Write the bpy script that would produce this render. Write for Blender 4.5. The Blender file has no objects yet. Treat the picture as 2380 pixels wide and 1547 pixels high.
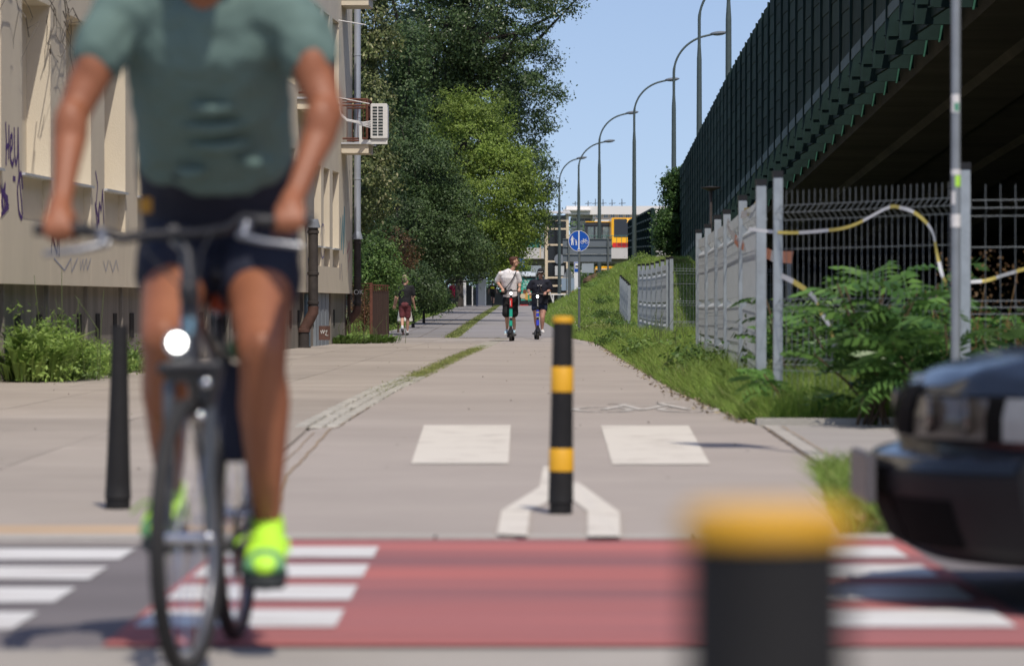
import bpy, bmesh, math, random
import numpy as np
from mathutils import Vector, Matrix

SC = bpy.context.scene
COL = SC.collection
R = math.radians
random.seed(7)
RNG = np.random.default_rng(7)

# ------------------------------------------------------------------ camera
CAM_H, FPX = 0.92, 8800.0          # eye height (m), focal length in pixels of a 2380 px wide picture
cam = bpy.data.cameras.new('camera')
cam.lens = FPX / 2380 * 36
cam.sensor_width = 36
cam.clip_start, cam.clip_end = 0.3, 5000
cam.dof.use_dof = True
cam.dof.focus_distance = 94
cam.dof.aperture_fstop = 4.1
camo = bpy.data.objects.new('camera', cam)
COL.objects.link(camo)
camo.location = (0, 0, CAM_H)
camo.rotation_euler = (R(90 - 0.446), 0, 0)
SC.camera = camo

# ------------------------------------------------------------------ sky and sun
SUN = Vector((0.18, -0.60, 1.0)).normalized()
world = bpy.data.worlds.new('World')
SC.world = world
world.use_nodes = True
wn = world.node_tree.nodes
sky = wn.new('ShaderNodeTexSky')
sky.sky_type = 'NISHITA'
sky.sun_disc = False
sky.sun_elevation = math.asin(SUN.z)
sky.sun_rotation = math.atan2(SUN.x, SUN.y)
sky.air_density, sky.dust_density, sky.ozone_density = 1.0, 1.0, 2.2
tcd = wn.new('ShaderNodeTexCoord')
lift = wn.new('ShaderNodeMapping')          # the city's low haze layer is thin: read the whole dome a little higher up
lift.inputs['Location'].default_value = (0, 0, 0.1)
world.node_tree.links.new(tcd.outputs['Generated'], lift.inputs[0])
world.node_tree.links.new(lift.outputs[0], sky.inputs[0])
bg = wn['Background']
bg.inputs['Strength'].default_value = 0.145
tint = wn.new('ShaderNodeMix')               # slightly hazier, less cyan air
tint.data_type, tint.blend_type = 'RGBA', 'MULTIPLY'
tint.inputs['Factor'].default_value = 1
tint.inputs['B'].default_value = (1.04, 0.955, 0.985, 1)
world.node_tree.links.new(sky.outputs[0], tint.inputs['A'])
world.node_tree.links.new(tint.outputs['Result'], bg.inputs[0])
sl = bpy.data.lights.new('sun', 'SUN')
sl.energy = 3.55
sl.angle = R(0.55)
sl.color = (1.0, 0.925, 0.82)
so = bpy.data.objects.new('sun', sl)
COL.objects.link(so)
so.rotation_euler = (-SUN).to_track_quat('-Z', 'Y').to_euler()
so.location = (8, -30, 40)
SC.view_settings.view_transform = 'Standard'
SC.view_settings.look = 'None'
SC.view_settings.gamma = 1
SC.view_settings.exposure = 0.0
SC.render.engine = 'CYCLES'
SC.cycles.use_denoising = True
SC.cycles.max_bounces = 7
SC.cycles.transparent_max_bounces = 8
SC.cycles.caustics_reflective = False
SC.cycles.caustics_refractive = False

# ------------------------------------------------------------------ helpers
LOC = {}                                     # world position of every parent


def at(px, py, Y):
    """point seen at (px, py) of the 2380 x 1547 picture, at depth Y"""
    return Vector(((px - 1190) * Y / FPX, Y, CAM_H - (py - 705) * Y / FPX))


def xat(px, Y):
    return (px - 1190) * Y / FPX


def zat(py, Y):
    return CAM_H - (py - 705) * Y / FPX


def smooth(a, b, x):
    t = np.clip((x - a) / (b - a), 0, 1)
    return t * t * (3 - 2 * t)


def zg(x, y):
    """terrain height"""
    base = 0.0045 * np.clip(y - 100, 0, 165)
    emb = np.minimum(np.clip((x - 1.75) * 0.62, 0, 9), 2.5) * smooth(108, 160, y) * (1 - smooth(205, 235, y))
    return base + emb


def tag(o, label=None, cat=None, group=None, kind=None):
    if label: o['label'] = label
    if cat: o['category'] = cat
    if group: o['group'] = group
    if kind: o['kind'] = kind
    return o


def thing(name, loc, label, cat, group=None):
    o = bpy.data.objects.new(name, None)
    o.empty_display_size = 0.2
    COL.objects.link(o)
    o.location = loc
    LOC[o] = Vector(loc)
    return tag(o, label, cat, group)


def link_mesh(name, me, mat, parent=None, shade=False, org=None):
    """verts are world coordinates; shift them into the parent's frame (or to org for a top-level mesh)"""
    o = bpy.data.objects.new(name, me)
    COL.objects.link(o)
    ref = LOC[parent] if parent is not None else (Vector(org) if org is not None else Vector((0, 0, 0)))
    if ref.length > 0:
        me.transform(Matrix.Translation(-ref))
    if parent is not None:
        o.parent = parent
        LOC[o] = LOC[parent]
    else:
        o.location = ref
        LOC[o] = ref.copy()
    if mat is not None:
        me.materials.append(mat)
    if shade:
        me.polygons.foreach_set('use_smooth', [True] * len(me.polygons))
    return o


def piece(name, me, pos, parent, rot=None, scale=None):
    """one of many alike pieces that share mesh data"""
    o = bpy.data.objects.new(name, me)
    COL.objects.link(o)
    o.parent = parent
    o.location = Vector(pos) - LOC[parent]
    if rot: o.rotation_euler = rot
    if scale: o.scale = scale
    return o


class MB:
    def __init__(self):
        self.v, self.f = [], []

    def add(self, vs, fs):
        n = len(self.v)
        self.v.extend([tuple(p) for p in vs])
        self.f.extend([tuple(i + n for i in q) for q in fs])
        return self

    def hexa(self, c):
        """8 corners: bottom loop 0-3 counter-clockwise, top loop 4-7"""
        return self.add(c, [(3, 2, 1, 0), (4, 5, 6, 7), (0, 1, 5, 4), (1, 2, 6, 5), (2, 3, 7, 6), (3, 0, 4, 7)])

    def box(self, x0, x1, y0, y1, z0, z1):
        return self.hexa([(x0, y0, z0), (x1, y0, z0), (x1, y1, z0), (x0, y1, z0),
                          (x0, y0, z1), (x1, y0, z1), (x1, y1, z1), (x0, y1, z1)])

    def quad(self, a, b, c, d):
        return self.add([a, b, c, d], [(0, 1, 2, 3)])

    def poly(self, pts):
        return self.add(pts, [tuple(range(len(pts)))])

    def tube(self, pts, rad, n=8, caps=True, flat=None):
        pts = [Vector(p) for p in pts]
        if not hasattr(rad, '__len__'): rad = [rad] * len(pts)
        base = len(self.v)
        up = None
        for i, p in enumerate(pts):
            t = (pts[min(i + 1, len(pts) - 1)] - pts[max(i - 1, 0)]).normalized()
            if up is None:
                a = Vector((0, 0, 1)) if abs(t.z) < 0.9 else Vector((0, 1, 0))
                up = (a - t * a.dot(t)).normalized()
            else:
                up = (up - t * up.dot(t))
                up = up.normalized() if up.length > 1e-6 else t.orthogonal().normalized()
            s = t.cross(up)
            for k in range(n):
                a = 2 * math.pi * k / n
                self.v.append(tuple(p + (s * math.cos(a) + up * math.sin(a) * (flat or 1)) * rad[i]))
        for i in range(len(pts) - 1):
            for k in range(n):
                a, b = base + i * n + k, base + i * n + (k + 1) % n
                self.f.append((a, b, b + n, a + n))
        if caps:
            self.f.append(tuple(base + k for k in range(n))[::-1])
            e = base + (len(pts) - 1) * n
            self.f.append(tuple(e + k for k in range(n)))
        return self

    def lathe(self, prof, c=(0, 0, 0), n=20, axis='z'):
        """profile [(radius, height)]"""
        base = len(self.v)
        c = Vector(c)
        for r, h in prof:
            for k in range(n):
                a = 2 * math.pi * k / n
                d = Vector((r * math.cos(a), r * math.sin(a), h))
                if axis == 'y': d = Vector((d.x, h, d.y))
                if axis == 'x': d = Vector((h, d.x, d.y))
                self.v.append(tuple(c + d))
        for i in range(len(prof) - 1):
            for k in range(n):
                a, b = base + i * n + k, base + i * n + (k + 1) % n
                q = (a, b, b + n, a + n)
                self.f.append(q if axis != 'y' else q[::-1])
        for e, rev in ((base, True), (base + (len(prof) - 1) * n, False)):
            q = tuple(e + k for k in range(n))
            self.f.append(q[::-1] if rev != (axis == 'y') else q)
        return self

    def torus(self, c, R0, r0, M=None, n=40, m=8):
        base = len(self.v)
        for i in range(n):
            a = 2 * math.pi * i / n
            for j in range(m):
                b = 2 * math.pi * j / m
                p = Vector((r0 * math.sin(b), (R0 + r0 * math.cos(b)) * math.cos(a), (R0 + r0 * math.cos(b)) * math.sin(a)))
                if M: p = M @ p
                self.v.append(tuple(Vector(c) + p))
        for i in range(n):
            for j in range(m):
                self.f.append((base + i * m + j, base + ((i + 1) % n) * m + j, base + ((i + 1) % n) * m + (j + 1) % m, base + i * m + (j + 1) % m))
        return self

    def ball(self, c, r, n=10, m=8, M=None):
        r = (r, r, r) if not hasattr(r, '__len__') else r
        base = len(self.v)
        c = Vector(c)
        for i in range(m + 1):
            th = math.pi * i / m
            for k in range(n):
                ph = 2 * math.pi * k / n
                d = Vector((r[0] * math.sin(th) * math.cos(ph), r[1] * math.sin(th) * math.sin(ph), r[2] * math.cos(th)))
                if M: d = M @ d
                self.v.append(tuple(c + d))
        for i in range(m):
            for k in range(n):
                a, b = base + i * n + k, base + i * n + (k + 1) % n
                self.f.append((a, a + n, b + n, b))
        return self

    def limb(self, pr, n=12):
        """chain of tapered capsules [(point, radius), ...]"""
        for i, (p, r) in enumerate(pr):
            self.ball(p, r, n, 8)
            if i:
                q, s = pr[i - 1]
                self.tube([q, p], [s, r], n)
        return self

    def mesh(self, name):
        me = bpy.data.meshes.new(name)
        me.from_pydata(self.v, [], self.f)
        me.update()
        return me

    def build(self, name, mat, parent=None, shade=False, org=None, bevel=0):
        me = self.mesh(name)
        if bevel:
            bm = bmesh.new()
            bm.from_mesh(me)
            bmesh.ops.remove_doubles(bm, verts=bm.verts, dist=1e-5)
            es = [e for e in bm.edges if len(e.link_faces) == 2 and e.calc_face_angle(0) > 0.5]
            bmesh.ops.bevel(bm, geom=es, offset=bevel, segments=2, affect='EDGES', clamp_overlap=True)
            bm.to_mesh(me)
            bm.free()
        return link_mesh(name, me, mat, parent, shade, org)


def auto_smooth(o, ang=35):
    me = o.data
    me.polygons.foreach_set('use_smooth', [True] * len(me.polygons))
    me.set_sharp_from_angle(angle=R(ang))
    return o


def np_mesh(name, v, f):
    """v (N,3) float, f (M,k) int: fast mesh"""
    me = bpy.data.meshes.new(name)
    k = f.shape[1]
    me.vertices.add(len(v))
    me.vertices.foreach_set('co', np.ascontiguousarray(v, dtype=np.float32).ravel())
    me.loops.add(f.size)
    me.loops.foreach_set('vertex_index', np.ascontiguousarray(f, dtype=np.int32).ravel())
    me.polygons.add(len(f))
    me.polygons.foreach_set('loop_start', np.arange(0, f.size, k, dtype=np.int32))
    me.update(calc_edges=True)
    return me


def remeshed(name, mb, mat, parent, voxel=0.01, it=6, fac=0.5, org=None, noise=0.0, nscale=0.12):
    """union of overlapping closed pieces as one continuous smooth skin"""
    me = mb.mesh(name)
    tmp = bpy.data.objects.new(name + '_tmp', me)
    COL.objects.link(tmp)
    m = tmp.modifiers.new('remesh', 'REMESH')
    m.mode = 'VOXEL'
    m.voxel_size = voxel
    s = tmp.modifiers.new('smooth', 'SMOOTH')
    s.factor, s.iterations = fac, it
    dg = bpy.context.evaluated_depsgraph_get()
    out = bpy.data.meshes.new_from_object(tmp.evaluated_get(dg))
    bpy.data.objects.remove(tmp)
    out.name = name
    if noise:
        n = len(out.vertices)
        co = np.empty(n * 3, np.float32); out.vertices.foreach_get('co', co)
        no = np.empty(n * 3, np.float32); out.vertices.foreach_get('normal', no)
        co, no = co.reshape(-1, 3), no.reshape(-1, 3)
        from mathutils import noise as NZ
        d = np.array([NZ.noise(Vector(p) / nscale) + 0.5 * NZ.noise(Vector(p) / (nscale * 0.45)) for p in co])
        co = co + no * (d * noise)[:, None]
        out.vertices.foreach_set('co', co.astype(np.float32).ravel())
        out.update()
    out.materials.clear()
    return link_mesh(name, out, mat, parent, True, org)


# ------------------------------------------------------------------ materials
MATS = {}


def srgb(r, g, b):
    return tuple(((c / 255) / 12.92 if c / 255 <= 0.04045 else ((c / 255 + 0.055) / 1.055) ** 2.4) for c in (r, g, b))


def M(name, col, rough=0.8, var=0.18, scale=3.0, bump=0.0, bscale=60.0, metal=0.0, spec=0.4, col2=None, stretch=(1, 1, 1), emit=0.0, coat=0.0, contrast=0.25, island=0.0, ramp=None, speck=0.0):
    """principled surface with two octaves of colour variation in world space and fine relief"""
    if name in MATS: return MATS[name]
    m = bpy.data.materials.new(name)
    m.use_nodes = True
    nt = m.node_tree
    N, L = nt.nodes, nt.links
    b = N['Principled BSDF']
    b.inputs['Roughness'].default_value = rough
    b.inputs['Metallic'].default_value = metal
    b.inputs['Specular IOR Level'].default_value = spec
    b.inputs['Coat Weight'].default_value = coat
    b.inputs['Coat Roughness'].default_value = 0.05
    geo = N.new('ShaderNodeNewGeometry')
    mp = N.new('ShaderNodeMapping')
    mp.inputs['Scale'].default_value = stretch
    L.new(geo.outputs['Position'], mp.inputs[0])
    nz = N.new('ShaderNodeTexNoise')
    nz.inputs['Scale'].default_value = scale
    nz.inputs['Detail'].default_value = 7
    nz.inputs['Roughness'].default_value = 0.62
    L.new(mp.outputs[0], nz.inputs['Vector'])
    rp = N.new('ShaderNodeValToRGB')
    rp.color_ramp.elements[0].position = 0.5 - contrast
    rp.color_ramp.elements[1].position = 0.5 + contrast
    c2 = col2 or tuple(min(1, c * (1 + var)) for c in col)
    c1 = tuple(c * (1 - var) for c in col) if not col2 else col
    rp.color_ramp.elements[0].color = (*c1, 1)
    rp.color_ramp.elements[1].color = (*c2, 1)
    if ramp:
        rp.color_ramp.elements[0].position, rp.color_ramp.elements[1].position = ramp
    L.new(nz.outputs['Fac'], rp.inputs[0])
    out = rp.outputs[0]
    if speck:
        n3 = N.new('ShaderNodeTexNoise')
        n3.inputs['Scale'].default_value = 0.16
        n3.inputs['Detail'].default_value = 9
        n3.inputs['Roughness'].default_value = 0.75
        L.new(mp.outputs[0], n3.inputs['Vector'])
        r3 = N.new('ShaderNodeMapRange')
        r3.inputs['From Min'].default_value, r3.inputs['From Max'].default_value = 0.3, 0.7
        r3.inputs['To Min'].default_value, r3.inputs['To Max'].default_value = 1 - speck, 1 + speck * .6
        L.new(n3.outputs['Fac'], r3.inputs[0])
        m3 = N.new('ShaderNodeMix')
        m3.data_type, m3.blend_type = 'RGBA', 'MULTIPLY'
        m3.inputs['Factor'].default_value = 1
        L.new(out, m3.inputs['A'])
        L.new(r3.outputs[0], m3.inputs['B'])
        out = m3.outputs['Result']
    if island:
        mx = N.new('ShaderNodeMix')
        mx.data_type = 'RGBA'
        mx.blend_type = 'MULTIPLY'
        mx.inputs['Factor'].default_value = 1
        mr = N.new('ShaderNodeMapRange')
        mr.inputs['To Min'].default_value, mr.inputs['To Max'].default_value = 1 - island, 1 + island
        oi = N.new('ShaderNodeObjectInfo')
        L.new(oi.outputs['Random'], mr.inputs[0])
        L.new(out, mx.inputs['A'])
        L.new(mr.outputs[0], mx.inputs['B'])
        out = mx.outputs['Result']
    L.new(out, b.inputs['Base Color'])
    if emit:
        L.new(out, b.inputs['Emission Color'])
        b.inputs['Emission Strength'].default_value = emit
    if bump:
        n2 = N.new('ShaderNodeTexNoise')
        n2.inputs['Scale'].default_value = bscale
        n2.inputs['Detail'].default_value = 4
        L.new(mp.outputs[0], n2.inputs['Vector'])
        bp = N.new('ShaderNodeBump')
        bp.inputs['Strength'].default_value = bump
        bp.inputs['Distance'].default_value = 0.02
        L.new(n2.outputs['Fac'], bp.inputs['Height'])
        L.new(bp.outputs[0], b.inputs['Normal'])
    MATS[name] = m
    return m


def LEAF(name, c1, c2, trans=0.35, rough=0.5, c3=None):
    """leaf surface: every leaf has its own tone, light passes through it"""
    if name in MATS: return MATS[name]
    m = bpy.data.materials.new(name)
    m.use_nodes = True
    nt = m.node_tree
    N, L = nt.nodes, nt.links
    b = N['Principled BSDF']
    b.inputs['Roughness'].default_value = rough
    b.inputs['Specular IOR Level'].default_value = 0.35
    geo = N.new('ShaderNodeNewGeometry')
    rp = N.new('ShaderNodeValToRGB')
    rp.color_ramp.elements[0].color = (*c1, 1)
    rp.color_ramp.elements[1].color = (*c2, 1)
    if c3:
        e = rp.color_ramp.elements.new(0.86)
        e.color = (*c2, 1)
        rp.color_ramp.elements[2].color = (*c3, 1)
    L.new(geo.outputs['Random Per Island'], rp.inputs[0])
    nz = N.new('ShaderNodeTexNoise')
    nz.inputs['Scale'].default_value = 0.9
    nz.inputs['Detail'].default_value = 3
    L.new(geo.outputs['Position'], nz.inputs['Vector'])
    mr = N.new('ShaderNodeMapRange')
    mr.inputs['From Min'].default_value, mr.inputs['From Max'].default_value = 0.3, 0.7
    mr.inputs['To Min'].default_value, mr.inputs['To Max'].default_value = 0.6, 1.35
    L.new(nz.outputs['Fac'], mr.inputs[0])
    mx = N.new('ShaderNodeMix')
    mx.data_type = 'RGBA'
    mx.blend_type = 'MULTIPLY'
    mx.inputs['Factor'].default_value = 1
    L.new(rp.outputs[0], mx.inputs['A'])
    L.new(mr.outputs[0], mx.inputs['B'])
    L.new(mx.outputs['Result'], b.inputs['Base Color'])
    tr = N.new('ShaderNodeBsdfTranslucent')
    L.new(mx.outputs['Result'], tr.inputs['Color'])
    ms = N.new('ShaderNodeMixShader')
    ms.inputs[0].default_value = trans
    L.new(b.outputs[0], ms.inputs[1])
    L.new(tr.outputs[0], ms.inputs[2])
    L.new(ms.outputs[0], N['Material Output'].inputs['Surface'])
    MATS[name] = m
    return m


def GLASS(name, col=(0.02, 0.025, 0.03), rough=0.04, trans=0.0):
    if name in MATS: return MATS[name]
    m = bpy.data.materials.new(name)
    m.use_nodes = True
    b = m.node_tree.nodes['Principled BSDF']
    b.inputs['Base Color'].default_value = (*col, 1)
    b.inputs['Roughness'].default_value = rough
    b.inputs['Specular IOR Level'].default_value = 0.6
    b.inputs['Transmission Weight'].default_value = trans
    MATS[name] = m
    return m


def EMIT(name, col, s):
    if name in MATS: return MATS[name]
    m = bpy.data.materials.new(name)
    m.use_nodes = True
    b = m.node_tree.nodes['Principled BSDF']
    b.inputs['Base Color'].default_value = (*col, 1)
    b.inputs['Emission Color'].default_value = (*col, 1)
    b.inputs['Emission Strength'].default_value = s
    MATS[name] = m
    return m


def text(name, s, size, pos, rot, mat, parent, ext=0.004, align='CENTER', sx=1.0):
    cu = bpy.data.curves.new(name, 'FONT')
    cu.body, cu.size, cu.extrude = s, size, ext
    cu.align_x, cu.align_y = align, 'CENTER'
    tmp = bpy.data.objects.new(name + '_tmp', cu)
    COL.objects.link(tmp)
    dg = bpy.context.evaluated_depsgraph_get()
    me = bpy.data.meshes.new_from_object(tmp.evaluated_get(dg))
    bpy.data.objects.remove(tmp)
    me.materials.clear()
    me.transform(Matrix.Translation(Vector(pos)) @ rot.to_4x4() @ Matrix.Diagonal((sx, 1, 1, 1)))
    return link_mesh(name, me, mat, parent)


FACING = Matrix(((1, 0, 0), (0, 0, -1), (0, 1, 0)))      # text in the XZ plane read from -Y

black_plastic = M('black_plastic', (0.018, 0.018, 0.02), 0.5, 0.3, 8, 0.1)
galv = M('galvanised_steel', (0.33, 0.37, 0.40), 0.5, 0.16, 9, 0.05, metal=0.35)
dark_metal = M('dark_metal', (0.03, 0.03, 0.032), 0.4, 0.2, 10, metal=0.3)
white_paint = M('white_paint', (0.72, 0.71, 0.69), 0.6, 0.06, 6)
chrome = M('bright_metal', (0.65, 0.66, 0.68), 0.18, 0.05, 10, metal=1.0)
rubber = M('rubber', (0.022, 0.021, 0.02), 0.75, 0.25, 30, 0.15)
bark = M('bark', (0.055, 0.045, 0.036), 0.9, 0.35, 6, 0.6, 20, stretch=(1, 1, 0.25))
# ------------------------------------------------------------------ ground, road, paths
asph_path = M('cycle_path_asphalt', srgb(168, 159, 151), 0.95, 0.09, 0.55, 0.35, 90, contrast=0.3, speck=0.13, spec=.2)
asph_far = M('far_path_asphalt', srgb(146, 142, 140), 0.95, 0.1, 1.0, 0.35, 90, speck=0.12, spec=.2)
slab_near = M('pavement_concrete', srgb(163, 154, 144), 0.95, 0.11, 0.5, 0.3, 70, contrast=0.3, island=0.075, speck=0.18, spec=.2)
slab_far = M('far_pavement_concrete', srgb(136, 132, 129), 0.95, 0.12, 0.9, 0.3, 70, island=0.05, speck=0.15, spec=.2)
asph_road = M('road_asphalt', srgb(118, 113, 114), 0.95, 0.13, 0.7, 0.4, 100, stretch=(0.4, 2.2, 1), contrast=0.3, speck=0.15, spec=.2)
joint = M('joint_dirt', srgb(140, 132, 124), 0.95, 0.3, 4)
sandy = M('sandy_tactile_paving', srgb(183, 160, 134), 0.95, 0.1, 1.6, 0.3, 60, spec=.2)
kerbm = M('kerb_concrete', srgb(172, 167, 159), 0.95, 0.1, 1.2, 0.3, 60, spec=.2)
redm = M('red_crossing_paint', srgb(138, 99, 102), 0.95, 0.1, 0.9, 0.35, 100, col2=srgb(184, 112, 107), stretch=(0.09, 1.35, 1), contrast=0.13, speck=0.2, spec=.2)
markm = M('worn_white_marking', srgb(178, 170, 160), 0.95, 0.06, 2.6, 0.2, 60, col2=srgb(208, 202, 191), ramp=(.30, .47), spec=.2)
zebram = M('zebra_white_marking', srgb(176, 170, 166), 0.95, 0.06, 3.2, 0.2, 60, stretch=(0.5, 2, 1), col2=srgb(207, 206, 203), ramp=(.31, .50), spec=.2)
fadedm = M('faded_white_marking', srgb(192, 187, 180), 0.85, 0.1, 6, 0.2, 60, contrast=0.2)
soil = M('ground_soil', (0.085, 0.095, 0.04), 0.95, 0.35, 1.5, 0.6, 20)
dirt = M('dirt_crack', srgb(148, 128, 104), 0.95, 0.3, 5, 0.4, 40, contrast=0.2)


def sheet(name, xl, xr, ys, dz, mat, kind='structure', parent=None, nx=1, follow=True):
    """strip of ground between xl(y) and xr(y)"""
    mb = MB()
    n = nx + 1
    for y in ys:
        a, b = xl(y) if callable(xl) else xl, xr(y) if callable(xr) else xr
        for i in range(n):
            x = a + (b - a) * i / nx
            mb.v.append((x, y, (float(zg(x, y)) if follow else 0) + dz))
    for j in range(len(ys) - 1):
        for i in range(nx):
            a = j * n + i
            mb.f.append((a, a + 1, a + n + 1, a + n))
    o = mb.build(name, mat, parent)
    if kind and parent is None: o['kind'] = kind
    return o


def lerp_pts(pts):
    ys = [p[0] for p in pts]
    xs = [p[1] for p in pts]
    return lambda y: float(np.interp(y, ys, xs))


# terrain
gx = np.concatenate([np.linspace(-1500, -60, 8), np.linspace(-40, 0, 14), np.linspace(1, 9, 24), np.linspace(10, 60, 14), np.linspace(120, 1500, 6)])
gy = np.concatenate([np.linspace(-300, -10, 5), np.linspace(0, 96, 25), np.linspace(100, 270, 80), np.linspace(290, 600, 12), np.linspace(800, 3500, 6)])
GX, GY = np.meshgrid(gx, gy)
gv = np.stack([GX.ravel(), GY.ravel(), zg(GX, GY).ravel() - 0.03], 1)
nx_ = len(gx)
ii, jj = np.meshgrid(np.arange(nx_ - 1), np.arange(len(gy) - 1))
a_ = (jj * nx_ + ii).ravel()
gf = np.stack([a_, a_ + 1, a_ + nx_ + 1, a_ + nx_], 1)
tag(link_mesh('ground', np_mesh('ground', gv, gf), soil, None, True), kind='structure')

strip_x = lerp_pts([(14.8, -1.05), (20, -1.30), (28.6, -1.45), (33.5, -1.42), (40.5, -1.36), (49, -1.19), (64.8, -0.95), (90, -0.45), (101, -0.2)])   # centre of the sett strip
strip2_x = lerp_pts([(103, -1.62), (150, -1.50), (235, -1.15), (300, -1.0)])
right_x = lerp_pts([(14.8, 1.30), (16.4, 1.38), (20.6, 1.66), (21.6, 1.74), (28, 1.86), (31, 1.77), (40, 1.70), (65, 1.80), (88, 1.95), (100, 1.55), (150, 1.2), (300, 1.6)])
ys1 = list(np.linspace(14.96, 101, 90))
ys2 = list(np.linspace(101, 300, 60))
tag(sheet('near_apron', -30, 30, [-6, 2, 6, 10.1], 0.0, M('near_apron_asphalt', srgb(164, 158, 150), 0.95, 0.09, 0.8, 0.35, 80, speck=0.12, spec=.2)), kind='structure')
sheet('road', -40, 40, [10.1, 12.4, 14.42], -0.004, asph_road)
sheet('gutter', -40, 40, [14.42, 14.72], 0.0, M('gutter_concrete', srgb(150, 143, 137), 0.9, 0.1, 1.0, 0.3, 60))
kb = thing('kerb', (0, 14.85, 0), 'flush concrete kerb along the far side of the road', 'kerb')
kb['kind'] = 'structure'
km = MB().box(-0.495, 0.495, -0.12, 0.12, -0.1, 0.012).mesh('kerb_stone')
km.materials.append(kerbm)
for i in range(-10, 11):
    piece('kerb_stone', km, (i * 1.0 + 0.2, 14.85, 0.0 + random.uniform(-.003, .004)), kb)
cyc = sheet('cycle_path', lambda y: strip_x(y) + (-0.04 if y < 28 else 0.17), right_x, ys1, 0.004, asph_path, nx=2)
sheet('far_cycle_path', lambda y: strip2_x(y) + 0.2, right_x, ys2, 0.006, asph_far, nx=2)
ped = sheet('pavement', -9, lambda y: strip_x(y) - (0.05 if y < 28 else 0.15), ys1, -0.006, joint, nx=2)
pedf = sheet('far_pavement', lambda y: -3.75 - 0.1 * math.sin(y * .13), lambda y: strip2_x(y) - 0.2, ys2, -0.002, joint, nx=2)
# side paving on the right, and the crossing driveway
sheet('side_pavement', lambda y: right_x(y) + 0.14, 9.0, [20.9, 22, 24, 26, 28.6], 0.0, M('side_pavement_concrete', srgb(158, 153, 148), 0.95, 0.1, 0.8, 0.3, 60, spec=.2))
edge = MB()
for y in np.arange(20.6, 28.0, 0.96):
    for s in (0,):
        x0, x1 = right_x(y), right_x(y + 0.95)
        edge.hexa([(x0 + .02, y, -.05), (x0 + .12, y, -.05), (x1 + .12, y + .94, -.05), (x1 + .02, y + .94, -.05),
                   (x0 + .02, y, .012), (x0 + .12, y, .012), (x1 + .12, y + .94, .012), (x1 + .02, y + .94, .012)])
tag(edge.build('edging_kerb', kerbm, None, org=(1.75, 15.3, 0)), 'narrow concrete edging along the near right side of the cycle path', 'kerb', kind='structure')
sk = thing('verge_kerb', (2.5, 28.9, 0), 'broken concrete kerb along the grass verge by the fence', 'kerb')
sk['kind'] = 'structure'
km2 = MB().box(-0.44, 0.44, -0.07, 0.07, -0.1, 0.06).mesh('kerb_stone')
km2.materials.append(kerbm)
for i in range(7):
    piece('kerb_stone', km2, (2.3 + i * 0.93, 28.85 + 0.02 * (i % 2), random.uniform(-.015, .01)), sk, rot=(0, 0, random.uniform(-.02, .02)))
sl1 = MB().box(1.93, 2.62, 29.6, 31.0, -0.05, 0.05).build('loose_slab', kerbm, None, org=(2.2, 30, 0), bevel=.01)
tag(sl1, 'pale loose concrete slab at the corner of the grass verge', 'slab')

# pavement slabs (large cast bays with dirty joints)
def slab_row(parent, mat, y0, y1, x0f, x1f, w, dz, n_max):
    pass
n_s = 0
y = 15.62
row = 0
while y < 100.6:
    L_ = 2.9 if y < 40 else 3.6
    y1 = min(y + L_, 100.8)
    lo, hi = -7.2 if y < 40 else -6.0, None
    nb = 4
    for k in range(nb):
        def xb(yy, kk):
            r_ = strip_x(yy) - (0.05 if yy < 28 else 0.15) - 0.012
            return lo + (r_ - lo) * kk / nb
        g = 0.004
        c = [(xb(y, k) + g, y + g), (xb(y, k + 1) - g, y + g), (xb(y1, k + 1) - g, y1 - g), (xb(y1, k) + g, y1 - g)]
        t = 0.003 + random.uniform(0, .002)
        MB().hexa([(px, py, -.05) for px, py in c] + [(px, py, t) for px, py in c]).build('slab', slab_near, ped)
        n_s += 1
    y = y1
    row += 1
y = 101.2
while y < 300:
    L_ = 2.0 if y < 160 else 6
    y1 = min(y + L_, 300)
    for k in range(3):
        def xb2(yy, kk):
            l_, r_ = -3.7, strip2_x(yy) - 0.22
            return l_ + (r_ - l_) * kk / 3
        g = 0.02
        c = [(xb2(y, k) + g, y + g), (xb2(y, k + 1) - g, y + g), (xb2(y1, k + 1) - g, y1 - g), (xb2(y1, k) + g, y1 - g)]
        t = 0.006 + random.uniform(0, .006)
        MB().hexa([(px, py, float(zg(px, py)) - .05) for px, py in c] + [(px, py, float(zg(px, py)) + t) for px, py in c]).build('slab', slab_far, pedf)
    y = y1
# sandy tactile band by the left crossing
tb = sheet('tactile_band', -9, -1.1, [14.98, 15.6], 0.008, sandy)

# red crossing, zebra, markings
sheet('red_crossing', -1.10, 1.50, [10.15, 10.5, 14.35, 14.72], 0.004, redm)
zc = thing('pedestrian_crossing', (-3, 12.5, 0), 'white zebra stripes across the grey road beside the red crossing', 'crossing')
zc['kind'] = 'structure'
for yc in (13.93, 12.95, 11.98, 11.0):
    MB().quad((-5.6, yc - .3, 0), (-1.415, yc - .3, 0), (-1.415, yc + .3, 0), (-5.6, yc + .3, 0)).build('stripe', zebram, zc)
    for (xa, xb_) in ((-1.08, -0.50), (0.88, 1.43)):
        pass
bc = thing('cycle_crossing_blocks', (0, 12.5, 0), 'rows of white blocks edging the red cycle crossing', 'crossing')
bc['kind'] = 'structure'
for yc in (13.93, 12.95, 11.98, 11.0):
    for (xa, xb_) in ((-1.07, -0.50), (0.88, 1.43)):
        MB().quad((xa, yc - .3, .008), (xb_, yc - .3, .008), (xb_, yc + .3, .008), (xa, yc + .3, .008)).build('block', zebram, bc)
mk = thing('path_markings', (0.3, 25, 0), 'worn white blocks and symbols painted on the cycle path', 'marking')
mk['kind'] = 'structure'
ZM = 0.009
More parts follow.
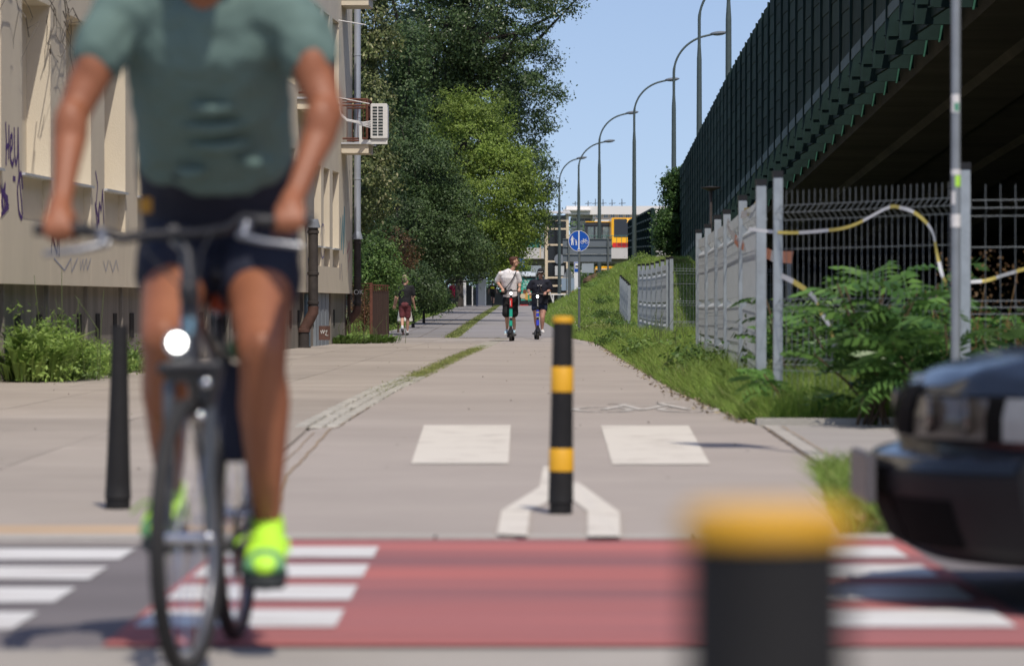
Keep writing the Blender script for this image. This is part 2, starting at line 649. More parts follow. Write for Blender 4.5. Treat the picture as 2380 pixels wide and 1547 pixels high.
for c in ([(-.66, 28.4), (-.01, 28.4), (-.02, 21.6), (-.575, 21.6)], [(.665, 28.3), (1.32, 28.3), (1.125, 21.5), (.57, 21.5)]):
    MB().poly([(x, y, ZM) for x, y in c][::-1]).build('block', markm, mk)


def gp(px, py):
    Y = FPX * CAM_H / (py - 705)
    return ((px - 1190) * Y / FPX, Y)


for pl in ([(1155, 1253), (1225, 1256), (1232, 1192), (1290, 1160), (1290, 1086), (1263, 1086), (1254, 1135), (1166, 1190)],
           [(1365, 1258), (1442, 1258), (1440, 1194), (1345, 1124), (1322, 1124), (1322, 1158), (1366, 1192)]):
    MB().poly([(*gp(*p), ZM + (.012 if p[1] > 1235 else 0)) for p in pl]).build('arrow_line', markm, mk)


def ribbon(mb, pts, w, z):
    pts = [Vector((p[0], p[1], 0)) for p in pts]
    for i in range(len(pts) - 1):
        d = (pts[i + 1] - pts[i]).normalized()
        n = Vector((-d.y, d.x, 0)) * w / 2
        a, b = pts[i] - d * w * .2, pts[i + 1] + d * w * .2
        mb.quad(a - n + Vector((0, 0, z)), b - n + Vector((0, 0, z)), b + n + Vector((0, 0, z)), a + n + Vector((0, 0, z)))


# bicycle symbol: it lies sideways on the path, long axis across
sym = MB()
for cx in (0.78, 1.52):
    ribbon(sym, [(cx + .24 * math.cos(a), 32.6 + .75 * math.sin(a)) for a in np.linspace(0, 2 * math.pi, 19)], .07, ZM)
ribbon(sym, [(.78, 32.6), (1.0, 33.9), (1.36, 33.9), (1.12, 32.5), (.78, 32.6)], .07, ZM + .001)
ribbon(sym, [(1.12, 32.5), (.98, 34.3), (.88, 34.3), (1.06, 34.3)], .07, ZM + .002)
ribbon(sym, [(1.52, 32.6), (1.34, 34.6), (1.5, 34.8)], .07, ZM + .003)
sym.build('bicycle_symbol', fadedm, mk)
fl = MB()
for (px0, px1, py) in ((1050, 1270, 791), (1060, 1235, 784.5), (1130, 1270, 786), (1108, 1230, 739), (1330, 1420, 797)):
    x0, y0 = gp(px0, py)
    x1, _ = gp(px1, py)
    z0 = float(zg(0, y0))
    k = random.randint(3, 5)
    for i in range(k):
        xa = x0 + (x1 - x0) * (i + random.uniform(0, .15)) / k
        xb_ = x0 + (x1 - x0) * (i + .85 + random.uniform(-.1, .1)) / k
        fl.quad((xa, y0 - .35, z0 + .012), (xb_, y0 - .3, z0 + .012), (xb_ - .05, y0 + .3, z0 + .012), (xa + .06, y0 + .35, z0 + .012))
fl.build('faded_line', fadedm, mk)
# sandy joints beside the path
cr = MB()
for off, w, ya, yb in ((0.11, .013, 15.2, 34), (0.02, .008, 16, 27)):
    p = [(strip_x(y) + off + (0.05 if y > 28 else 0) + random.uniform(-.006, .006), y) for y in np.arange(ya, yb, .4)]
    ribbon(cr, p, w, .0085 + off * .02)
for off in (0.0, 0.14):
    p = [(right_x(y) + off + random.uniform(-.008, .008), y) for y in np.arange(20.4, 28.4, .35)]
    ribbon(cr, p, .012, .0145)
o = cr.build('joint_dirt', dirt)
o['kind'] = 'stuff'
o['label'] = 'brown dirt gathered in the joints beside the path'

# setts of the dividing strip
st = thing('sett_strip', (-1.3, 30, 0), 'pale granite sett strip between pavement and cycle path', 'sett strip')
st['kind'] = 'structure'
settm = M('granite_sett', srgb(172, 168, 158), 0.85, 0.16, 5, 0.4, 50, island=0.13)
bedm = M('sett_bed', srgb(150, 142, 126), 0.95, 0.2, 6, 0.4, 40)
sheet('sett_bed', lambda y: strip_x(y) - .175, lambda y: strip_x(y) + .175, list(np.linspace(28.0, 101, 80)), -0.002, bedm, None, st)
sett_me = []
for v_ in range(4):
    b_ = MB()
    q = [(sx * (.5 + random.uniform(-.05, .0)), sy * (.5 + random.uniform(-.05, 0))) for sx, sy in ((-1, -1), (1, -1), (1, 1), (-1, 1))]
    b_.hexa([(x, y, -1) for x, y in q] + [(x * .86, y * .86, random.uniform(.7, 1)) for x, y in q])
    m_ = b_.mesh('sett')
    m_.materials.append(settm)
    sett_me.append(m_)
cnt = 0
rest = MB()
y = 28.1
while y < 90.5:
    step = .16 if y < 42 else .20
    if not (47 < y < 78):
        for k in range(3):
            x = strip_x(y) - .115 + k * .115 + random.uniform(-.008, .008)
            if cnt < 300 :
                piece('sett', sett_me[random.randrange(4)], (x, y + random.uniform(-.02, .02), 0), st,
                      rot=(0, 0, random.uniform(-.1, .1)), scale=(.105, step * .9, random.uniform(.012, .02)))
                cnt += 1
            else:
                zt = random.uniform(.012, .02)
                rest.hexa([(x - .05, y - step * .43, -.02), (x + .05, y - step * .43, -.02), (x + .05, y + step * .43, -.02), (x - .05, y + step * .43, -.02),
                           (x - .043, y - step * .38, zt), (x + .043, y - step * .38, zt), (x + .043, y + step * .38, zt), (x - .043, y + step * .38, zt)])
    y += step
o = rest.build('far_setts', settm, st)
o['kind'] = 'stuff'
# ------------------------------------------------------------------ the long plastered building on the left
plaster = M('cream_plaster', srgb(212, 201, 180), 0.9, 0.07, 1.1, 0.25, 80, stretch=(1, 1, 0.5))
plinthm = M('stained_plinth', (0.15, 0.135, 0.115), 0.95, 0.3, 1.0, 0.5, 30, col2=(0.30, 0.275, 0.24), stretch=(3, 3, 0.25), contrast=0.2)
sillm = M('zinc_sill', (0.62, 0.64, 0.66), 0.4, 0.1, 6, metal=0.3)
rust = M('rusty_iron', (0.13, 0.05, 0.033), 0.85, 0.35, 9, 0.3, 40)
rustdk = M('dark_rusty_sheet', (0.055, 0.032, 0.026), 0.8, 0.35, 4, 0.2, 40, stretch=(6, 6, 0.5))
zincp = M('zinc_pipe', (0.42, 0.46, 0.52), 0.45, 0.12, 3, metal=0.3, stretch=(1, 1, 0.3))
ironp = M('cast_iron_pipe', (0.045, 0.038, 0.035), 0.7, 0.4, 6, 0.2, 40)
ironr = M('rusty_iron_bend', (0.10, 0.052, 0.04), 0.8, 0.35, 8, 0.2, 40)
UX, UY = 0.9989, -0.0477


def W(Y, u, z):
    return Vector((-5.9 + 0.0478 * (Y - 44) + u * UX, Y + u * UY, z))


def wbox(mb, Y0, Y1, u0, u1, z0, z1):
    return mb.hexa([W(Y0, u0, z0), W(Y0, u1, z0), W(Y1, u1, z0), W(Y1, u0, z0), W(Y0, u0, z1), W(Y0, u1, z1), W(Y1, u1, z1), W(Y1, u0, z1)])


def wy(px):
    return 70434.0 / (1611 - px)


BY0, BY1, BT = 30.0, 89.0, 13.0
bld = thing('plastered_building', W(60, -3, 0), 'long cream plastered building with recessed bays and graffiti beside the pavement', 'building')
wl = MB()
wbox(wl, BY0, BY1, -9, -0.30, 1.15, BT)
bays = [(32.5, 34.5), (35.7, 37.6), (38.8, 40.7), (41.9, 43.8), (45.18, 47.18), (48.34, 50.35), (51.5, 53.4), (54.55, 56.5), (57.7, 59.6), (60.8, 62.8), (64, 66), (67.1, 69.1),
        (70.3, 72.3), (74.6, 76.2), (80.0, 81.5), (82.05, 83.4), (84.1, 85.6)]
prev = BY0
E = 0.0
sills = []
for i, (a, b) in enumerate(bays):
    wbox(wl, prev, a, -0.30, 0.0, 1.15, BT)
    t = min(1, max(0, (a - 54) / 26))
    s0, s1 = 2.48 - .33 * t, 4.62 - .75 * t
    e = 0.0
    lo = s0 - (0.56 if a < 70 else 0.42)
    wbox(wl, a, b, -0.30, -0.001, 1.15, lo)
    wbox(wl, a, b, -0.30, -0.10, lo, s0 - .03)
    t2 = 5.55 - .3 * t
    wbox(wl, a, b, -0.30, -0.001, s1, t2)
    wbox(wl, a, b, -0.30, -0.001, t2 + 2.0, 9.0)
    wbox(wl, a, b, -0.30, -0.001, 11.0, BT)
    sills.append((a, b, s0))
    gl = MB()
    wbox(gl, a + .06, b - .06, -0.30, -0.22, t2, t2 + 1.99)
    wbox(gl, a + .06, b - .06, -0.30, -0.22, 9.01, 10.99)
    if a > 54:
        w = gl.build('window', GLASS('window_glass'), bld)
        fr = MB()
        for z0, z1 in ((t2, t2 + 1.99), (9.01, 10.99)):
            for ya, yb in ((a, a + .07), (b - .07, b), ((a + b) / 2 - .04, (a + b) / 2 + .04)):
                wbox(fr, ya + .001, yb - .001, -0.215, -0.17, z0, z1)
        fr.build('window_frame', white_paint, w)
    prev = b
wbox(wl, prev, BY1, -0.30, 0.0, 1.15, BT)
wl.build('wall', plaster, bld)
for a, b, s in sills:
    m_ = MB()
    wbox(m_, a - .03, b + .03, -0.29, 0.045, s - .03, s)
    m_.build('sill', sillm, bld)
rf = MB()
wbox(rf, BY0 - .3, BY1 + .3, -9.3, 0.4, BT + .002, BT + .3)
rf.build('roof', sillm, bld)
pl = MB()
wbox(pl, BY0 + .1, BY1 - .1, -8.9, -0.14, -0.2, 1.149)
pl.build('plinth', plinthm, bld)
for y in np.arange(33, 87, 1.55):
    m_ = MB()
    wbox(m_, y, y + .3 + random.uniform(0, .1), -0.2, -0.128, .42, .78)
    m_.build('vent', M('vent_hole', (0.012, 0.011, 0.01), 0.9, 0.2, 5), bld)
for y in np.arange(32, 87, 3.1):
    m_ = MB()
    wbox(m_, y, y + .09, -0.2, -0.10 + random.uniform(0, .02), -.05, 1.148)
    m_.build('plinth_rib', plinthm, bld)
# boarded cellar door near the far end
dm = M('blue_grey_boards', (0.22, 0.25, 0.28), 0.85, 0.25, 5, 0.2, 40, stretch=(4, 4, 0.3))
dr = MB()
wbox(dr, 79.3, 80.1, -0.2, -0.09, 0, 1.12)
dr = dr.build('cellar_door', M('old_blue_door', (0.10, 0.16, 0.21), 0.85, 0.4, 3, 0.2, 30), bld)
for k in range(7):
    m_ = MB()
    wbox(m_, 81.2 + k * .42, 81.2 + k * .42 + .39, -0.2, -0.085 + .01 * (k % 2), 0, 1.13)
    m_.build('board', dm, bld)

# balconies
def balcony(Y0, Y1, z, uo, panel):
    s = MB()
    wbox(s, Y0, Y1, 0.002, uo, z - .20, z)
    sb = s.build('balcony_slab', plaster, bld)
    e = MB()
    wbox(e, Y0 - .06, Y1 + .06, 0.003, uo + .07, z + .002, z + .04)
    e.build('slab_flashing', sillm, sb)
    r = MB()
    zt = z + 1.02
    for zz, th in ((z + .13, .022), (z + .88, .022), (zt, .028), (zt - .07, .015)):
        r.tube([W(Y0 + .05, .02, zz), W(Y0 + .05, uo - .04, zz), W(Y1 - .05, uo - .04, zz), W(Y1 - .05, .02, zz)], th, 5)
    for u in (uo - .04,):
        for yy in (Y0 + .05, Y1 - .05):
            r.tube([W(yy, u, z), W(yy, u, zt)], .03, 5)
    for k in range(1, 5):
        r.tube([W(Y0 + .05, uo * k / 5, z + .13), W(Y0 + .05, uo * k / 5, z + .88)], .008, 4)
    r.build('balcony_railing', rust, sb)
    if panel:
        p = MB()
        wbox(p, Y0 + .1, Y1 - .1, uo - .06, uo - .03, z + .14, z + .87)
        p.build('balcony_panel', rust, sb)
    return sb


balcony(86.2, 87.4, 4.54, 0.62, True)
balcony(86.2, 87.4, 7.90, 0.62, True)
balcony(76.6, 79.4, 5.05, 0.50, True)
# drain pipes
def pipe(Yc, u, zsplit, ztop, r, bend):
    p0 = W(Yc, u, 0)
    if ztop > zsplit:
        t = MB().tube([p0 + Vector((0, 0, zsplit + .08)), p0 + Vector((0, 0, ztop))], r, 14)
        t.lathe([(r + .001, 0), (r + .045, .0), (r + .05, .012), (r + .002, .17), (r + .001, .18)], p0 + Vector((0, 0, zsplit)), 14)
        for zz in np.arange(zsplit + 1.4, ztop, 1.45):
            t.lathe([(r + .001, 0), (r + .008, .004), (r + .008, .03), (r + .001, .034)], p0 + Vector((0, 0, zz)), 14)
        up = auto_smooth(t.build('downpipe', zincp, bld), 40)
    lo = MB().tube([p0 + Vector((0, 0, .82)), p0 + Vector((0, 0, zsplit + .02))], r * 1.02, 14)
    for zz in (.9, 1.5, zsplit - .12):
        lo.lathe([(r * 1.02, 0), (r * 1.2, .01), (r * 1.2, .06), (r * 1.02, .07)], p0 + Vector((0, 0, zz)), 14)
    lo = auto_smooth(lo.build('downpipe', ironp, bld), 40)
    b0, b1 = p0 + Vector((0, 0, .86)), p0 + Vector((-bend, 0, .34))
    bd = MB().tube([b0, b0 + Vector((0, 0, -.12)), b0 + Vector((-bend * .3, 0, -.24)), b1 + Vector((bend * .3, 0, .12)), b1 + Vector((0, 0, .03)), b1 + Vector((0, 0, -.1))], r * 1.12, 14)
    bd.lathe([(r * 1.1, 0), (r * 1.34, .01), (r * 1.34, .07), (r * 1.1, .08)], b1 + Vector((0, 0, -.02)), 14)
    auto_smooth(bd.build('pipe_bend', ironr, lo), 50)
    auto_smooth(MB().tube([b1 + Vector((0, 0, -.36)), b1 + Vector((0, 0, 0))], r * 1.15, 14).lathe([(r * 1.5, -.36), (r * 1.5, -.31), (r * 1.1, -.3)], b1, 14).build('pipe_foot', ironp, lo), 40)
    return lo


pipe(88.85, .13, 2.42, 12.9, .08, .34)
pf = pipe(78.2, .16, 2.48, 2.5, .10, .2)
bx = W(78.0, .28, .28)
MB().box(bx.x + .03, bx.x + .26, bx.y - .28, bx.y - .2, .17, .46).build('junction_plate', ironr, bld)
gm = M('white_scribble', (0.6, 0.6, 0.58), 0.8, 0.1, 8)

# graffiti
def scribble(strokes, col, name, w=.03, Yref=None, u=.004, mat=None):
    for st_ in strokes:
        mb = MB()
        pts = []
        for px, py in st_:
            Y = wy(px)
            pts.append(W(Y, u, zat(py, Y)))
        for i in range(len(pts) - 1):
            d = (pts[i + 1] - pts[i])
            if d.length < 1e-5: continue
            d.normalize()
            n = d.cross(Vector((UX, UY, 0))).normalized() * w / 2
            o_ = Vector((UX, UY, 0)) * (.0004 * i)
            mb.quad(pts[i] - n + o_, pts[i + 1] - n + o_, pts[i + 1] + n + o_, pts[i] + n + o_)
        mb.build(name, mat or M('spray_' + name + str(col), col, 0.7, 0.15, 8), bld)


def loop(cx, cy, rx, ry, a0=0, a1=6.28, n=12, tilt=0):
    return [(cx + rx * math.cos(a) + tilt * ry * math.sin(a), cy + ry * math.sin(a)) for a in np.linspace(a0, a1, n)]


PUR = (0.075, 0.03, 0.17)
scribble([[(13, 284), (15, 330), (14, 385)], [(21, 290), (20, 370)], [(13, 345), (22, 335)], [(24, 352), (29, 340), (28, 312), (24, 320), (24, 370), (29, 385), (32, 370)],
          [(33, 296), (34, 360), (37, 384), (41, 360), (42, 296)], [(42, 296), (44, 400), (50, 470), (52, 500), (49, 508), (43, 490), (40, 440), (44, 408), (49, 402), (52, 440)],
          [(30, 415), (36, 416)], ], PUR, 'graffiti', .06)
scribble([[(2, 430), (8, 490), (3, 470), (12, 425), (10, 495), (18, 460), (6, 450), (20, 480), (2, 500)], [(4, 440), (19, 470)]], PUR, 'graffiti', .055)
scribble([[(119, 590), (122, 520), (126, 495), (129, 540), (120, 545), (132, 590), (136, 500), (137, 597)]], (0.03, 0.02, 0.07), 'graffiti', .05)
scribble([[(222, 398), (227, 430), (223, 480), (230, 520), (231, 470), (235, 490), (238, 440), (241, 520)], [(221, 470), (226, 530), (230, 480)]], PUR, 'graffiti', .05)
scribble([[(221, 520), (228, 539), (236, 538), (242, 520)], [(300, 540), (296, 560), (298, 510)]], (0.35, 0.35, 0.38), 'graffiti', .015)
scribble([[(125, 600), (150, 628), (165, 600), (166, 632), (180, 600)], [(186, 600), (187, 628), (193, 602), (194, 628), (201, 600), (202, 628), (211, 600)],
          [(240, 606), (246, 630), (252, 604)], [(255, 606), (262, 632), (270, 604), (275, 630)]], (0.28, 0.30, 0.42), 'graffiti', .018)
BLU = (0.06, 0.25, 0.48)
scribble([[(720, 560), (726, 620), (722, 660), (730, 600), (727, 680)], [(733, 590), (736, 640)], [(716, 600), (720, 670), (724, 640)]], BLU, 'graffiti', .05)
scribble([[(792, 505), (794, 580), (797, 500), (798, 590), (800, 480), (802, 575)]], (0.05, 0.28, 0.36), 'graffiti', .10)
scribble([[(808, 560), (812, 575), (806, 590), (813, 560), (810, 610), (815, 580), (808, 630)]], (0.5, 0.18, 0.2), 'graffiti', .025)
scribble([[(718, 535), (722, 570), (726, 530), (724, 575), (729, 540)], loop(750, 560, 5, 40)], (0.12, 0.1, 0.3), 'graffiti', .03)
scribble([[(807, 400), (808, 470), (812, 395), (816, 440), (813, 520)], [(803, 380), (805, 520)], [(800, 540), (806, 640)]], (0.12, 0.11, 0.1), 'graffiti', .015)
scribble([[(680, 640), (686, 670), (690, 610), (692, 660)], [(696, 590), (698, 650)]], (0.1, 0.08, 0.07), 'graffiti', .03)
scribble([[(788, 610), (790, 650), (793, 612), (796, 652)]], (0.07, 0.03, 0.15), 'graffiti', .03)
# scrawl on the pipe box
mb = MB()
bz = lambda a, c: Vector((bx.x + .145 + a, bx.y - .285, .32 + c))
for q in ([(-.08, .05), (-.06, -.02), (-.04, .06), (-.02, -.02), (0, .06)], [(.0, .02), (.06, .05), (.02, -.05), (.08, -.06)]):
    for i in range(len(q) - 1):
        mb.tube([bz(*q[i]), bz(*q[i + 1])], .006, 4)
mb.build('graffiti', gm, bld)
text('graffiti', 'OK', .16, W(88.85, .13, 1.18) + Vector((.03, -.088, 0)), FACING, gm, bld, .001)

# air conditioner on the balcony
ac = thing('air_conditioner', W(86.2, .86, 4.65), 'white air conditioner unit hung outside the rusty balcony railing', 'air conditioner')
acm = M('white_enamel', (0.70, 0.69, 0.66), 0.45, 0.05, 5)
a0 = W(86.2, .67, 0)
AX0, AX1, AY0, AY1, AZ0, AZ1 = a0.x, a0.x + .38, a0.y - .1, a0.y + .75, 4.66, 5.46
MB().box(AX0, AX1, AY0, AY1, AZ0, AZ1).build('casing', acm, ac, bevel=.015)
for c in range(2):
    for r_ in range(10):
        x = AX0 + .045 + c * .13
        z = AZ0 + .07 + r_ * .068
        MB().box(x, x + .105, AY0 - .004, AY0 + .01, z, z + .046).build('louvre', M('dark_louvre', (0.02, 0.03, 0.032), 0.6, 0.2, 10), ac)
MB().box(AX1 - .002, AX1 + .012, AY0 + .1, AY0 + .68, AZ0 + .05, AZ1 - .08).build('fan_grille', M('grey_grille', (0.45, 0.45, 0.45), 0.5), ac)
br = MB().box(AX0 - .26, AX1 + .0, AY0 + .05, AY0 + .12, AZ0 - .12, AZ0 - .02).box(AX0 - .26, AX0 - .20, AY0 + .05, AY0 + .12, AZ0 - .02, AZ0 + .3)
br.build('bracket', acm, ac)
hs = MB()
for k in range(4):
    o_ = .012 * k
    hs.tube([W(85.6, .0, 5.45 + o_), W(85.6, .04, 5.17 + o_), W(85.6, .18, 5.04 + o_), W(85.7, .40, 5.0 + o_), W(85.8, .52, 4.94 + o_ * 2), W(86.0, .69, 4.90 + .05 * k)], .014, 5)
hs.build('hose', white_paint, ac)
wire = MB().tube([W(85.5, -.1, 5.58), W(85.5, .70, 5.42)], .012, 5)
tag(wire.build('clothes_pole', white_paint, None, org=W(85.5, .0, 5.5)), 'thin white pole reaching from the wall to the air conditioner', 'pole')
wire = MB().tube([W(85.5, -.1, 7.32), W(85.5, .62, 7.20)], .012, 5)
tag(wire.build('clothes_pole', white_paint, None, org=W(85.5, .0, 7.25)), 'thin white pole sticking out below the upper balcony', 'pole')

# rusty railing and gate past the building corner
rl = thing('iron_railing', at(800, 792, 90), 'thin rusty iron railing by the drain pipe at the building end', 'railing')
YR = 88.9
for py in (657.5, 664, 670):
    MB().tube([at(752, py, YR), at(866, py + 2, YR)], .012 if py < 660 else .009, 5).build('rail', rust, rl)
for px in range(756, 866, 13):
    MB().tube([at(px, 664, YR), at(px, 672 if px < 800 else 770, YR)], .007, 4).build('bar', rust, rl)
MB().tube([at(798, 662, YR - .3), Vector((*at(798, 662, YR - .3).xy, 0))], .05, 6).build('post', rustdk, rl)
MB().tube([at(812, 668, YR - .3), Vector((*at(812, 662, YR - .3).xy, 0))], .03, 6).build('post', rustdk, rl)
gt = thing('sheet_metal_gate', at(885, 780, 93), 'dark rusty sheet metal gate standing beside the shrubs', 'gate')
g0, g1 = at(866, 0, 92), at(904, 0, 92.6)
for k in range(7):
    a, b = g0.lerp(g1, k / 7), g0.lerp(g1, (k + .96) / 7)
    MB().hexa([(a.x, a.y, .02), (b.x, b.y, .02), (b.x, b.y + .03, .02), (a.x, a.y + .03, .02), (a.x, a.y, 1.23), (b.x, b.y, 1.23), (b.x, b.y + .03, 1.23), (a.x, a.y + .03, 1.23)]).build('sheet', rustdk, gt)
    MB().tube([(a.x + .02, a.y - .01, 1.22), (a.x + .02, a.y - .01, 1.36)], .012, 4).build('spike', rust, gt)
MB().box(g0.x - .07, g0.x + .0, g0.y - .04, g0.y + .04, 0, 1.42).build('post', rust, gt)
MB().tube([(g0.x, g0.y - .02, 1.37), (g1.x, g1.y - .02, 1.35)], .015, 5).build('rail', rust, gt)
# ------------------------------------------------------------------ viaduct with its noise barrier
gdark = M('dark_green_steel', (0.011, 0.028, 0.025), 0.7, 0.25, 3, spec=.2)
gpanel = M('dark_green_panel', (0.046, 0.066, 0.052), 0.9, 0.2, 2.0, 0.2, 40, island=0.18, spec=.12)
grail = M('grey_green_rail', (0.07, 0.10, 0.09), 0.6, 0.2, 3)
gsunlit = M('sunlit_green_strip', (0.035, 0.12, 0.085), 0.7, 0.25, 8, spec=.2)  # lighter green stands in for sun at the bracket ends
deckm = M('shaded_stained_concrete', (0.026, 0.022, 0.017), 0.9, 0.4, 0.5, 0.4, 12, col2=(0.07, 0.062, 0.048), stretch=(0.35, 1.6, 1), contrast=0.2)  # streaked concrete; shade under the deck is put into its colour
XW = 6.95
ZB = lambda y: float(np.interp(y, [15, 50, 71, 102, 121.7, 166.8], [8.1, 7.1, 6.3, 5.08, 4.3, 2.9]))
XWf = lambda y: float(np.interp(y, [15, 121, 170], [6.95, 6.98, 7.5]))
nb = thing('noise_barrier', (XW, 110, ZB(110)), 'tall dark green noise barrier with steel posts along the sloping viaduct', 'noise barrier')
BAY = 2.5
board = MB().hexa([(-.012, .02, 0), (.05, .02, 0), (.05, 2.47, 0), (-.012, 2.47, 0), (.0, .02, .485), (.05, .02, .485), (.05, 2.47, .485), (.0, 2.47, .485)]).mesh('board')
board.materials.append(gpanel)
postme = MB().box(-.065, -.014, -.05, .05, -.78, 4.05).box(-.014, .22, -.010, .010, -.78, 4.04).mesh('post')
postme.materials.append(gdark)
brme = MB().box(-.1, .72, -.05, .05, -.78, -.76).box(-.1, .72, -.05, .05, -.44, -.42).box(.1, .72, -.012, .012, -.76, -.44).mesh('bracket')
brme.materials.append(gdark)
plme = MB().hexa([(.62, -.075, -.82), (.66, -.075, -.82), (.66, -.06, -.82), (.62, -.06, -.82), (.67, -.075, -.52), (.72, -.075, -.52), (.72, -.06, -.52), (.67, -.06, -.52)]).mesh('sunlit_strip')  # slivers of sunlight below the barrier, modelled as lighter green strips
plme.materials.append(gsunlit)
shme = MB().box(.0, .06, .03, 2.45, -.76, -.25).mesh('apron_sheet')
shme.materials.append(gdark)
ys = np.arange(20, 167.6, BAY)
rest = MB()
nbrd = 0
for y in ys:
    z = ZB(y + BAY / 2)
    x = XWf(y)
    piece('post', postme, (x, y, z), nb)
    b = piece('bracket', brme, (x, y, z), nb)
    p = bpy.data.objects.new('sunlit_strip', plme); COL.objects.link(p); p.parent = b
    piece('apron_sheet', shme, (x + .22, y, z), nb)
    for k in range(8):
        if 66 < y and nbrd < 300:
            piece('board', board, (x, y, z + .03 + k * .5), nb)
            nbrd += 1
        else:
            rest.hexa([(x - .03, y + .02, z + .03 + k * .5), (x + .05, y + .02, z + .03 + k * .5), (x + .05, y + 2.4, z + .03 + k * .5), (x - .03, y + 2.4, z + .03 + k * .5),
                       (x, y + .02, z + .515 + k * .5), (x + .05, y + .02, z + .515 + k * .5), (x + .05, y + 2.4, z + .515 + k * .5), (x, y + 2.4, z + .515 + k * .5)])
o = rest.build('further_boards', gpanel, nb)
o['kind'] = 'stuff'
for y in ys:
    x, x1 = XWf(y), XWf(y + BAY)
    z0, z1 = ZB(y), ZB(y + BAY)
    MB().hexa([(x - .035, y + .06, z0 - .16), (x - .015, y + .06, z0 - .16), (x1 - .015, y + BAY - .06, z1 - .16), (x1 - .035, y + BAY - .06, z1 - .16),
               (x - .035, y + .06, z0 + .06), (x - .015, y + .06, z0 + .06), (x1 - .015, y + BAY - .06, z1 + .06), (x1 - .035, y + BAY - .06, z1 + .06)]).build('bottom_rail', grail, nb)

vi = thing('viaduct', (13, 90, 0), 'concrete road viaduct with a stained underside coloured dark for its shade', 'viaduct')
dk = MB()
yd = [15, 50, 71, 102, 121.7, 150, 168]
for i in range(len(yd) - 1):
    a, b = yd[i], yd[i + 1]
    za, zb_ = ZB(a), ZB(b)
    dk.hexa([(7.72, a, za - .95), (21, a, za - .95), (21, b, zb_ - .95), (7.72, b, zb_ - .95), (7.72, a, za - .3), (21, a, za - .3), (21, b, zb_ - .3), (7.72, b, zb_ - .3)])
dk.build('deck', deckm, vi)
for k in range(5):
    gd = MB()
    x = 9.0 + k * 2.7
    for i in range(len(yd) - 1):
        a, b = yd[i], yd[i + 1]
        za, zb_ = ZB(a) - .951, ZB(b) - .951
        gd.hexa([(x, a, za - .14), (x + 1.1, a, za - .14), (x + 1.1, b, zb_ - .14), (x, b, zb_ - .14), (x - .1, a, za), (x + 1.2, a, za), (x + 1.2, b, zb_), (x - .1, b, zb_)])
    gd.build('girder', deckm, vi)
MB().box(7.6, 21, 152, 168.5, -1, 2.55).build('abutment', deckm, vi)
MB().box(20.9, 21.6, 15, 168, -1, 8).build('light_blocking_wall', deckm, vi)  # unseen wall added to keep light from under the deck
for y in (45, 90):
    MB().box(12.5, 15.5, y, y + 1.2, -1, ZB(y) - 1.1).build('pier', deckm, vi)
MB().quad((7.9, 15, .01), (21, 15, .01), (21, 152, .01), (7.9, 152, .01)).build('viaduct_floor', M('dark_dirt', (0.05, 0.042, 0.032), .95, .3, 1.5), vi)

# ivy at the end of the barrier, second barrier beyond it
nb2 = thing('noise_barrier', (8, 230, 3.2), 'lower dark green grid noise barrier beyond the ivy next to the bus', 'noise barrier')
P0, P1 = at(1519, 592, 196), at(1463, 590, 262)
npan = 12
for k in range(npan + 1):
    p = P0.lerp(P1, k / npan)
    pt = at(1519, 484, 196).lerp(at(1463, 513, 262), k / npan)
    MB().box(p.x - .12, p.x + .05, p.y - .14, p.y + .14, p.z - 2, pt.z).build('post', gdark, nb2)
    if k < npan:
        q = P0.lerp(P1, (k + 1) / npan)
        qt = at(1519, 484, 196).lerp(at(1463, 513, 262), (k + 1) / npan)
        for r_ in range(5):
            f0, f1 = r_ / 5, (r_ + 1) / 5
            a0, a1 = p.z + (pt.z - p.z) * f0 - .6 * (r_ == 0) - .02, p.z + (pt.z - p.z) * f1 - .05
            b0, b1 = q.z + (qt.z - q.z) * f0 - .6 * (r_ == 0) - .02, q.z + (qt.z - q.z) * f1 - .05
            MB().hexa([(p.x, p.y, a0), (p.x + .1, p.y, a0), (q.x + .1, q.y, b0), (q.x, q.y, b0), (p.x, p.y, a1), (p.x + .1, p.y, a1), (q.x + .1, q.y, b1), (q.x, q.y, b1)]).build('board', gpanel, nb2)
            MB().hexa([(p.x - .09, p.y, a1 - .02), (p.x, p.y, a1 - .02), (q.x, q.y, b1 - .02), (q.x - .09, q.y, b1 - .02), (p.x - .09, p.y, a1 + .08), (p.x, p.y, a1 + .08), (q.x, q.y, b1 + .08), (q.x - .09, q.y, b1 + .08)]).build('rail', grail, nb2)

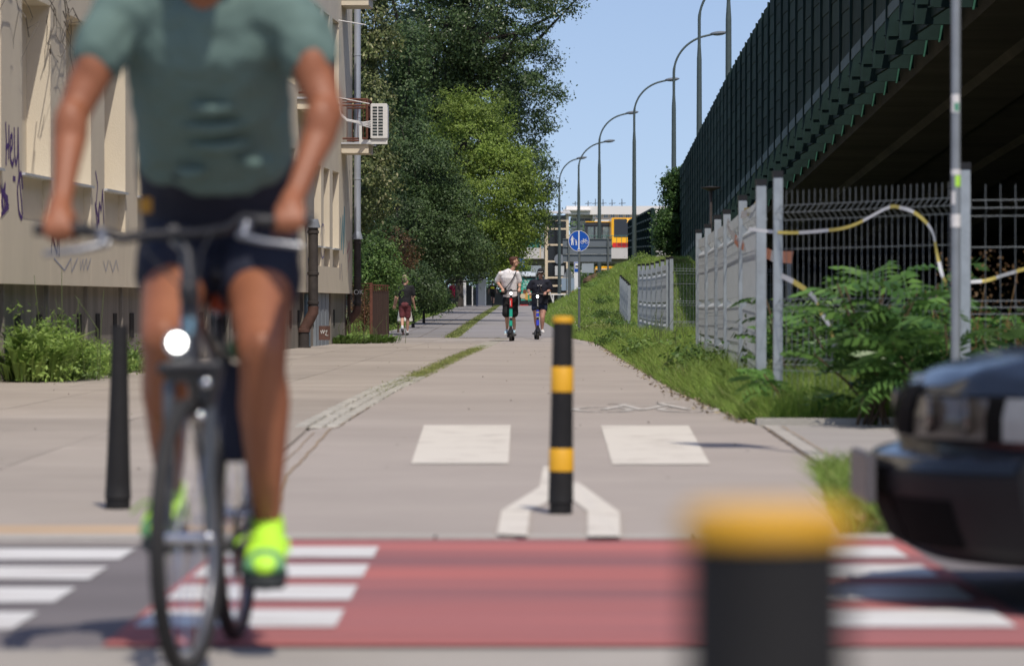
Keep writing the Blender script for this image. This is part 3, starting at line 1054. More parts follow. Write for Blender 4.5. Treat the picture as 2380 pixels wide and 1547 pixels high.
# ------------------------------------------------------------------ street lamps on the viaduct road
lampm = M('grey_green_pole', (0.075, 0.10, 0.095), 0.5, 0.12, 4, metal=0.2)
lheadm = M('lamp_head_grey', (0.13, 0.15, 0.17), 0.5, 0.1, 5)
lamps = [(1300, 367, 1352, 295, 'slender street lamp rising in front of the lift tower, leftmost of the row'),
         (1345, 328, 1416, 268, 'street lamp whose pole stands behind the round blue sign'),
         (1393, 262, 1469, 240, 'street lamp standing just left of the yellow bus'),
         (1474, 185, 1562, 212, 'street lamp rising beside the far grid barrier by the bus'),
         (1566, 78, 1670, 180, 'street lamp rising out of the ivy at the barrier end'),
         (1625, -60, 1740, 155, 'street lamp behind the noise barrier with its head out of view, slimmer pole'),
         (1693, -190, 1830, 131, 'thick lamp pole behind the noise barrier, nearest of the row')]
for px, hy, hx, Y, lab in lamps:
    H = zat(hy, Y)
    X = xat(px, Y)
    arm = xat(hx, Y) - X
    z0 = float(zg(X, Y)) - .3
    t = thing('street_lamp', (X, Y, z0), lab, 'street lamp', 'lamps along the viaduct road')
    zj = H - 2.9
    zk = H - 1.9
    auto_smooth(MB().tube([(X, Y, z0), (X, Y, zj - .6)], [.14, .10], 12).tube([(X, Y, zj - .6), (X, Y, zj)], [.10, .065], 12).build('pole', lampm, t), 50)
    pts = [(X, Y, zj)]
    for a in np.linspace(0, 1, 14):
        th = a * math.pi / 2 * .86
        pts.append((X + arm * .72 * (1 - math.cos(th)) / (1 - math.cos(math.pi / 2 * .86)), Y, zk + (H - .12 - zk) * math.sin(th) / math.sin(math.pi / 2 * .86)))
    pts.append((X + arm * .9, Y, H - .03))
    auto_smooth(MB().tube(pts, [.065] * 3 + [.05] * (len(pts) - 3), 8).build('arm', lampm, t), 50)
    hc = Vector((X + arm, Y, H))
    MM = Matrix.Rotation(-.10, 3, 'Y')
    auto_smooth(MB().ball(hc, (.42, .17, .10), 14, 8, MM).build('lamp_head', lheadm, t), 60)
    MB().ball(hc + Vector((.02, 0, -.055)), (.28, .12, .06), 12, 6, MM).build('lamp_glass', GLASS('lamp_glass', (.3, .3, .3), .15), t)

# mushroom park lamp
pX, pY = xat(1652, 110), 110
ml = thing('park_lamp', (pX, pY, float(zg(pX, pY))), 'slim park lamp with a flat disc head in front of the noise barrier', 'park lamp')
zt = zat(433, 110)
auto_smooth(MB().tube([(pX, pY, 0), (pX, pY, zt - .25)], .045, 10).build('pole', M('brownish_pole', (.07, .06, .055), .6, .2, 5), ml), 50)
auto_smooth(MB().lathe([(.05, -.32), (.06, -.22), (.06, -.14), (.30, -.05), (.31, -.02), (.02, 0)], (pX, pY, zt), 20).build('lamp_head', M('brownish_pole', (.07, .06, .055)), ml), 40)

# ------------------------------------------------------------------ wire mesh fences
capm = M('black_cap', (.01, .01, .011), .5)
wirem = M('galvanised_wire', (0.24, 0.265, 0.28), 0.5, 0.15, 9, metal=0.35)


def fence(t, pts, H, nwire, post_w=.075, skip=(), depth=.055, wire_r=.0023, postlist=True, zoff=0.0, wm=None):
    """posts at pts; welded panel with V folds between neighbours"""
    for i, (x, y) in enumerate(pts):
        z0 = float(zg(x, y)) + zoff + random.uniform(-.035, .035)
        pm = MB().box(x - post_w / 2, x + post_w / 2, y - post_w / 2, y + post_w / 2, z0 - .2, z0 + H)
        po = pm.build('post', galv, t, bevel=.004)
        MB().box(x - post_w / 2 - .004, x + post_w / 2 + .004, y - post_w / 2 - .004, y + post_w / 2 + .004, z0 + H + .001, z0 + H + .055).build('post_cap', capm, po)
        if i < len(pts) - 1 and i not in skip:
            a, b = Vector((x, y, 0)), Vector((*pts[i + 1], 0))
            d = (b - a).normalized()
            n = Vector((d.y, -d.x, 0))
            a, b = a + d * (post_w / 2 + .005) , b - d * (post_w / 2 + .005)
            za, zb_ = z0, float(zg(*pts[i + 1])) + zoff
            m_ = MB()
            H0, H = H, H - .13
            prof = [(.08, 0), (.38, 0), (.43, depth), (.48, 0), (H * .5 - .05, 0), (H * .5, depth), (H * .5 + .05, 0), (H - .22, 0), (H - .16, depth), (H - .10, 0), (H + .02, 0)]
            for k in range(nwire + 1):
                p = a.lerp(b, k / nwire)
                zz = za + (zb_ - za) * k / nwire
                m_.tube([p + n * o_ + Vector((0, 0, zz + h)) for h, o_ in prof], wire_r, 4, False)
            for h, o_ in prof[1:-1] + [(.9 * H * .5 - .35, 0), (H * .75, 0)]:
                m_.tube([a + n * (o_ + .006) + Vector((0, 0, za + h)), b + n * (o_ + .006) + Vector((0, 0, zb_ + h))], wire_r * 1.15, 4, False)
            H = H0
            m_.build('wire_panel', wm or wirem, t)


f1 = thing('mesh_fence', (2.3, 31, 0), 'galvanised wire mesh fence with thick posts around the sumac, tied with barrier tape', 'fence')
fence(f1, [(2.17, 30.9), (3.42, 28.6), (6.9, 28.6)], 1.95, 30)
fence(f1, [(2.17, 33.0), (2.43, 39.9), (2.61, 46), (2.64, 48.6), (2.74, 53), (2.77, 56.2)], 1.98, 44, .088, wire_r=.0022, wm=M('sunlit_wire', (.40, .43, .45), .5, .12, 9, metal=.2))  # lighter copy of the wire colour stands in for sun on these panels
f2 = thing('mesh_fence', (3.65, 97, 0), 'further galvanised mesh fence of closely set posts on the grassy bank', 'fence')
fence(f2, [(3.62, 88)] + [(3.63, 88 + 3.35 * k) for k in range(1, 7)], 1.93, 36, .085, wire_r=.0035, wm=M('sunlit_wire', (.40, .43, .45)))
fence(f2, [(3.70, 87.9), (6.4, 87.4)], 1.93, 34, .085, wire_r=.0035)
f3 = thing('mesh_fence', (3.7, 120, 0), 'short run of low fence posts farthest along the bank', 'fence')
fence(f3, [(3.62 + .012 * k, 117 + 2.2 * k) for k in range(6)], 1.75, 24, .085, wm=M('sunlit_wire', (.40, .43, .45)), wire_r=.0035, zoff=-.42)

# barrier tape tangled in the fence
tapem = M('barrier_tape', (0.62, 0.63, 0.64), 0.5, 0.05, 3)
tapey = M('barrier_tape_yellow', (0.55, 0.45, 0.12), 0.5, 0.08, 3)
tapeo = M('barrier_tape_orange', (0.62, 0.20, 0.10), 0.5, 0.1, 3)


def tape(lab, pts, w=.045, mats=(tapem, tapey), seg=5):
    pts = [Vector(p) for p in pts]
    dense = []
    for i in range(len(pts) - 1):
        for k in range(6):
            t = k / 6
            p0, p1, p2, p3 = pts[max(i - 1, 0)], pts[i], pts[i + 1], pts[min(i + 2, len(pts) - 1)]
            dense.append(.5 * ((2 * p1) + (p2 - p0) * t + (2 * p0 - 5 * p1 + 4 * p2 - p3) * t * t + (-p0 + 3 * p1 - 3 * p2 + p3) * t ** 3))
    dense.append(pts[-1])
    T = thing('barrier_tape', pts[0], lab, 'tape')
    for i in range(len(dense) - 1):
        d = (dense[i + 1] - dense[i]).normalized()
        tw = .5 * math.sin(i * .4)
        up = Vector((.15, math.sin(tw) * .6, 1))
        up = (up - d * up.dot(d)).normalized() * w / 2
        d2 = (dense[min(i + 2, len(dense) - 1)] - dense[i + 1])
        if i % seg == 0: mbq = MB()
        pu = up if i % seg == 0 else pu
        mbq.quad(dense[i] - pu, dense[i + 1] - up, dense[i + 1] + up, dense[i] + pu)
        pu = up
        if i % seg == seg - 1 or i == len(dense) - 2:
            k_ = (i // seg) % 2
            mbq.build(('white_band', 'coloured_band')[k_], mats[k_], T)


YT = lambda px: 30.9 - 2.3 * (px - 1813) / 392 - .07
T_ = lambda px, py: at(px, py, YT(px))
tape('yellow and white barrier tape sagging across the mesh panel', [T_(1740, 532), T_(1815, 540), T_(1880, 539), T_(1975, 526), T_(2060, 484), T_(2090, 482), T_(2130, 497), T_(2165, 535), T_(2178, 590), T_(2190, 640), T_(2200, 655)], .027)
tape('yellow and white tape end hanging below into the sumac', [at(1815, 640, 30.6), at(1850, 658, 30.2), at(1890, 688, 29.9), at(1905, 720, 29.7), at(1925, 752, 29.5), at(1938, 790, 29.4), at(1945, 815, 29.4)], .042)
tape('orange and white tape flapping between the fence posts', [at(1690, 515, 46), at(1712, 560, 42), at(1740, 575, 38), at(1785, 590, 36), at(1800, 596, 33.5), at(1842, 598, 31)], .10, (tapem, tapeo))
tape('faded yellow tape behind the right hand mesh panel', [at(2245, 655, 30), at(2290, 652, 30), at(2330, 640, 30), at(2390, 622, 30)], .028)
tape('bunched tape wound round the top of a fence post', [at(1722, 500, 39.6), at(1745, 490, 37), at(1758, 470, 35), at(1764, 455, 34), at(1750, 487, 36), at(1728, 492, 39.5)], .08)

# ------------------------------------------------------------------ sign pole on the right, with stickers
sp = thing('sign_pole', (2.46, 21.0, 0), 'tall grey steel sign pole with torn stickers beside the fence', 'pole')
X, Y = 2.46, 21.0
auto_smooth(MB().tube([(X, Y, -.1), (X, Y, 6.5)], .026, 16).build('pole', M('grey_pole_paint', (.24, .26, .28), .5, .12, 8, metal=.2), sp), 50)
MB().box(X - .28, X + .18, Y - .045, Y - .03, 5.2, 6.5).build('sign_plate', galv, sp)


def wrap(z0, z1, a0, a1, mat, nm, r=.0275):
    m_ = MB()
    n = 7
    for i in range(n):
        t0, t1 = a0 + (a1 - a0) * i / n, a0 + (a1 - a0) * (i + 1) / n
        m_.quad((X + r * math.sin(t0), Y - r * math.cos(t0), z0), (X + r * math.sin(t1), Y - r * math.cos(t1), z0), (X + r * math.sin(t1), Y - r * math.cos(t1), z1), (X + r * math.sin(t0), Y - r * math.cos(t0), z1))
    m_.build(nm, mat, sp)


stw = M('torn_paper', (.62, .60, .58), .8, .15, 30, col2=(.75, .72, .7))
wrap(zat(262, Y), zat(220, Y), -1.2, .7, stw, 'sticker')
wrap(zat(259, Y), zat(240, Y), -.4, .6, M('green_print', (.1, .3, .2), .7), 'sticker_print', .0282)
wrap(zat(407, Y), zat(394, Y), -1.4, 1.4, stw, 'sticker')
wrap(zat(434, Y), zat(408, Y), -.2, 1.5, M('lime_sticker', (.42, .75, .08), .5, .05), 'sticker', .0279)
wrap(zat(475, Y), zat(445, Y), -1.1, -.2, stw, 'sticker')
wrap(zat(528, Y), zat(498, Y), -1.5, 1.3, stw, 'sticker')
# ------------------------------------------------------------------ overpass, lift tower, buses, flats
concm = M('pale_concrete', srgb(196, 192, 186), 0.9, 0.1, 0.6, 0.2, 30)
concd = M('grey_concrete', srgb(150, 147, 140), 0.9, 0.15, 0.5, 0.2, 30)
YO = 322
ov = thing('overpass', (2, YO, .75), 'pale concrete road overpass crossing behind the lift tower', 'overpass')
MB().box(-40, 30, YO, YO + 16, zat(601, YO), zat(576, YO)).build('deck', concm, ov)
MB().box(-40, 30, YO + 1.5, YO + 14, zat(613, YO), zat(602, YO)).build('girder', concd, ov)
for px in (1262, 1120, 1520):
    MB().box(xat(px, YO) - .35, xat(px, YO) + .35, YO + 3, YO + 4.2, 0, zat(613, YO) - .002).build('pier', concm, ov)
MB().box(-40, 30, YO + 14.2, YO + 15.5, 0, 2.2).build('back_wall', concd, ov)
grn = M('green_railing', (0.03, 0.13, 0.10), 0.5, 0.15, 5)
for i in range(34):
    x = -1.6 + i * .42
    MB().tube([(x, YO + .2, zat(577, YO)), (x, YO + .2, zat(577, YO) + 1.05)], .02, 4).build('railing_bar', grn, ov)
MB().tube([(-8, YO + .2, zat(577, YO) + 1.07), (13, YO + .2, zat(577, YO) + 1.07)], .03, 5).build('railing_rail', grn, ov)
gp_ = MB()
MB().box(-1.4, xat(1262, YO) - .3, YO + .25, YO + .27, zat(577, YO) + .1, zat(577, YO) + .98).build('green_glazing', M('green_glazing', (.06, .22, .16), .2, .2, 1), ov)

creamf = M('cream_steel', srgb(214, 196, 166), 0.5, 0.08, 3)
YL = 308
lt = thing('lift_tower', (xat(1294, YL), YL, .75), 'tall lift tower of dark glass in a cream steel frame', 'lift tower')
x0, x1 = xat(1270, YL), xat(1319, YL)
zb0, zt0 = .7, zat(497, YL)
for xx in (x0, x1):
    for yy in (YL, YL + 2.2):
        MB().box(xx - .11, xx + .11, yy - .1, yy + .1, zb0, zt0).build('column', creamf, lt)
for py in (512, 532, 569, 607.5, 645, 664, 683):
    z = zat(py, YL)
    MB().box(x0 + .115, x1 - .115, YL - .07, YL + .07, z - .07, z + .07).build('beam', creamf, lt)
    MB().box(x1 - .07, x1 + .07, YL + .105, YL + 2.09, z - .07, z + .07).build('beam', creamf, lt)
zs = [zat(p, YL) for p in (699, 683, 664, 645, 607.5, 569, 532, 512, 498)]
for i in range(len(zs) - 1):
    MB().box(x0 + .12, x1 - .12, YL + .02, YL + .04, zs[i] + .075, zs[i + 1] - .075).build('pane', GLASS('dark_lift_glass', (.012, .012, .012), .08), lt)
MB().box(x0 + .05, x1 - .05, YL + .5, YL + 2.1, zb0, zt0 - .1).build('shaft', M('dark_shaft', (.012, .011, .010), .7), lt)
MB().hexa([(x0 - .35, YL - .4, zt0), (x1 + .3, YL - .4, zt0), (x1 + .3, YL + 2.5, zt0 + .1), (x0 - .35, YL + 2.5, zt0 + .1), (x0 - .3, YL - .4, zt0 + .14), (x1 + .25, YL - .4, zt0 + .14), (x1 + .2, YL + 2.5, zt0 + .3), (x0 - .25, YL + 2.5, zt0 + .3)]).build('roof', M('corrugated_roof', (.6, .58, .56), .5, .1, 4), lt)
for xx in (1256, 1266):
    MB().box(xat(xx, YL) - .06, xat(xx, YL) + .06, YL + 1, YL + 1.12, zat(600, YL), zat(530, YL)).build('side_post', creamf, lt)
MB().box(xat(1256, YL), xat(1268, YL), YL + .98, YL + 1.13, zat(532, YL), zat(529, YL)).build('side_beam', creamf, lt)

# buses on the overpass
busy = M('bus_yellow', srgb(236, 176, 20), 0.35, 0.04, 3, coat=.3)
busr = M('bus_red', srgb(196, 30, 30), 0.35, 0.05, 3, coat=.3)
busg = GLASS('bus_glass', (.012, .014, .018), .06)
YB = 328
b1 = thing('city_bus', (xat(1462, YB), YB, zat(576, YB)), 'yellow and red city bus seen from behind on the overpass', 'bus')
bx0, bx1 = xat(1421, YB), xat(1500, YB)
zbt, zbb = zat(506, YB), zat(577, YB)
MB().box(bx0, bx1, YB, YB + 11, zbb + .25, zbt).build('body', busy, b1, bevel=.06)
MB().box(bx0 + .22, bx1 - .22, YB - .02, YB + .1, zat(551, YB), zat(509, YB)).build('rear_window', busg, b1)
MB().box(bx0 + .1, bx1 - .1, YB - .03, YB + .1, zat(576, YB) + .05, zat(564, YB)).build('lower_panel', busr, b1)
for k in range(3):
    MB().box(bx0 + .55, bx1 - 1.2, YB - .045, YB - .02, zat(572, YB) + k * .1, zat(572, YB) + k * .1 + .05).build('grille_slat', M('dark_red', (.12, .01, .012), .6), b1)
for xx in (bx0 + .28, bx0 + 1.9):
    MB().box(xx, xx + .14, YB - .05, YB, zat(572, YB), zat(566, YB)).build('tail_light', M('tail_light', (.5, .02, .02), .3), b1)
text('route_number', '7901', .42, ((bx0 + bx1) / 2 + .25, YB - .03, zat(513.5, YB)), FACING, EMIT('amber_display', (1, .55, .08), 1.2), b1, .004)
b2 = thing('city_bus', (xat(1390, 334), 334, zat(576, 334)), 'second bus with dark roof standing left of the yellow red bus', 'bus')
Y2 = 334
cx0, cx1 = xat(1358, Y2), xat(1421, Y2)
MB().box(cx0 + .05, cx1, Y2, Y2 + 2.5, zat(577, Y2) + .2, zat(556, Y2)).build('body', busy, b2)
MB().box(cx0, cx1, Y2, Y2 + 2.5, zat(527, Y2), zat(516.5, Y2)).build('roof', M('dark_roof', (.03, .034, .04), .4), b2, bevel=.1)
MB().box(cx0 + .1, cx1, Y2 + .05, Y2 + 2.4, zat(516.4, Y2), zat(514.5, Y2)).build('roof_edge', busy, b2)
for k, (pa, pb) in enumerate(((1359, 1366), (1380, 1384), (1398, 1401), (1418, 1421))):
    MB().box(xat(pa, Y2), xat(pb, Y2), Y2 + .01, Y2 + 2.4, zat(556, Y2), zat(527, Y2)).build('pillar', M('dark_roof', (.03, .034, .04)), b2)
for k, (pa, pb) in enumerate(((1366, 1380), (1384, 1398), (1401, 1418))):
    MB().box(xat(pa, Y2), xat(pb, Y2), Y2 + .06, Y2 + .08, zat(556, Y2), zat(527, Y2)).build('window_pane', GLASS('clear_bus_glass', (.35, .42, .45), .02, .75), b2)
YV = 290
b3 = thing('city_bus', (xat(1415, YV), YV, .8), 'yellow bus roof showing above the grassy bank under the overpass', 'bus')
MB().box(xat(1383, YV), xat(1462, YV), YV, YV + 2.4, 1.0, zat(619, YV)).build('body', busy, b3, bevel=.08)
MB().box(xat(1384, YV), xat(1461, YV), YV - .02, YV + .2, zat(634, YV) - 1.0, zat(628, YV)).build('window', busg, b3)
MB().box(xat(1384, YV), xat(1461, YV), YV - .015, YV + .1, zat(626, YV), zat(624.5, YV)).build('stripe', white_paint, b3)

# block of flats
YA = 620
fl = thing('block_of_flats', (xat(1420, YA), YA, .75), 'white and peach block of flats with small windows behind the overpass', 'building')
whitem = M('white_render', srgb(226, 222, 216), 0.9, 0.04, 0.3)
peach = M('peach_render', srgb(222, 198, 170), 0.9, 0.04, 0.3)
ax0, axm, ax1 = xat(1316, YA), xat(1378, YA), xat(1640, YA)
ztp = zat(479, YA)
MB().box(axm, ax1, YA, YA + 14, .5, ztp - 1.4).build('wall', whitem, fl)
MB().box(ax0 + .9, axm - .001, YA + 3, YA + 14, .5, ztp - 1.6).build('wing_wall', whitem, fl)
MB().box(ax0, ax1 + .4, YA - .5, YA + 14.5, ztp - 1.398, ztp).build('roof', whitem, fl)
MB().box(ax0 - .5, axm - .4, YA - 1.5, YA + 2, zat(489, YA) - .05, zat(487, YA)).build('canopy', whitem, fl)
for (pa, pb, ya, yb) in ((1382, 1508, 493, 509.5), (1382, 1420, 524, 535), (1430, 1510, 512, 523)):
    MB().box(xat(pa, YA), xat(pb, YA), YA - .06, YA - .001, zat(yb, YA), zat(ya, YA)).build('coloured_panel', peach, fl)
winm = GLASS('flat_window', (.10, .12, .14), .1)
fwm = M('window_frame_white', (.7, .7, .68), .6)
for py in (500, 521, 541, 561):
    for px in (1388, 1408, 1424, 1443, 1459, 1474, 1492, 1508, 1530, 1550):
        wpx = 5 if px in (1388, 1474) else 8
        x_, z_ = xat(px, YA), zat(py + .8, YA)
        ww, hh = wpx * YA / FPX, 9 * YA / FPX
        f_ = MB().box(x_ - ww / 2 - .08, x_ + ww / 2 + .08, YA - .10, YA - .065, z_ - hh / 2 - .08, z_ + hh / 2 + .08).build('window', fwm, fl)
        MB().box(x_ - ww / 2, x_ - .05, YA - .125, YA - .103, z_ - hh / 2, z_ + hh / 2).box(x_ + .05, x_ + ww / 2, YA - .125, YA - .103, z_ - hh / 2, z_ + hh / 2).build('pane', winm, f_)
for py in (492.5, 507, 522, 538):
    for pxa, pxb in ((1326, 1340), (1343, 1358), (1360, 1374)):
        f_ = MB().box(xat(pxa, YA), xat(pxb, YA), YA + 2.9, YA + 2.999, zat(py + 6, YA), zat(py, YA)).build('loggia', M('loggia_shade', (.22, .22, .24), .8), fl)
        MB().box(xat(pxa, YA), xat(pxb, YA), YA + 2.4, YA + 2.89, zat(py + 9, YA), zat(py + 6.1, YA)).build('parapet', whitem, f_)
for px in (1338, 1368, 1385, 1403, 1424, 1447):
    x_ = xat(px, YA)
    MB().tube([(x_, YA + 4, ztp), (x_, YA + 4, ztp + .7 + random.random() * .6)], .06, 4).tube([(x_ - .5, YA + 4, ztp + .5), (x_ + .6, YA + 4, ztp + .6)], .05, 4).build('aerial', dark_metal, fl)

# ------------------------------------------------------------------ signs
bluem = M('sign_blue', srgb(20, 84, 180), 0.4, 0.03, 3)
signw = M('sign_white', srgb(225, 226, 228), 0.45, 0.02, 3)
signback = M('sign_back_grey', srgb(132, 138, 144), 0.5, 0.06, 3, metal=.2)
polem = M('sign_pole_steel', (.16, .18, .18), .5, .1, 6, metal=.3)


def disc(mb, c, r, th=.012, n=32):
    return mb.lathe([(r, 0), (r, th)], (c[0], c[1], c[2]), n, 'y')


YS = 110
sx, sz = xat(1345.5, YS), zat(560, YS)
g0z = float(zg(sx, YS))
sg = thing('path_sign', (sx, YS, g0z), 'round blue sign with walking pair and bicycle beside the grassy bank', 'sign')
auto_smooth(MB().tube([(sx + .01, YS + .05, g0z - .2), (sx + .01, YS + .05, sz + .26)], .035, 12).build('pole', polem, sg), 50)
dsc = disc(MB(), (sx, YS, sz), .305).build('sign_face', bluem, sg)
m_ = MB()
for i in range(40):
    a0, a1 = 2 * math.pi * i / 40, 2 * math.pi * (i + 1) / 40
    m_.quad((sx + .292 * math.cos(a0), YS - .003, sz + .292 * math.sin(a0)), (sx + .292 * math.cos(a1), YS - .003, sz + .292 * math.sin(a1)),
            (sx + .305 * math.cos(a1), YS - .003, sz + .305 * math.sin(a1)), (sx + .305 * math.cos(a0), YS - .003, sz + .305 * math.sin(a0)))
m_.build('rim', signw, dsc)
MB().box(sx - .018, sx + .018, YS - .006, YS - .001, sz - .295, sz + .295).build('divider', signw, dsc)


def person_glyph(mb, cx, cz, h, arm):
    F = lambda a, c: (cx + a * h, YS - .004, cz + c * h)
    mb.lathe([(.08 * h, -.003), (.08 * h, .0)], (cx, YS - .003, cz + .45 * h), 12, 'y')
    mb.poly([F(-.12, .34), F(-.12, -.02), F(-.14, -.5), F(-.04, -.5), F(0, -.1), F(.05, -.5), F(.15, -.5), F(.11, 0), F(.12, .34)])
    mb.poly([F(.11, .33), F(.13, .27), F(arm[0], arm[1] - .04), F(arm[0], arm[1] + .03)])
    mb.poly([F(-.12, .33), F(-.2, .02), F(-.15, .02), F(-.11, .2)])


m_ = MB()
person_glyph(m_, sx - .19, sz + .01, .26, (.42, .02))
person_glyph(m_, sx - .075, sz - .05, .155, (-.3, .30))
m_.build('pedestrian_symbol', signw, dsc)
m_ = MB()
for c in (.10, .225):
    for i in range(20):
        a0, a1 = 2 * math.pi * i / 20, 2 * math.pi * (i + 1) / 20
        m_.quad(*[(sx + c + r_ * math.cos(a), YS - .004, sz - .03 + r_ * math.sin(a)) for r_, a in ((.038, a0), (.038, a1), (.05, a1), (.05, a0))])
bp_ = lambda a, c: (sx + a, YS - .006, sz + c)
for a, b in (((.10, -.03), (.135, .035)), ((.135, .035), (.20, .035)), ((.20, .035), (.16, -.03)), ((.16, -.03), (.10, -.03)), ((.16, -.03), (.13, .055)), ((.225, -.03), (.195, .065)), ((.115, .055), (.15, .055)), ((.195, .065), (.225, .07))):
    m_.tube([bp_(*a), bp_(*b)], .006, 4)
m_.build('bicycle_symbol', signw, dsc)
m_ = MB()
for k in range(5):
    m_.tube([bp_(.06 + k * .035, -.17), bp_(.075 + k * .035, -.13 + .02 * (k % 2)), bp_(.085 + k * .035, -.19)], .004, 4)
m_.build('scribble', M('pale_blue_scribble', (.2, .4, .7), .5), dsc)
m_ = MB().box(sx - .05, sx + .05, YS - .008, YS - .002, sz - .265, sz - .245).lathe([(.035, -.008), (.035, -.002)], (sx, YS, sz - .24), 14, 'y')
m_.build('sticker', signw, dsc)
MB().box(sx - .03, sx + .05, YS + .0, YS + .09, zat(671, YS), zat(668, YS)).build('clamp', chrome, sg)

YS2 = 262
s2 = thing('path_sign', (xat(1207, YS2), YS2, .73), 'small distant round blue sign half hidden behind the scooter rider', 'sign')
c_ = at(1209, 611.5, YS2)
disc(MB(), c_, .36).build('sign_face', bluem, s2)
auto_smooth(MB().tube([(c_.x - .1, YS2 + .05, .6), (c_.x - .1, YS2 + .05, c_.z)], .04, 8).build('pole', polem, s2), 50)
m_ = MB()
for k in (-.18, 0, .17):
    m_.lathe([(.05, -.006), (.05, -.002)], (c_.x + k, c_.y, c_.z - .03), 10, 'y').box(c_.x + k - .035, c_.x + k + .035, c_.y - .006, c_.y - .002, c_.z - .14, c_.z + .1)
m_.build('symbol', signw, s2)

YI = 200
ib = thing('direction_board', (xat(1364, YI), YI, float(zg(3.9, YI))), 'large grey back of a road direction board with ribs', 'sign board')
for k in range(3):
    za, zb_ = zat(608.5 - k * 18, YI), zat(591.5 - k * 18, YI)
    MB().box(xat(1308, YI), xat(1421, YI), YI, YI + .03, za + .005, zb_).build('panel', M('board_back', srgb(112, 120, 126), .5, .06, 2, metal=.2), ib)
    MB().box(xat(1308, YI), xat(1421, YI), YI - .05, YI - .001, zb_ - .02, zb_ + .02).build('rib', polem, ib)
for px in (1322, 1413):
    auto_smooth(MB().tube([(xat(px, YI), YI - .1, 0), (xat(px, YI), YI - .1, zat(556, YI))], .05, 10).build('post', polem, ib), 50)

YD = 297
ds = thing('road_sign', (xat(1300, YD), YD, .75), 'grey round sign back with a plate below fixed on the lamp pole', 'sign')
c_ = at(1300, 602, YD)
disc(MB(), c_, .40).build('sign_back', signback, ds)
MB().box(xat(1290, YD), xat(1311, YD), YD, YD + .02, zat(640, YD), zat(618, YD)).build('plate', M('plate_back', srgb(190, 192, 190), .5, .08, 2), ds)
MB().box(c_.x - .05, c_.x + .05, YD + .03, YD + .1, .7, c_.z + .4).build('bracket', polem, ds)
YT_ = 240
ts = thing('warning_sign', (xat(1321, YT_), YT_, .65), 'grey triangular sign back above a rectangular plate beside the bus stop', 'sign')
MB().hexa([(*at(1308, 645, YT_).xy, zat(645, YT_)), (*at(1334, 645, YT_).xy, zat(645, YT_)), (xat(1334, YT_), YT_ + .02, zat(645, YT_)), (xat(1308, YT_), YT_ + .02, zat(645, YT_)),
           (xat(1320, YT_), YT_, zat(622, YT_)), (xat(1322, YT_), YT_, zat(622, YT_)), (xat(1322, YT_), YT_ + .02, zat(622, YT_)), (xat(1320, YT_), YT_ + .02, zat(622, YT_))]).build('triangle_back', signback, ts)
MB().box(xat(1305, YT_), xat(1335, YT_), YT_, YT_ + .02, zat(675, YT_), zat(646, YT_)).build('plate', M('plate_blue_grey', srgb(140, 158, 175), .5, .05, 2), ts)
for px in (1317, 1326):
    MB().tube([(xat(px, YT_), YT_ - .04, .6), (xat(px, YT_), YT_ - .04, zat(624, YT_))], .03, 8).build('post', polem, ts)
YQ = 255
bs = thing('bus_stop_totem', (xat(1341, YQ), YQ, .7), 'white bus stop totem with a blue bus symbol at the top', 'bus stop')
MB().box(xat(1334, YQ), xat(1348, YQ), YQ, YQ + .12, .7, zat(607, YQ)).build('panel', signw, bs)
bl_ = MB().box(xat(1335, YQ), xat(1347, YQ), YQ - .012, YQ - .001, zat(632, YQ), zat(609, YQ)).build('blue_field', bluem, bs)
MB().box(xat(1336.5, YQ), xat(1345.5, YQ), YQ - .02, YQ - .013, zat(624, YQ), zat(611, YQ)).build('white_field', signw, bl_)
MB().box(xat(1337.5, YQ), xat(1344.5, YQ), YQ - .03, YQ - .021, zat(620.5, YQ), zat(617, YQ)).build('bus_symbol', black_plastic, bl_)
for px, w_, ya, yb in ((1366, 14, 612, 634), (1246, 12, 617, 634)):
    Yq = 270
    q = thing('information_board', (xat(px, Yq), Yq, .75), 'grey board on a post behind the large direction board' if px > 1300 else 'pale board on a post behind the capped scooter rider', 'sign board')
    MB().box(xat(px - w_, Yq), xat(px + w_, Yq), Yq, Yq + .03, zat(yb, Yq), zat(ya, Yq)).build('panel', M('pale_board', srgb(150, 160, 166), .5, .1, 1), q)
    MB().tube([(xat(px, Yq), Yq + .06, .7), (xat(px, Yq), Yq + .06, zat(ya, Yq))], .04, 8).build('post', polem, q)

# bus shelter with an advertisement
YH = 286
sh = thing('bus_shelter', (xat(1232, YH), YH, .75), 'bus shelter with curved pale roof and a lit green poster', 'bus shelter')
hx0, hx1 = xat(1207, YH), xat(1264, YH)
zr = zat(633, YH)
prof = [(-.2, 0), (.3, .18), (.9, .28), (1.5, .25), (1.9, .1)]
m_ = MB()
for i in range(len(prof) - 1):
    (a, ha), (b, hb) = prof[i], prof[i + 1]
    m_.hexa([(hx0, YH + a, zr - .3 + ha), (hx1, YH + a, zr - .3 + ha), (hx1, YH + b, zr - .3 + hb), (hx0, YH + b, zr - .3 + hb),
             (hx0, YH + a, zr - .2 + ha), (hx1, YH + a, zr - .2 + ha), (hx1, YH + b, zr - .2 + hb), (hx0, YH + b, zr - .2 + hb)])
m_.build('roof', M('pale_shelter_roof', (.55, .60, .62), .25, .1, 2), sh)
for xx in (hx0 + .05, hx1 - .05):
    MB().box(xx - .04, xx + .04, YH + .1, YH + .2, .7, zr - .2).build('post', dark_metal, sh)
ad = MB().box(xat(1209, YH), xat(1256, YH), YH, YH + .15, zat(703, YH), zat(640, YH)).build('poster_case', dark_metal, sh)
MB().box(xat(1211, YH), xat(1254, YH), YH - .02, YH - .001, zat(698, YH), zat(642, YH)).build('poster', M('poster_green', srgb(70, 170, 148), .5, .04, 2), ad)
blk = M('poster_black', (.012, .014, .016), .5)
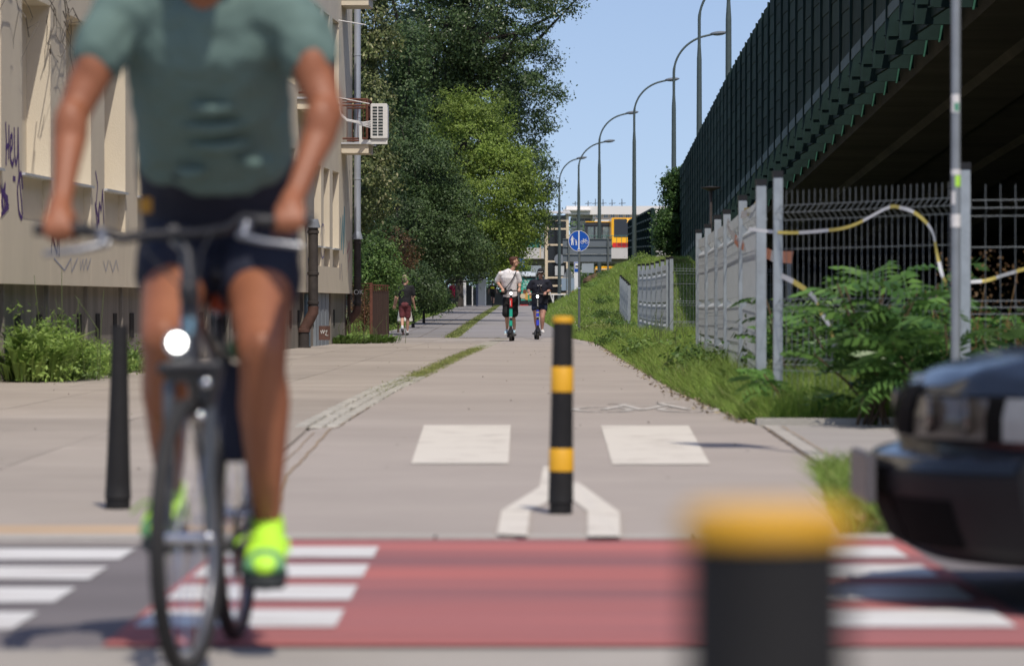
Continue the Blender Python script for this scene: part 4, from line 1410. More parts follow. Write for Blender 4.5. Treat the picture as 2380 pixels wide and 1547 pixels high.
MB().hexa([(xat(1217, YH), YH - .025, zat(648, YH)), (xat(1248, YH), YH - .025, zat(648, YH)), (xat(1248, YH), YH - .021, zat(648, YH)), (xat(1217, YH), YH - .021, zat(648, YH)),
           (xat(1213, YH), YH - .025, zat(642, YH)), (xat(1252, YH), YH - .025, zat(642, YH)), (xat(1252, YH), YH - .021, zat(642, YH)), (xat(1213, YH), YH - .021, zat(642, YH))]).build('poster_header', blk, ad)
MB().box(xat(1211, YH), xat(1254, YH), YH - .025, YH - .021, zat(694, YH), zat(691.5, YH)).build('poster_footer', blk, ad)
px_ = lambda px, py: (xat(px, YH), YH - .03, zat(py, YH))
wt = M('poster_white', (.75, .78, .74), .5)
text('poster_text', 'WYGR', .24, px_(1218, 653.5), FACING, wt, ad, .002, 'LEFT', 1.05)
text('poster_text', '100 0', .26, px_(1215, 660.5), FACING, wt, ad, .002, 'LEFT', 1.15)
text('poster_text', 'W LOD', .19, px_(1215, 667), FACING, wt, ad, .002, 'LEFT', 1.1)
MB().lathe([(.16, -.03), (.16, -.022)], px_(1220, 677), 16, 'y').build('poster_picture', M('poster_brown', (.16, .06, .03), .6), ad)
MB().lathe([(.30, -.028), (.30, -.022)], px_(1226, 688), 16, 'y').build('poster_picture', M('poster_gold', (.55, .33, .08), .6), ad)
MB().lathe([(.2, -.03), (.2, -.024)], px_(1215, 688), 14, 'y').build('poster_picture', M('poster_cream', (.6, .5, .33), .6), ad)
MB().box(xat(1208, YH), xat(1228, YH), YH - .5, YH - .3, .74, .84).build('red_base', M('red_base', (.35, .02, .02), .5), sh)

# railing, shelter posts, kiosk in the background
wr = thing('white_railing', (xat(1310, 262), 262, .73), 'low white pipe railing below the lift tower', 'railing')
MB().tube([at(1282, 685, 262), at(1342, 684, 262)], .05, 6).build('rail', white_paint, wr)
for px in (1286, 1312, 1340):
    p = at(px, 685, 262)
    MB().tube([(p.x, p.y, .6), p], .045, 6).build('post', white_paint, wr)
MB().tube([at(1276, 672, 262), (*at(1288, 700, 262).xy, .7)], .04, 6).build('brace', white_paint, wr)
YP = 264
gs = thing('glass_shelter', (xat(1088, YP), YP, .73), 'dark glazed shelter with white posts under the trees', 'shelter')
MB().box(xat(1075, YP), xat(1083, YP), YP, YP + .2, .7, zat(652, YP)).build('post', white_paint, gs)
MB().box(xat(1097, YP), xat(1099, YP), YP, YP + .08, .7, zat(666, YP)).build('post', white_paint, gs)
MB().box(xat(1083.2, YP), xat(1096.8, YP), YP + .05, YP + .1, .8, zat(662, YP)).build('pane', GLASS('dark_pane', (.01, .012, .014), .08), gs)
MB().box(xat(1106, YP), xat(1111, YP), YP + 1, YP + 1.2, .7, zat(660, YP)).build('post', M('navy_post', (.02, .03, .06), .5), gs)
for px, h in ((1052, 640), (1128, 664)):
    q = MB().tube([(xat(px, 262), 262, .7), (xat(px, 262), 262, zat(h, 262))], .035 if px > 1100 else .05, 6).build('steel_post', galv if px > 1100 else dark_metal, None, org=(xat(px, 262), 262, .7))
    tag(q, 'thin pale steel post standing before the distant cyclist' if px > 1100 else 'dark thin post beside the woman in red', 'post')
ks = thing('pale_kiosk', (xat(985, 310), 310, .75), 'pale building glimpsed between the tree trunks', 'building')
MB().box(xat(970, 310), xat(1010, 310), 310, 316, .7, zat(620, 310)).build('wall', concm, ks)
MB().box(xat(978, 310), xat(1003, 310), 309.9, 309.99, zat(650, 310), zat(634, 310)).build('window', GLASS('window_glass'), ks)
MB().box(xat(966, 310), xat(1014, 310), 309.6, 316.4, zat(620, 310) + .002, zat(617, 310)).build('roof', concd, ks)
rb = thing('stone_heap', (xat(1378, 236), 236, 1.4), 'brown heap of stones at the top of the grassy bank', 'heap')
for k in range(10):
    MB().ball((xat(1366 + k * 2.8, 236), 236 + random.uniform(-.5, .5), zat(652 - abs(k - 6) * -.5 - k * 1.1, 236)), (random.uniform(.2, .4), .3, random.uniform(.2, .35)), 6, 4).build('stone', M('brown_stone', (.11, .07, .04), .9, .4, 3, .4, 8), rb)

# ------------------------------------------------------------------ bollards
yel = M('bollard_yellow', srgb(214, 160, 34), 0.5, 0.08, 5, 0.1, 40)
blkb = M('bollard_black', (0.010, 0.010, 0.011), 0.65, 0.35, 7, 0.15, 50, col2=(0.024, 0.023, 0.022), stretch=(1, 1, .4), spec=.2)


def bollard(lab, X, Y, Ht, rb_, rt, bands, tilt=0.0, cap=True, dome=.045, capk=1.06):
    t = thing('bollard', (X, Y, 0), lab, 'bollard')
    rr = lambda z: rb_ + (rt - rb_) * min(1, max(0, z / Ht)) ** .8
    n = 28
    body = [(rr(0) * .9, -.05), (rr(0) * .9, .05), (rr(0), .055)]
    zs_ = [.055] + [z for b in bands for z in b] + [Ht - dome]
    mb = MB().lathe(body + [(rr(z), z) for z in np.linspace(.06, Ht - dome, 12)], (X, Y, 0), n)
    parts = [auto_smooth(mb.build('body', blkb, t), 40)]
    for a, b in bands:
        parts.append(auto_smooth(MB().lathe([(rr(a) + .0005, a), (rr(a) + .0022, a + .002), (rr(b) + .0022, b - .002), (rr(b) + .0005, b)], (X, Y, 0), n).build('reflective_band', yel, t), 40))
    if cap:
        r = rt * capk
        parts.append(auto_smooth(MB().lathe([(rt * .9, Ht - dome + .001), (r, Ht - dome + .003), (r, Ht - dome * .45), (r * .95, Ht - dome * .2), (r * .82, Ht - dome * .05), (r * .3, Ht), (.001, Ht)], (X, Y, 0), n).build('cap', yel, t), 35))
    t.rotation_euler = (0, tilt, 0)
    return t


bollard('black bollard with two yellow bands and a yellow cap in the cycle path', .212, 16.5, .865, .0565, .0435, [(.19, .29), (.535, .645)], .012, dome=.03)
bollard('large blurred black bollard with yellow cap close to the camera', 0.1565, 2.32, .796, .054, .0500, [], 0, dome=.020, capk=1.07)
bollard('plain black tapered bollard with no bands at the pavement edge', -1.76, 16.9, .825, .062, .034, [], .012, cap=False, dome=.004)

# ------------------------------------------------------------------ black car nosing in from the right
carm = M('car_paint_black', (0.006, 0.007, 0.010), 0.22, 0.1, 2, coat=.4, spec=.35)
X0, YC = 1.12, 11.85
car = thing('car', (X0 + 2.2, YC, 0), 'black car nosing into the picture over the red crossing', 'car')
PROF = [(.42, .16), (.16, .175), (.07, .22), (.035, .30), (.01, .38), (.0, .44), (.02, .485), (.075, .505), (.10, .515), (.085, .545), (.085, .61), (.10, .665), (.135, .70), (.20, .745), (.42, .80), (.8, .85), (1.2, .885), (1.32, .89)]
HW = .865


def S(y, k, off=0.0):
    """front shell: y across (-.865 near side), k index on the profile"""
    i = min(int(k), len(PROF) - 2)
    f = k - i
    x = PROF[i][0] * (1 - f) + PROF[i + 1][0] * f
    z = PROF[i][1] * (1 - f) + PROF[i + 1][1] * f
    a = abs(y) / HW
    fade = max(0, 1 - x / 1.3)
    sw = (.30 * a ** 3.2 + .05 * a) * fade
    cr = .10 * a ** 5 * (1 if k > 11.5 else 0) * min(1, (k - 11.5) / 3 if k > 11.5 else 0)
    ridge = .012 * math.exp(-((a - .62) / .08) ** 2) if k > 12 else 0
    return Vector((X0 + x + sw - off, YC + y, z - cr + ridge + off * .3 - .03))


yy = list(np.linspace(-HW, HW, 41))
kk = list(np.linspace(0, len(PROF) - 1, 69))
m_ = MB()
for k in kk:
    for y in yy:
        m_.v.append(tuple(S(y, k)))
nyy = len(yy)
for j in range(len(kk) - 1):
    for i in range(nyy - 1):
        a = j * nyy + i
        m_.f.append((a, a + nyy, a + nyy + 1, a + 1))
for side in (0, nyy - 1):     # wings
    y = yy[side]
    sg_ = -1 if side == 0 else 1
    edge_ = [S(y, k) for k in kk]
    base = len(m_.v)
    for e in edge_: m_.v.append(tuple(e))
    for e in edge_:
        m_.v.append((max(e.x + .05, min(X0 + .62, e.x + .3)), e.y + sg_ * .012, e.z))
    for e in edge_:
        m_.v.append((X0 + 1.5, YC + sg_ * (HW + .012), min(e.z + .02, .87)))
    n = len(edge_)
    for r_ in range(2):
        for i in range(n - 1):
            q = (base + r_ * n + i, base + r_ * n + i + 1, base + (r_ + 1) * n + i + 1, base + (r_ + 1) * n + i)
            m_.f.append(q if side == 0 else q[::-1])
fs = auto_smooth(m_.build('front_shell', carm, car), 55)
fs.data.materials.append(M('bumper_plastic', (.007, .007, .008), .55, .2, 6, spec=.25))
for p_ in fs.data.polygons:
    if p_.center.z < .43: p_.material_index = 1
# rear body, cabin, wheels
rbm = MB()
sec = [(1.5, .87), (2.2, .89), (3.3, .90), (4.2, .93), (4.45, .80)]
for i in range(len(sec) - 1):
    (a, za), (b, zb_) = sec[i], sec[i + 1]
    w0, w1 = (.87, .87) if i < 3 else (.87, .8)
    rbm.hexa([(X0 + a, YC - w0, .2), (X0 + b, YC - w1, .22), (X0 + b, YC + w1, .22), (X0 + a, YC + w0, .2), (X0 + a, YC - w0 + .03, za), (X0 + b, YC - w1 + .03, zb_), (X0 + b, YC + w1 - .03, zb_), (X0 + a, YC + w0 - .03, za)])
rbm.build('rear_body', carm, car, bevel=.02)
MB().hexa([(X0 + 1.3, YC - .80, .86), (X0 + 4.1, YC - .80, .91), (X0 + 4.1, YC + .80, .91), (X0 + 1.3, YC + .80, .86), (X0 + 2.0, YC - .58, 1.36), (X0 + 3.4, YC - .58, 1.36), (X0 + 3.4, YC + .58, 1.36), (X0 + 2.0, YC + .58, 1.36)]).build('cabin_glass', GLASS('car_glass', (.01, .012, .013), .03), car, bevel=.04)
MB().box(X0 + 2.02, X0 + 3.38, YC - .57, YC + .57, 1.362, 1.40).build('roof', carm, car, bevel=.02)
for x in (.86, 3.55):
    for s in (-1, 1):
        yw = YC + s * .79
        w = auto_smooth(MB().torus((X0 + x, yw, .31), .225, .085, Matrix.Rotation(R(90), 3, 'Z'), 32, 10).build('wheel', rubber, car), 60)
        auto_smooth(MB().lathe([(.05, -.09), (.2, -.085), (.22, -.05), (.22, .05), (.2, .085), (.05, .09)], (X0 + x, yw, .31), 24, 'y').build('rim', chrome, w), 40)
        MB().lathe([(.35, -.02), (.36, 0), (.36, .02)], (X0 + x, YC + s * .87, .33), 28, 'y').build('wheel_arch', rubber, car)
MB().box(X0 + .5, X0 + 4.3, YC - .78, YC + .78, .15, .2).build('underbody', rubber, car)


def patch(name, ya, yb, ka, kb, off, mat, parent=car, ny=14, nk=8):
    mb = MB()
    for j in range(nk + 1):
        for i in range(ny + 1):
            mb.v.append(tuple(S(ya + (yb - ya) * i / ny, ka + (kb - ka) * j / nk, off)))
    for j in range(nk):
        for i in range(ny):
            a = j * (ny + 1) + i
            mb.f.append((a, a + ny + 1, a + ny + 2, a + 1))
    return auto_smooth(mb.build(name, mat, parent), 60)


lens = GLASS('headlamp_lens', (.07, .062, .055), .12)
for s in (-1, 1):
    hl = patch('headlight', s * .36, s * .72, 8.95, 11.0, .010, lens)
    patch('headlight_frame', s * .33, s * .80, 8.7, 11.3, .005, M('grille_black', (.003, .003, .003), .85, spec=.1), hl)
    for c in (.47, .66):
        cpt = S(s * c, 10.1, .008)
        auto_smooth(MB().lathe([(.052, -.02), (.056, -.008), (.04, -.004), (.01, .01)], cpt, 20, 'x').build('lamp_bowl', M('lamp_bowl', (.12, .11, .105), .25, .1, 5, metal=.8), hl), 50)
    patch('indicator', s * .775, s * .862, 8.9, 11.1, .010, M('clear_indicator', (.20, .21, .215), .25, .1, 30))
    patch('bumper_strip', s * .12, s * .86, 5.2, 6.6, .008, carm)
    patch('kidney_grille', s * .05, s * .27, 8.9, 12.0, .008, M('grille_black', (.003, .003, .003), .85, spec=.1))
    patch('lower_intake', s * .33, s * .66, 2.0, 3.8, .006, M('grille_black', (.004, .004, .004)))
patch('central_intake', -.30, .30, 1.6, 3.9, .006, M('grille_black', (.004, .004, .004)))
c_ = S(0, 4.6)
MB().box(c_.x - .04, c_.x - .012, YC - .28, YC + .28, .31, .46).build('number_plate', M('plate_holder', (.10, .095, .10), .4, .1, 6), car, bevel=.006)
auto_smooth(MB().lathe([(.034, 0), (.034, .006), (.0, .012)], S(0, 12.4, .002), 18).build('emblem', chrome, car), 40)
# ------------------------------------------------------------------ vegetation
def norm(a):
    return a / np.maximum(np.linalg.norm(a, axis=1, keepdims=True), 1e-9)


def leaf_mesh(name, P, size, rng, up=0.5, droop=0.0, aspect=0.55, outdir=None):
    n = len(P)
    nr = rng.normal(size=(n, 3))
    nr[:, 2] += up
    if outdir is not None: nr = nr * .75 + outdir * 1.1
    nr = norm(nr)
    t = rng.normal(size=(n, 3))
    t[:, 2] -= droop
    t = norm(t - nr * (t * nr).sum(1, keepdims=True))
    s = np.cross(nr, t)
    l = (size * rng.uniform(.65, 1.25, n))[:, None]
    w = l * aspect
    v = np.empty((n, 4, 3))
    v[:, 0] = P - t * l * .5
    v[:, 1] = P + s * w * .5 - t * l * .08
    v[:, 2] = P + t * l * .5
    v[:, 3] = P - s * w * .5 - t * l * .08
    return np_mesh(name, v.reshape(-1, 3), np.arange(n * 4).reshape(-1, 4))


def crown_points(lobes, nc, per, sig, rng, shell=.45):
    """clump centres inside ellipsoid lobes, leaves scattered round each clump"""
    vol = np.array([l[3] * l[4] * l[5] for l in lobes]) ** .8
    pick = rng.choice(len(lobes), nc, p=vol / vol.sum())
    L = np.array(lobes)[pick]
    d = norm(rng.normal(size=(nc, 3)))
    r = rng.uniform(shell, 1.0, nc) ** .6 * (1 + .10 * rng.normal(size=nc))
    C = L[:, :3] + d * L[:, 3:6] * r[:, None]
    k = rng.poisson(per, nc) + 3
    idx = np.repeat(np.arange(nc), k)
    sg = sig * rng.uniform(.6, 1.5, nc)[idx]
    P = C[idx] + rng.normal(size=(len(idx), 3)) * sg[:, None] * np.array([1, 1, .62])
    return C, P, d[idx]


def tree(name, lab, cat, base, lobes, nc, per, sig, size, mat, trunk_r=.2, seed=1, droop=.2, limbs=14, group=None, top=None, shell=.45, aspect=.55, up=.5, barkm=None):
    rng = np.random.default_rng(seed)
    t = thing(name, base, lab, cat, group)
    C, P, D = crown_points(lobes, nc, per, sig, rng, shell)
    ok_ = P[:, 2] > base[2] + .05
    P, D = P[ok_], D[ok_]
    me = leaf_mesh('crown', P, size, rng, up, droop, aspect, D)
    link_mesh('crown', me, mat, t)
    b = Vector(base)
    top = Vector(top or tuple(np.array(lobes)[:, :3].mean(0)))
    mb = MB()
    mid = b + Vector(((top.x - b.x) * .22, (top.y - b.y) * .3, (top.z - b.z) * .5)) + Vector((rng.normal() * .15, rng.normal() * .15, 0)) * (top - b).length * .05
    mb.tube([b - Vector((0, 0, .2)), b.lerp(mid, .4), mid, top], [trunk_r * 1.25, trunk_r, trunk_r * .75, trunk_r * .4], 8)
    far = sorted(range(len(C)), key=lambda i: -C[i][2])
    sel = rng.choice(len(C), min(limbs, len(C)), replace=False)
    for i in sel:
        e = Vector(C[i])
        f = rng.uniform(.35, .95)
        s = mid.lerp(top, (f - .5) * 2) if f > .5 else mid
        m2 = s.lerp(e, .55) + Vector((0, 0, -.06 * (e - s).length))
        mb.tube([s, m2, e], [trunk_r * .38, trunk_r * .22, trunk_r * .06], 5)
    auto_smooth(mb.build('trunk', barkm or bark, t), 60)
    return t


def lobe(px, py, Y, rpx, rpy, ry):
    c = at(px, py, Y)
    return (c.x, c.y, c.z, rpx * Y / FPX, ry, rpy * Y / FPX)


lind = LEAF('linden_leaf', (0.0747, 0.1092, 0.0345), (0.1955, 0.2185, 0.0805), .3, c3=(0.50, 0.47, 0.26))
popl = LEAF('poplar_leaf', (0.0408, 0.0720, 0.0240), (0.1020, 0.1500, 0.0528), .25, .35)
mapl = LEAF('maple_leaf', (0.1283, 0.1958, 0.0351), (0.3038, 0.3982, 0.0756), .42)
dark = LEAF('dark_leaf', (0.0375, 0.0700, 0.0225), (0.1000, 0.1562, 0.0500), .22)
birch = LEAF('hanging_leaf', (0.0346, 0.0662, 0.0230), (0.1080, 0.1584, 0.0547), .3)
bush = LEAF('bush_leaf', (0.0550, 0.1169, 0.0275), (0.1513, 0.2475, 0.0618), .3)
ivym = LEAF('ivy_leaf', (0.0343, 0.0780, 0.0250), (0.1092, 0.1950, 0.0530), .3)
dry = LEAF('dry_leaf', (0.09, 0.045, 0.02), (0.20, 0.12, 0.05), .25)

tree('linden_tree', 'olive linden tree with pale flower bracts growing behind the building corner', 'tree', (-5.0, 106, 0),
     [lobe(845, 60, 105, 75, 130, 1.3), lobe(850, 250, 105, 62, 120, 1.2), lobe(862, 420, 105, 62, 100, 1.2), lobe(820, 330, 106, 60, 300, 1.2), lobe(880, -60, 105, 60, 90, 1.2)],
     330, 95, .17, .11, lind, .22, 11, .9, 16, top=(-4.9, 106, 8))
tree('poplar_tree', 'huge dark poplar towering above the other trees against the sky', 'tree', (-4.2, 192, .4),
     [lobe(1010, 90, 190, 120, 190, 4), lobe(1150, 60, 188, 130, 140, 4), lobe(1225, 170, 187, 80, 110, 3), lobe(1120, 260, 190, 140, 130, 4), lobe(1195, 330, 188, 75, 110, 2.5), lobe(1290, 20, 187, 60, 45, 2), lobe(1285, 225, 186, 36, 22, 1.2), lobe(1262, 290, 187, 34, 26, 1.2),
      lobe(970, 230, 192, 90, 160, 4), lobe(1080, -130, 190, 190, 140, 5), lobe(1225, 420, 188, 34, 60, 1.2), lobe(1330, -20, 187, 36, 40, 1.2)],
     1150, 85, .30, .155, popl, .5, 12, .1, 40, top=(-2.0, 190, 18), shell=.35)
tree('maple_tree', 'bright yellowish green maple in front of the dark poplar', 'tree', (-4.3, 153, .25),
     [lobe(1100, 330, 150, 95, 120, 1.8), lobe(1090, 250, 150, 40, 55, .8), lobe(1040, 260, 150, 38, 60, .8), lobe(1160, 270, 150, 35, 55, .8), lobe(1130, 450, 149, 115, 120, 2), lobe(1200, 480, 149, 70, 120, 1.4), lobe(1170, 580, 149, 75, 62, 1.4), lobe(1225, 380, 149, 40, 60, 1)],
     560, 80, .19, .105, mapl, .18, 13, .35, 26, top=(-1.5, 150, 8))
tree('ash_tree', 'loose airy tree at the edge of the trees beside the sky', 'tree', (-4.1, 178, .35),
     [lobe(1245, 430, 175, 40, 80, 1.2), lobe(1262, 480, 175, 28, 50, .9), lobe(1235, 530, 175, 42, 60, 1.2), lobe(1268, 380, 175, 18, 40, .6), lobe(1278, 440, 175, 16, 30, .5)],
     110, 45, .22, .13, LEAF('ash_leaf', (0.03, 0.06, 0.022), (0.085, 0.125, 0.05), .35), .12, 14, .3, 20, shell=.3)
tree('oak_tree', 'dense dark green round tree standing left of the maple', 'tree', (-4.7, 138, .17),
     [lobe(985, 400, 135, 75, 90, 1.5), lobe(960, 520, 134, 85, 100, 1.6), lobe(1045, 500, 136, 60, 100, 1.4), lobe(1030, 580, 135, 85, 68, 1.6), lobe(930, 370, 136, 50, 100, 1.2), lobe(1105, 590, 137, 52, 48, 1.2)],
     560, 90, .19, .10, dark, .22, 15, .1, 20)
tree('hornbeam_tree', 'dark narrow tree between the linden and the poplar', 'tree', (-4.8, 160, .27),
     [lobe(935, 230, 160, 50, 110, 1.6), lobe(950, 120, 160, 45, 90, 1.5), lobe(940, 330, 160, 60, 90, 1.6)],
     170, 90, .3, .15, dark, .2, 16, .1, 14)
tree('birch_tree', 'drooping birch hanging low over the far end of the path', 'tree', (-4.6, 227, .56),
     [lobe(1165, 585, 222, 46, 55, 1.8), lobe(1120, 615, 222, 45, 32, 1.8), lobe(1182, 640, 221, 20, 34, 1.0), lobe(1075, 595, 224, 50, 45, 2), lobe(1140, 540, 222, 80, 50, 2)],
     300, 70, .32, .15, birch, .16, 17, 2.0, 20, aspect=.4)
for i, (px, py, Y, rpx, rpy, ry, lab, mt) in enumerate([
        (870, 610, 100, 45, 70, .8, 'leafy green shrub pressed against the drain pipe', bush),
        (900, 680, 108, 42, 60, .9, 'wild shrub growing behind the rusty gate', bush),
        (985, 690, 150, 40, 28, 1.2, 'low feathery shrub beside the path past the walkers', bush),
        (1010, 692, 195, 30, 20, 1.5, 'dark shrub beneath the trees left of the woman in red', dark),
        (960, 650, 125, 50, 55, 1.0, 'dark shrub behind the walking man', dark),
        (985, 668, 140, 36, 40, 1.2, 'dark shrub filling the gap under the oak', dark)]):
    c = at(px, py, Y)
    zb_ = float(zg(c.x, Y))
    tree('shrub', lab, 'shrub', (c.x, Y, zb_), [lobe(px, py, Y, rpx, rpy, ry), lobe(px - rpx * .5, py + rpy * .5, Y, rpx * .8, rpy * .6, ry), lobe(px + rpx * .4, py + rpy * .55, Y, rpx * .7, rpy * .55, ry)],
         110, 80, .12 + Y * .0006, .06 + Y * .0003, mt, .05, 30 + i, .3, 10, 'shrubs under the trees')
tree('dead_shrub', 'reddish brown withered shrub among the green bushes', 'shrub', (xat(925, 112), 112, .05),
     [lobe(930, 575, 112, 34, 42, .5), lobe(950, 600, 112, 24, 30, .4)], 60, 26, .12, .07, dry, .03, 41, .2, 40, barkm=M('twig', (.09, .06, .045), .9))
tree('dead_shrub', 'dry brown weeds behind the iron railing', 'weeds', (xat(845, 95), 95, .0),
     [lobe(840, 715, 95, 26, 50, .3), lobe(862, 730, 95, 18, 36, .3)], 70, 40, .08, .05, dry, .015, 42, .4, 30, barkm=M('twig', (.09, .06, .045)))
for i, (x, y, h, r_) in enumerate([(-9, 215, 15, 4.5), (-13, 260, 18, 6), (-7, 285, 16, 5), (-18, 180, 17, 6), (-5.6, 278, 9, 2.6), (-10, 150, 12, 3.5), (1.5, 395, 9, 6), (-8, 400, 14, 7), (9, 420, 9, 6), (-7.5, 240, 26, 5), (-3.5, 252, 23, 4), (-13, 250, 27, 5.5)]):
    z0 = float(zg(x, y))
    tree('background_tree', ['deep green tree filling the gap behind the poplar', 'tall tree far behind the poplar', 'tree behind the woman in red', 'tree hidden behind the building and linden', 'slim tree above the dark shelter',
                             'tree behind the oak and the linden', 'green tree seen under and over the overpass', 'far tree left beyond the overpass', 'far tree behind the yellow bus roof', 'tall tree directly behind the poplar trunk', 'tall tree behind the right half of the poplar crown', 'tallest tree at the back left of the poplar'][i], 'tree', (x, y, z0),
         [(x, y, z0 + h * .62, r_, r_, h * .38), (x - r_ * .4, y, z0 + h * .35, r_ * .8, r_, h * .25), (x + r_ * .5, y, z0 + h * .4, r_ * .7, r_ * .8, h * .26)], 200, 45, .6, .34, dark if i not in (6, 8) else bush, .25, 50 + i, .1, 8, 'trees in the background')

# ivy over the barrier end
rng = np.random.default_rng(5)
iv = thing('ivy', at(1555, 595, 168), 'ivy mass climbing over the end of the noise barrier', 'ivy')
C, P, D = crown_points([lobe(1562, 470, 168, 28, 78, .6), lobe(1548, 545, 167, 28, 65, .6), lobe(1578, 430, 168, 14, 40, .4), lobe(1576, 540, 168, 16, 70, .4)], 260, 60, .14, rng, .3)
link_mesh('leaves', leaf_mesh('leaves', P, .14, rng, .2, .9), ivym, iv)
auto_smooth(MB().tube([at(1560, 600, 168.3), at(1562, 520, 168.3), at(1570, 430, 168.3)], [.08, .06, .03], 6).build('stem', bark, iv), 60)

# grasses -----------------------------------------------------------------
grassm = LEAF('grass_blade', (0.135, 0.225, 0.036), (0.32, 0.46, 0.09), .42, .6, c3=(0.36, 0.32, 0.14))
grassd = LEAF('dry_grass', (0.1440, 0.2040, 0.0480), (0.3360, 0.3480, 0.1200), .3, .7)


def blades(name, X, Y, H, Wd, mat, rng, lean=.55, parent=None, zoff=0.0):
    n = len(X)
    z = zg(X, Y) + zoff - .03
    a = rng.uniform(0, 2 * np.pi, n)
    s = np.stack([np.cos(a), np.sin(a) * .4, np.zeros(n)], 1) * (Wd / 2)[:, None]
    d = np.stack([rng.normal(size=n) * lean, rng.normal(size=n) * lean, np.ones(n)], 1)
    b = np.stack([X, Y, z], 1)
    v = np.empty((n, 5, 3))
    mid = b + d * (H * .55)[:, None]
    bend = np.stack([rng.normal(size=n), rng.normal(size=n), np.zeros(n) - .2], 1) * (H * .30)[:, None]
    v[:, 0], v[:, 1] = b - s, b + s
    v[:, 2], v[:, 3] = mid + s * .7, mid - s * .7
    v[:, 4] = b + d * H[:, None] + bend
    v = v.reshape(-1, 3)
    k = np.arange(n) * 5
    f = np.concatenate([np.stack([k, k + 1, k + 2], 1), np.stack([k, k + 2, k + 3], 1), np.stack([k + 3, k + 2, k + 4], 1)])
    return link_mesh(name, np_mesh(name, v, f), mat, parent)


rng = np.random.default_rng(21)
NG = 135000
Yg = 29.2 + (100 - 29.2) * rng.uniform(0, 1, NG) ** 1.55
rx = np.array([right_x(y) for y in Yg])
Xg = rx + .04 + rng.uniform(0, 1, NG) ** 1.4 * (np.minimum(.155 * Yg, 7.5) - rx)
edge_d = Xg - rx
Hg = rng.uniform(.05, .16, NG) * (1 + np.clip(edge_d / .5, 0, 1.0) * 1.7) * (.75 + .5 * np.sin(Xg * 3.1 + Yg * .9) ** 2)
keep = (edge_d > .10 * np.abs(np.sin(Yg * 2.3) + np.sin(Yg * 5.1 + 1)))
o = blades('verge_grass', Xg[keep], Yg[keep], Hg[keep], (.0042 + .00011 * Yg)[keep], grassm, rng)
tag(o, 'tall green grass on the verge along the fence', 'grass', kind='stuff')
NG = 120000
Yg = 92 + (240 - 92) * rng.uniform(0, 1, NG) ** 1.1
rx = np.array([right_x(y) for y in Yg])
Xg = rx + .0 + rng.uniform(0, 1, NG) * (8.5 - rx)
Hg = rng.uniform(.07, .26, NG) * (.4 + .6 * np.clip((Xg - rx) * 1.5, 0, 1))
o = blades('bank_grass', Xg, Yg, Hg, np.full(NG, .012) + .00003 * Yg, grassm, rng)
tag(o, 'grass covering the sloping bank below the noise barrier', 'grass', kind='stuff')
NG = 11000                    # patch by the car and the left verge
Yg = rng.uniform(15.5, 20.8, NG)
Xg = np.array([right_x(y) for y in Yg]) + .03 + rng.uniform(0, 1, NG) ** 2.0 * 2.2
keep = rng.uniform(0, 1, NG) < np.clip((Xg - 1.35) * 2.2, .35, 1)
o = blades('roadside_grass', Xg[keep], Yg[keep], (rng.uniform(.05, .19, NG))[keep], np.full(NG, .007)[keep], grassm, rng)
tag(o, 'scrappy grass patch by the road behind the black car', 'grass', kind='stuff')
P = np.stack([rng.uniform(1.45, 2.3, 420), rng.uniform(15.6, 17.6, 420), rng.uniform(.01, .04, 420)], 1)
o = link_mesh('dry_leaves', leaf_mesh('dry_leaves', P, .05, rng, 2), LEAF('fallen_leaf', (.2, .13, .05), (.42, .33, .14), .1))
tag(o, 'dry yellow leaves scattered on the roadside patch', 'leaves', kind='stuff')
# strip grass
n1 = 15000
Yg = 37 + (82 - 37) * rng.uniform(0, 1, n1)
dens = np.clip((Yg - 36) / 12, .05, 1) * np.clip((86 - Yg) / 6, .1, 1)
keep = rng.uniform(0, 1, n1) < dens
Xg = np.array([strip_x(y) for y in Yg]) + rng.normal(size=n1) * .075 * (.6 + .6 * np.sin(Yg * .9) ** 2)
o = blades('strip_grass', Xg[keep], Yg[keep], rng.uniform(.02, .075, n1)[keep], (np.full(n1, .009))[keep], grassd, rng, .6)
tag(o, 'low grass growing over the sett strip', 'grass', kind='stuff')
n1 = 9000
Yg = 103 + (290 - 103) * rng.uniform(0, 1, n1) ** 1.3
Xg = np.array([strip2_x(y) for y in Yg]) + rng.normal(size=n1) * .10
o = blades('far_strip_grass', Xg, Yg, rng.uniform(.03, .10, n1), np.full(n1, .022), grassd, rng, .6)
tag(o, 'grass strip dividing the far pavement from the far cycle path', 'grass', kind='stuff')
n1 = 14000
Yg = 96 + (260 - 96) * rng.uniform(0, 1, n1) ** 1.2
Xg = -3.7 - rng.uniform(0, 1, n1) ** 1.5 * 2.2 - .1 * np.sin(Yg * .13)
o = blades('left_verge_grass', Xg, Yg, rng.uniform(.08, .34, n1), np.full(n1, .024), grassm, rng)
tag(o, 'rough grass along the left edge of the far pavement', 'grass', kind='stuff')
# moss and weeds in the joints
n1 = 2600
Yg = 80 + 50 * rng.uniform(0, 1, n1)
lanes = np.array([-3.1, -2.35, -1.9, -1.25])[rng.integers(0, 4, n1)]
Xg = lanes + (Yg - 100) * .004 + rng.normal(size=n1) * .02
keep = np.sin(Yg * 1.7 + lanes * 9) + .6 * np.sin(Yg * .61) > .35
o = blades('joint_weeds', Xg[keep], Yg[keep], rng.uniform(.01, .03, n1)[keep], np.full(n1, .02)[keep], grassd, rng, .8)
tag(o, 'tiny weeds growing in the pavement joints', 'weeds', kind='stuff')
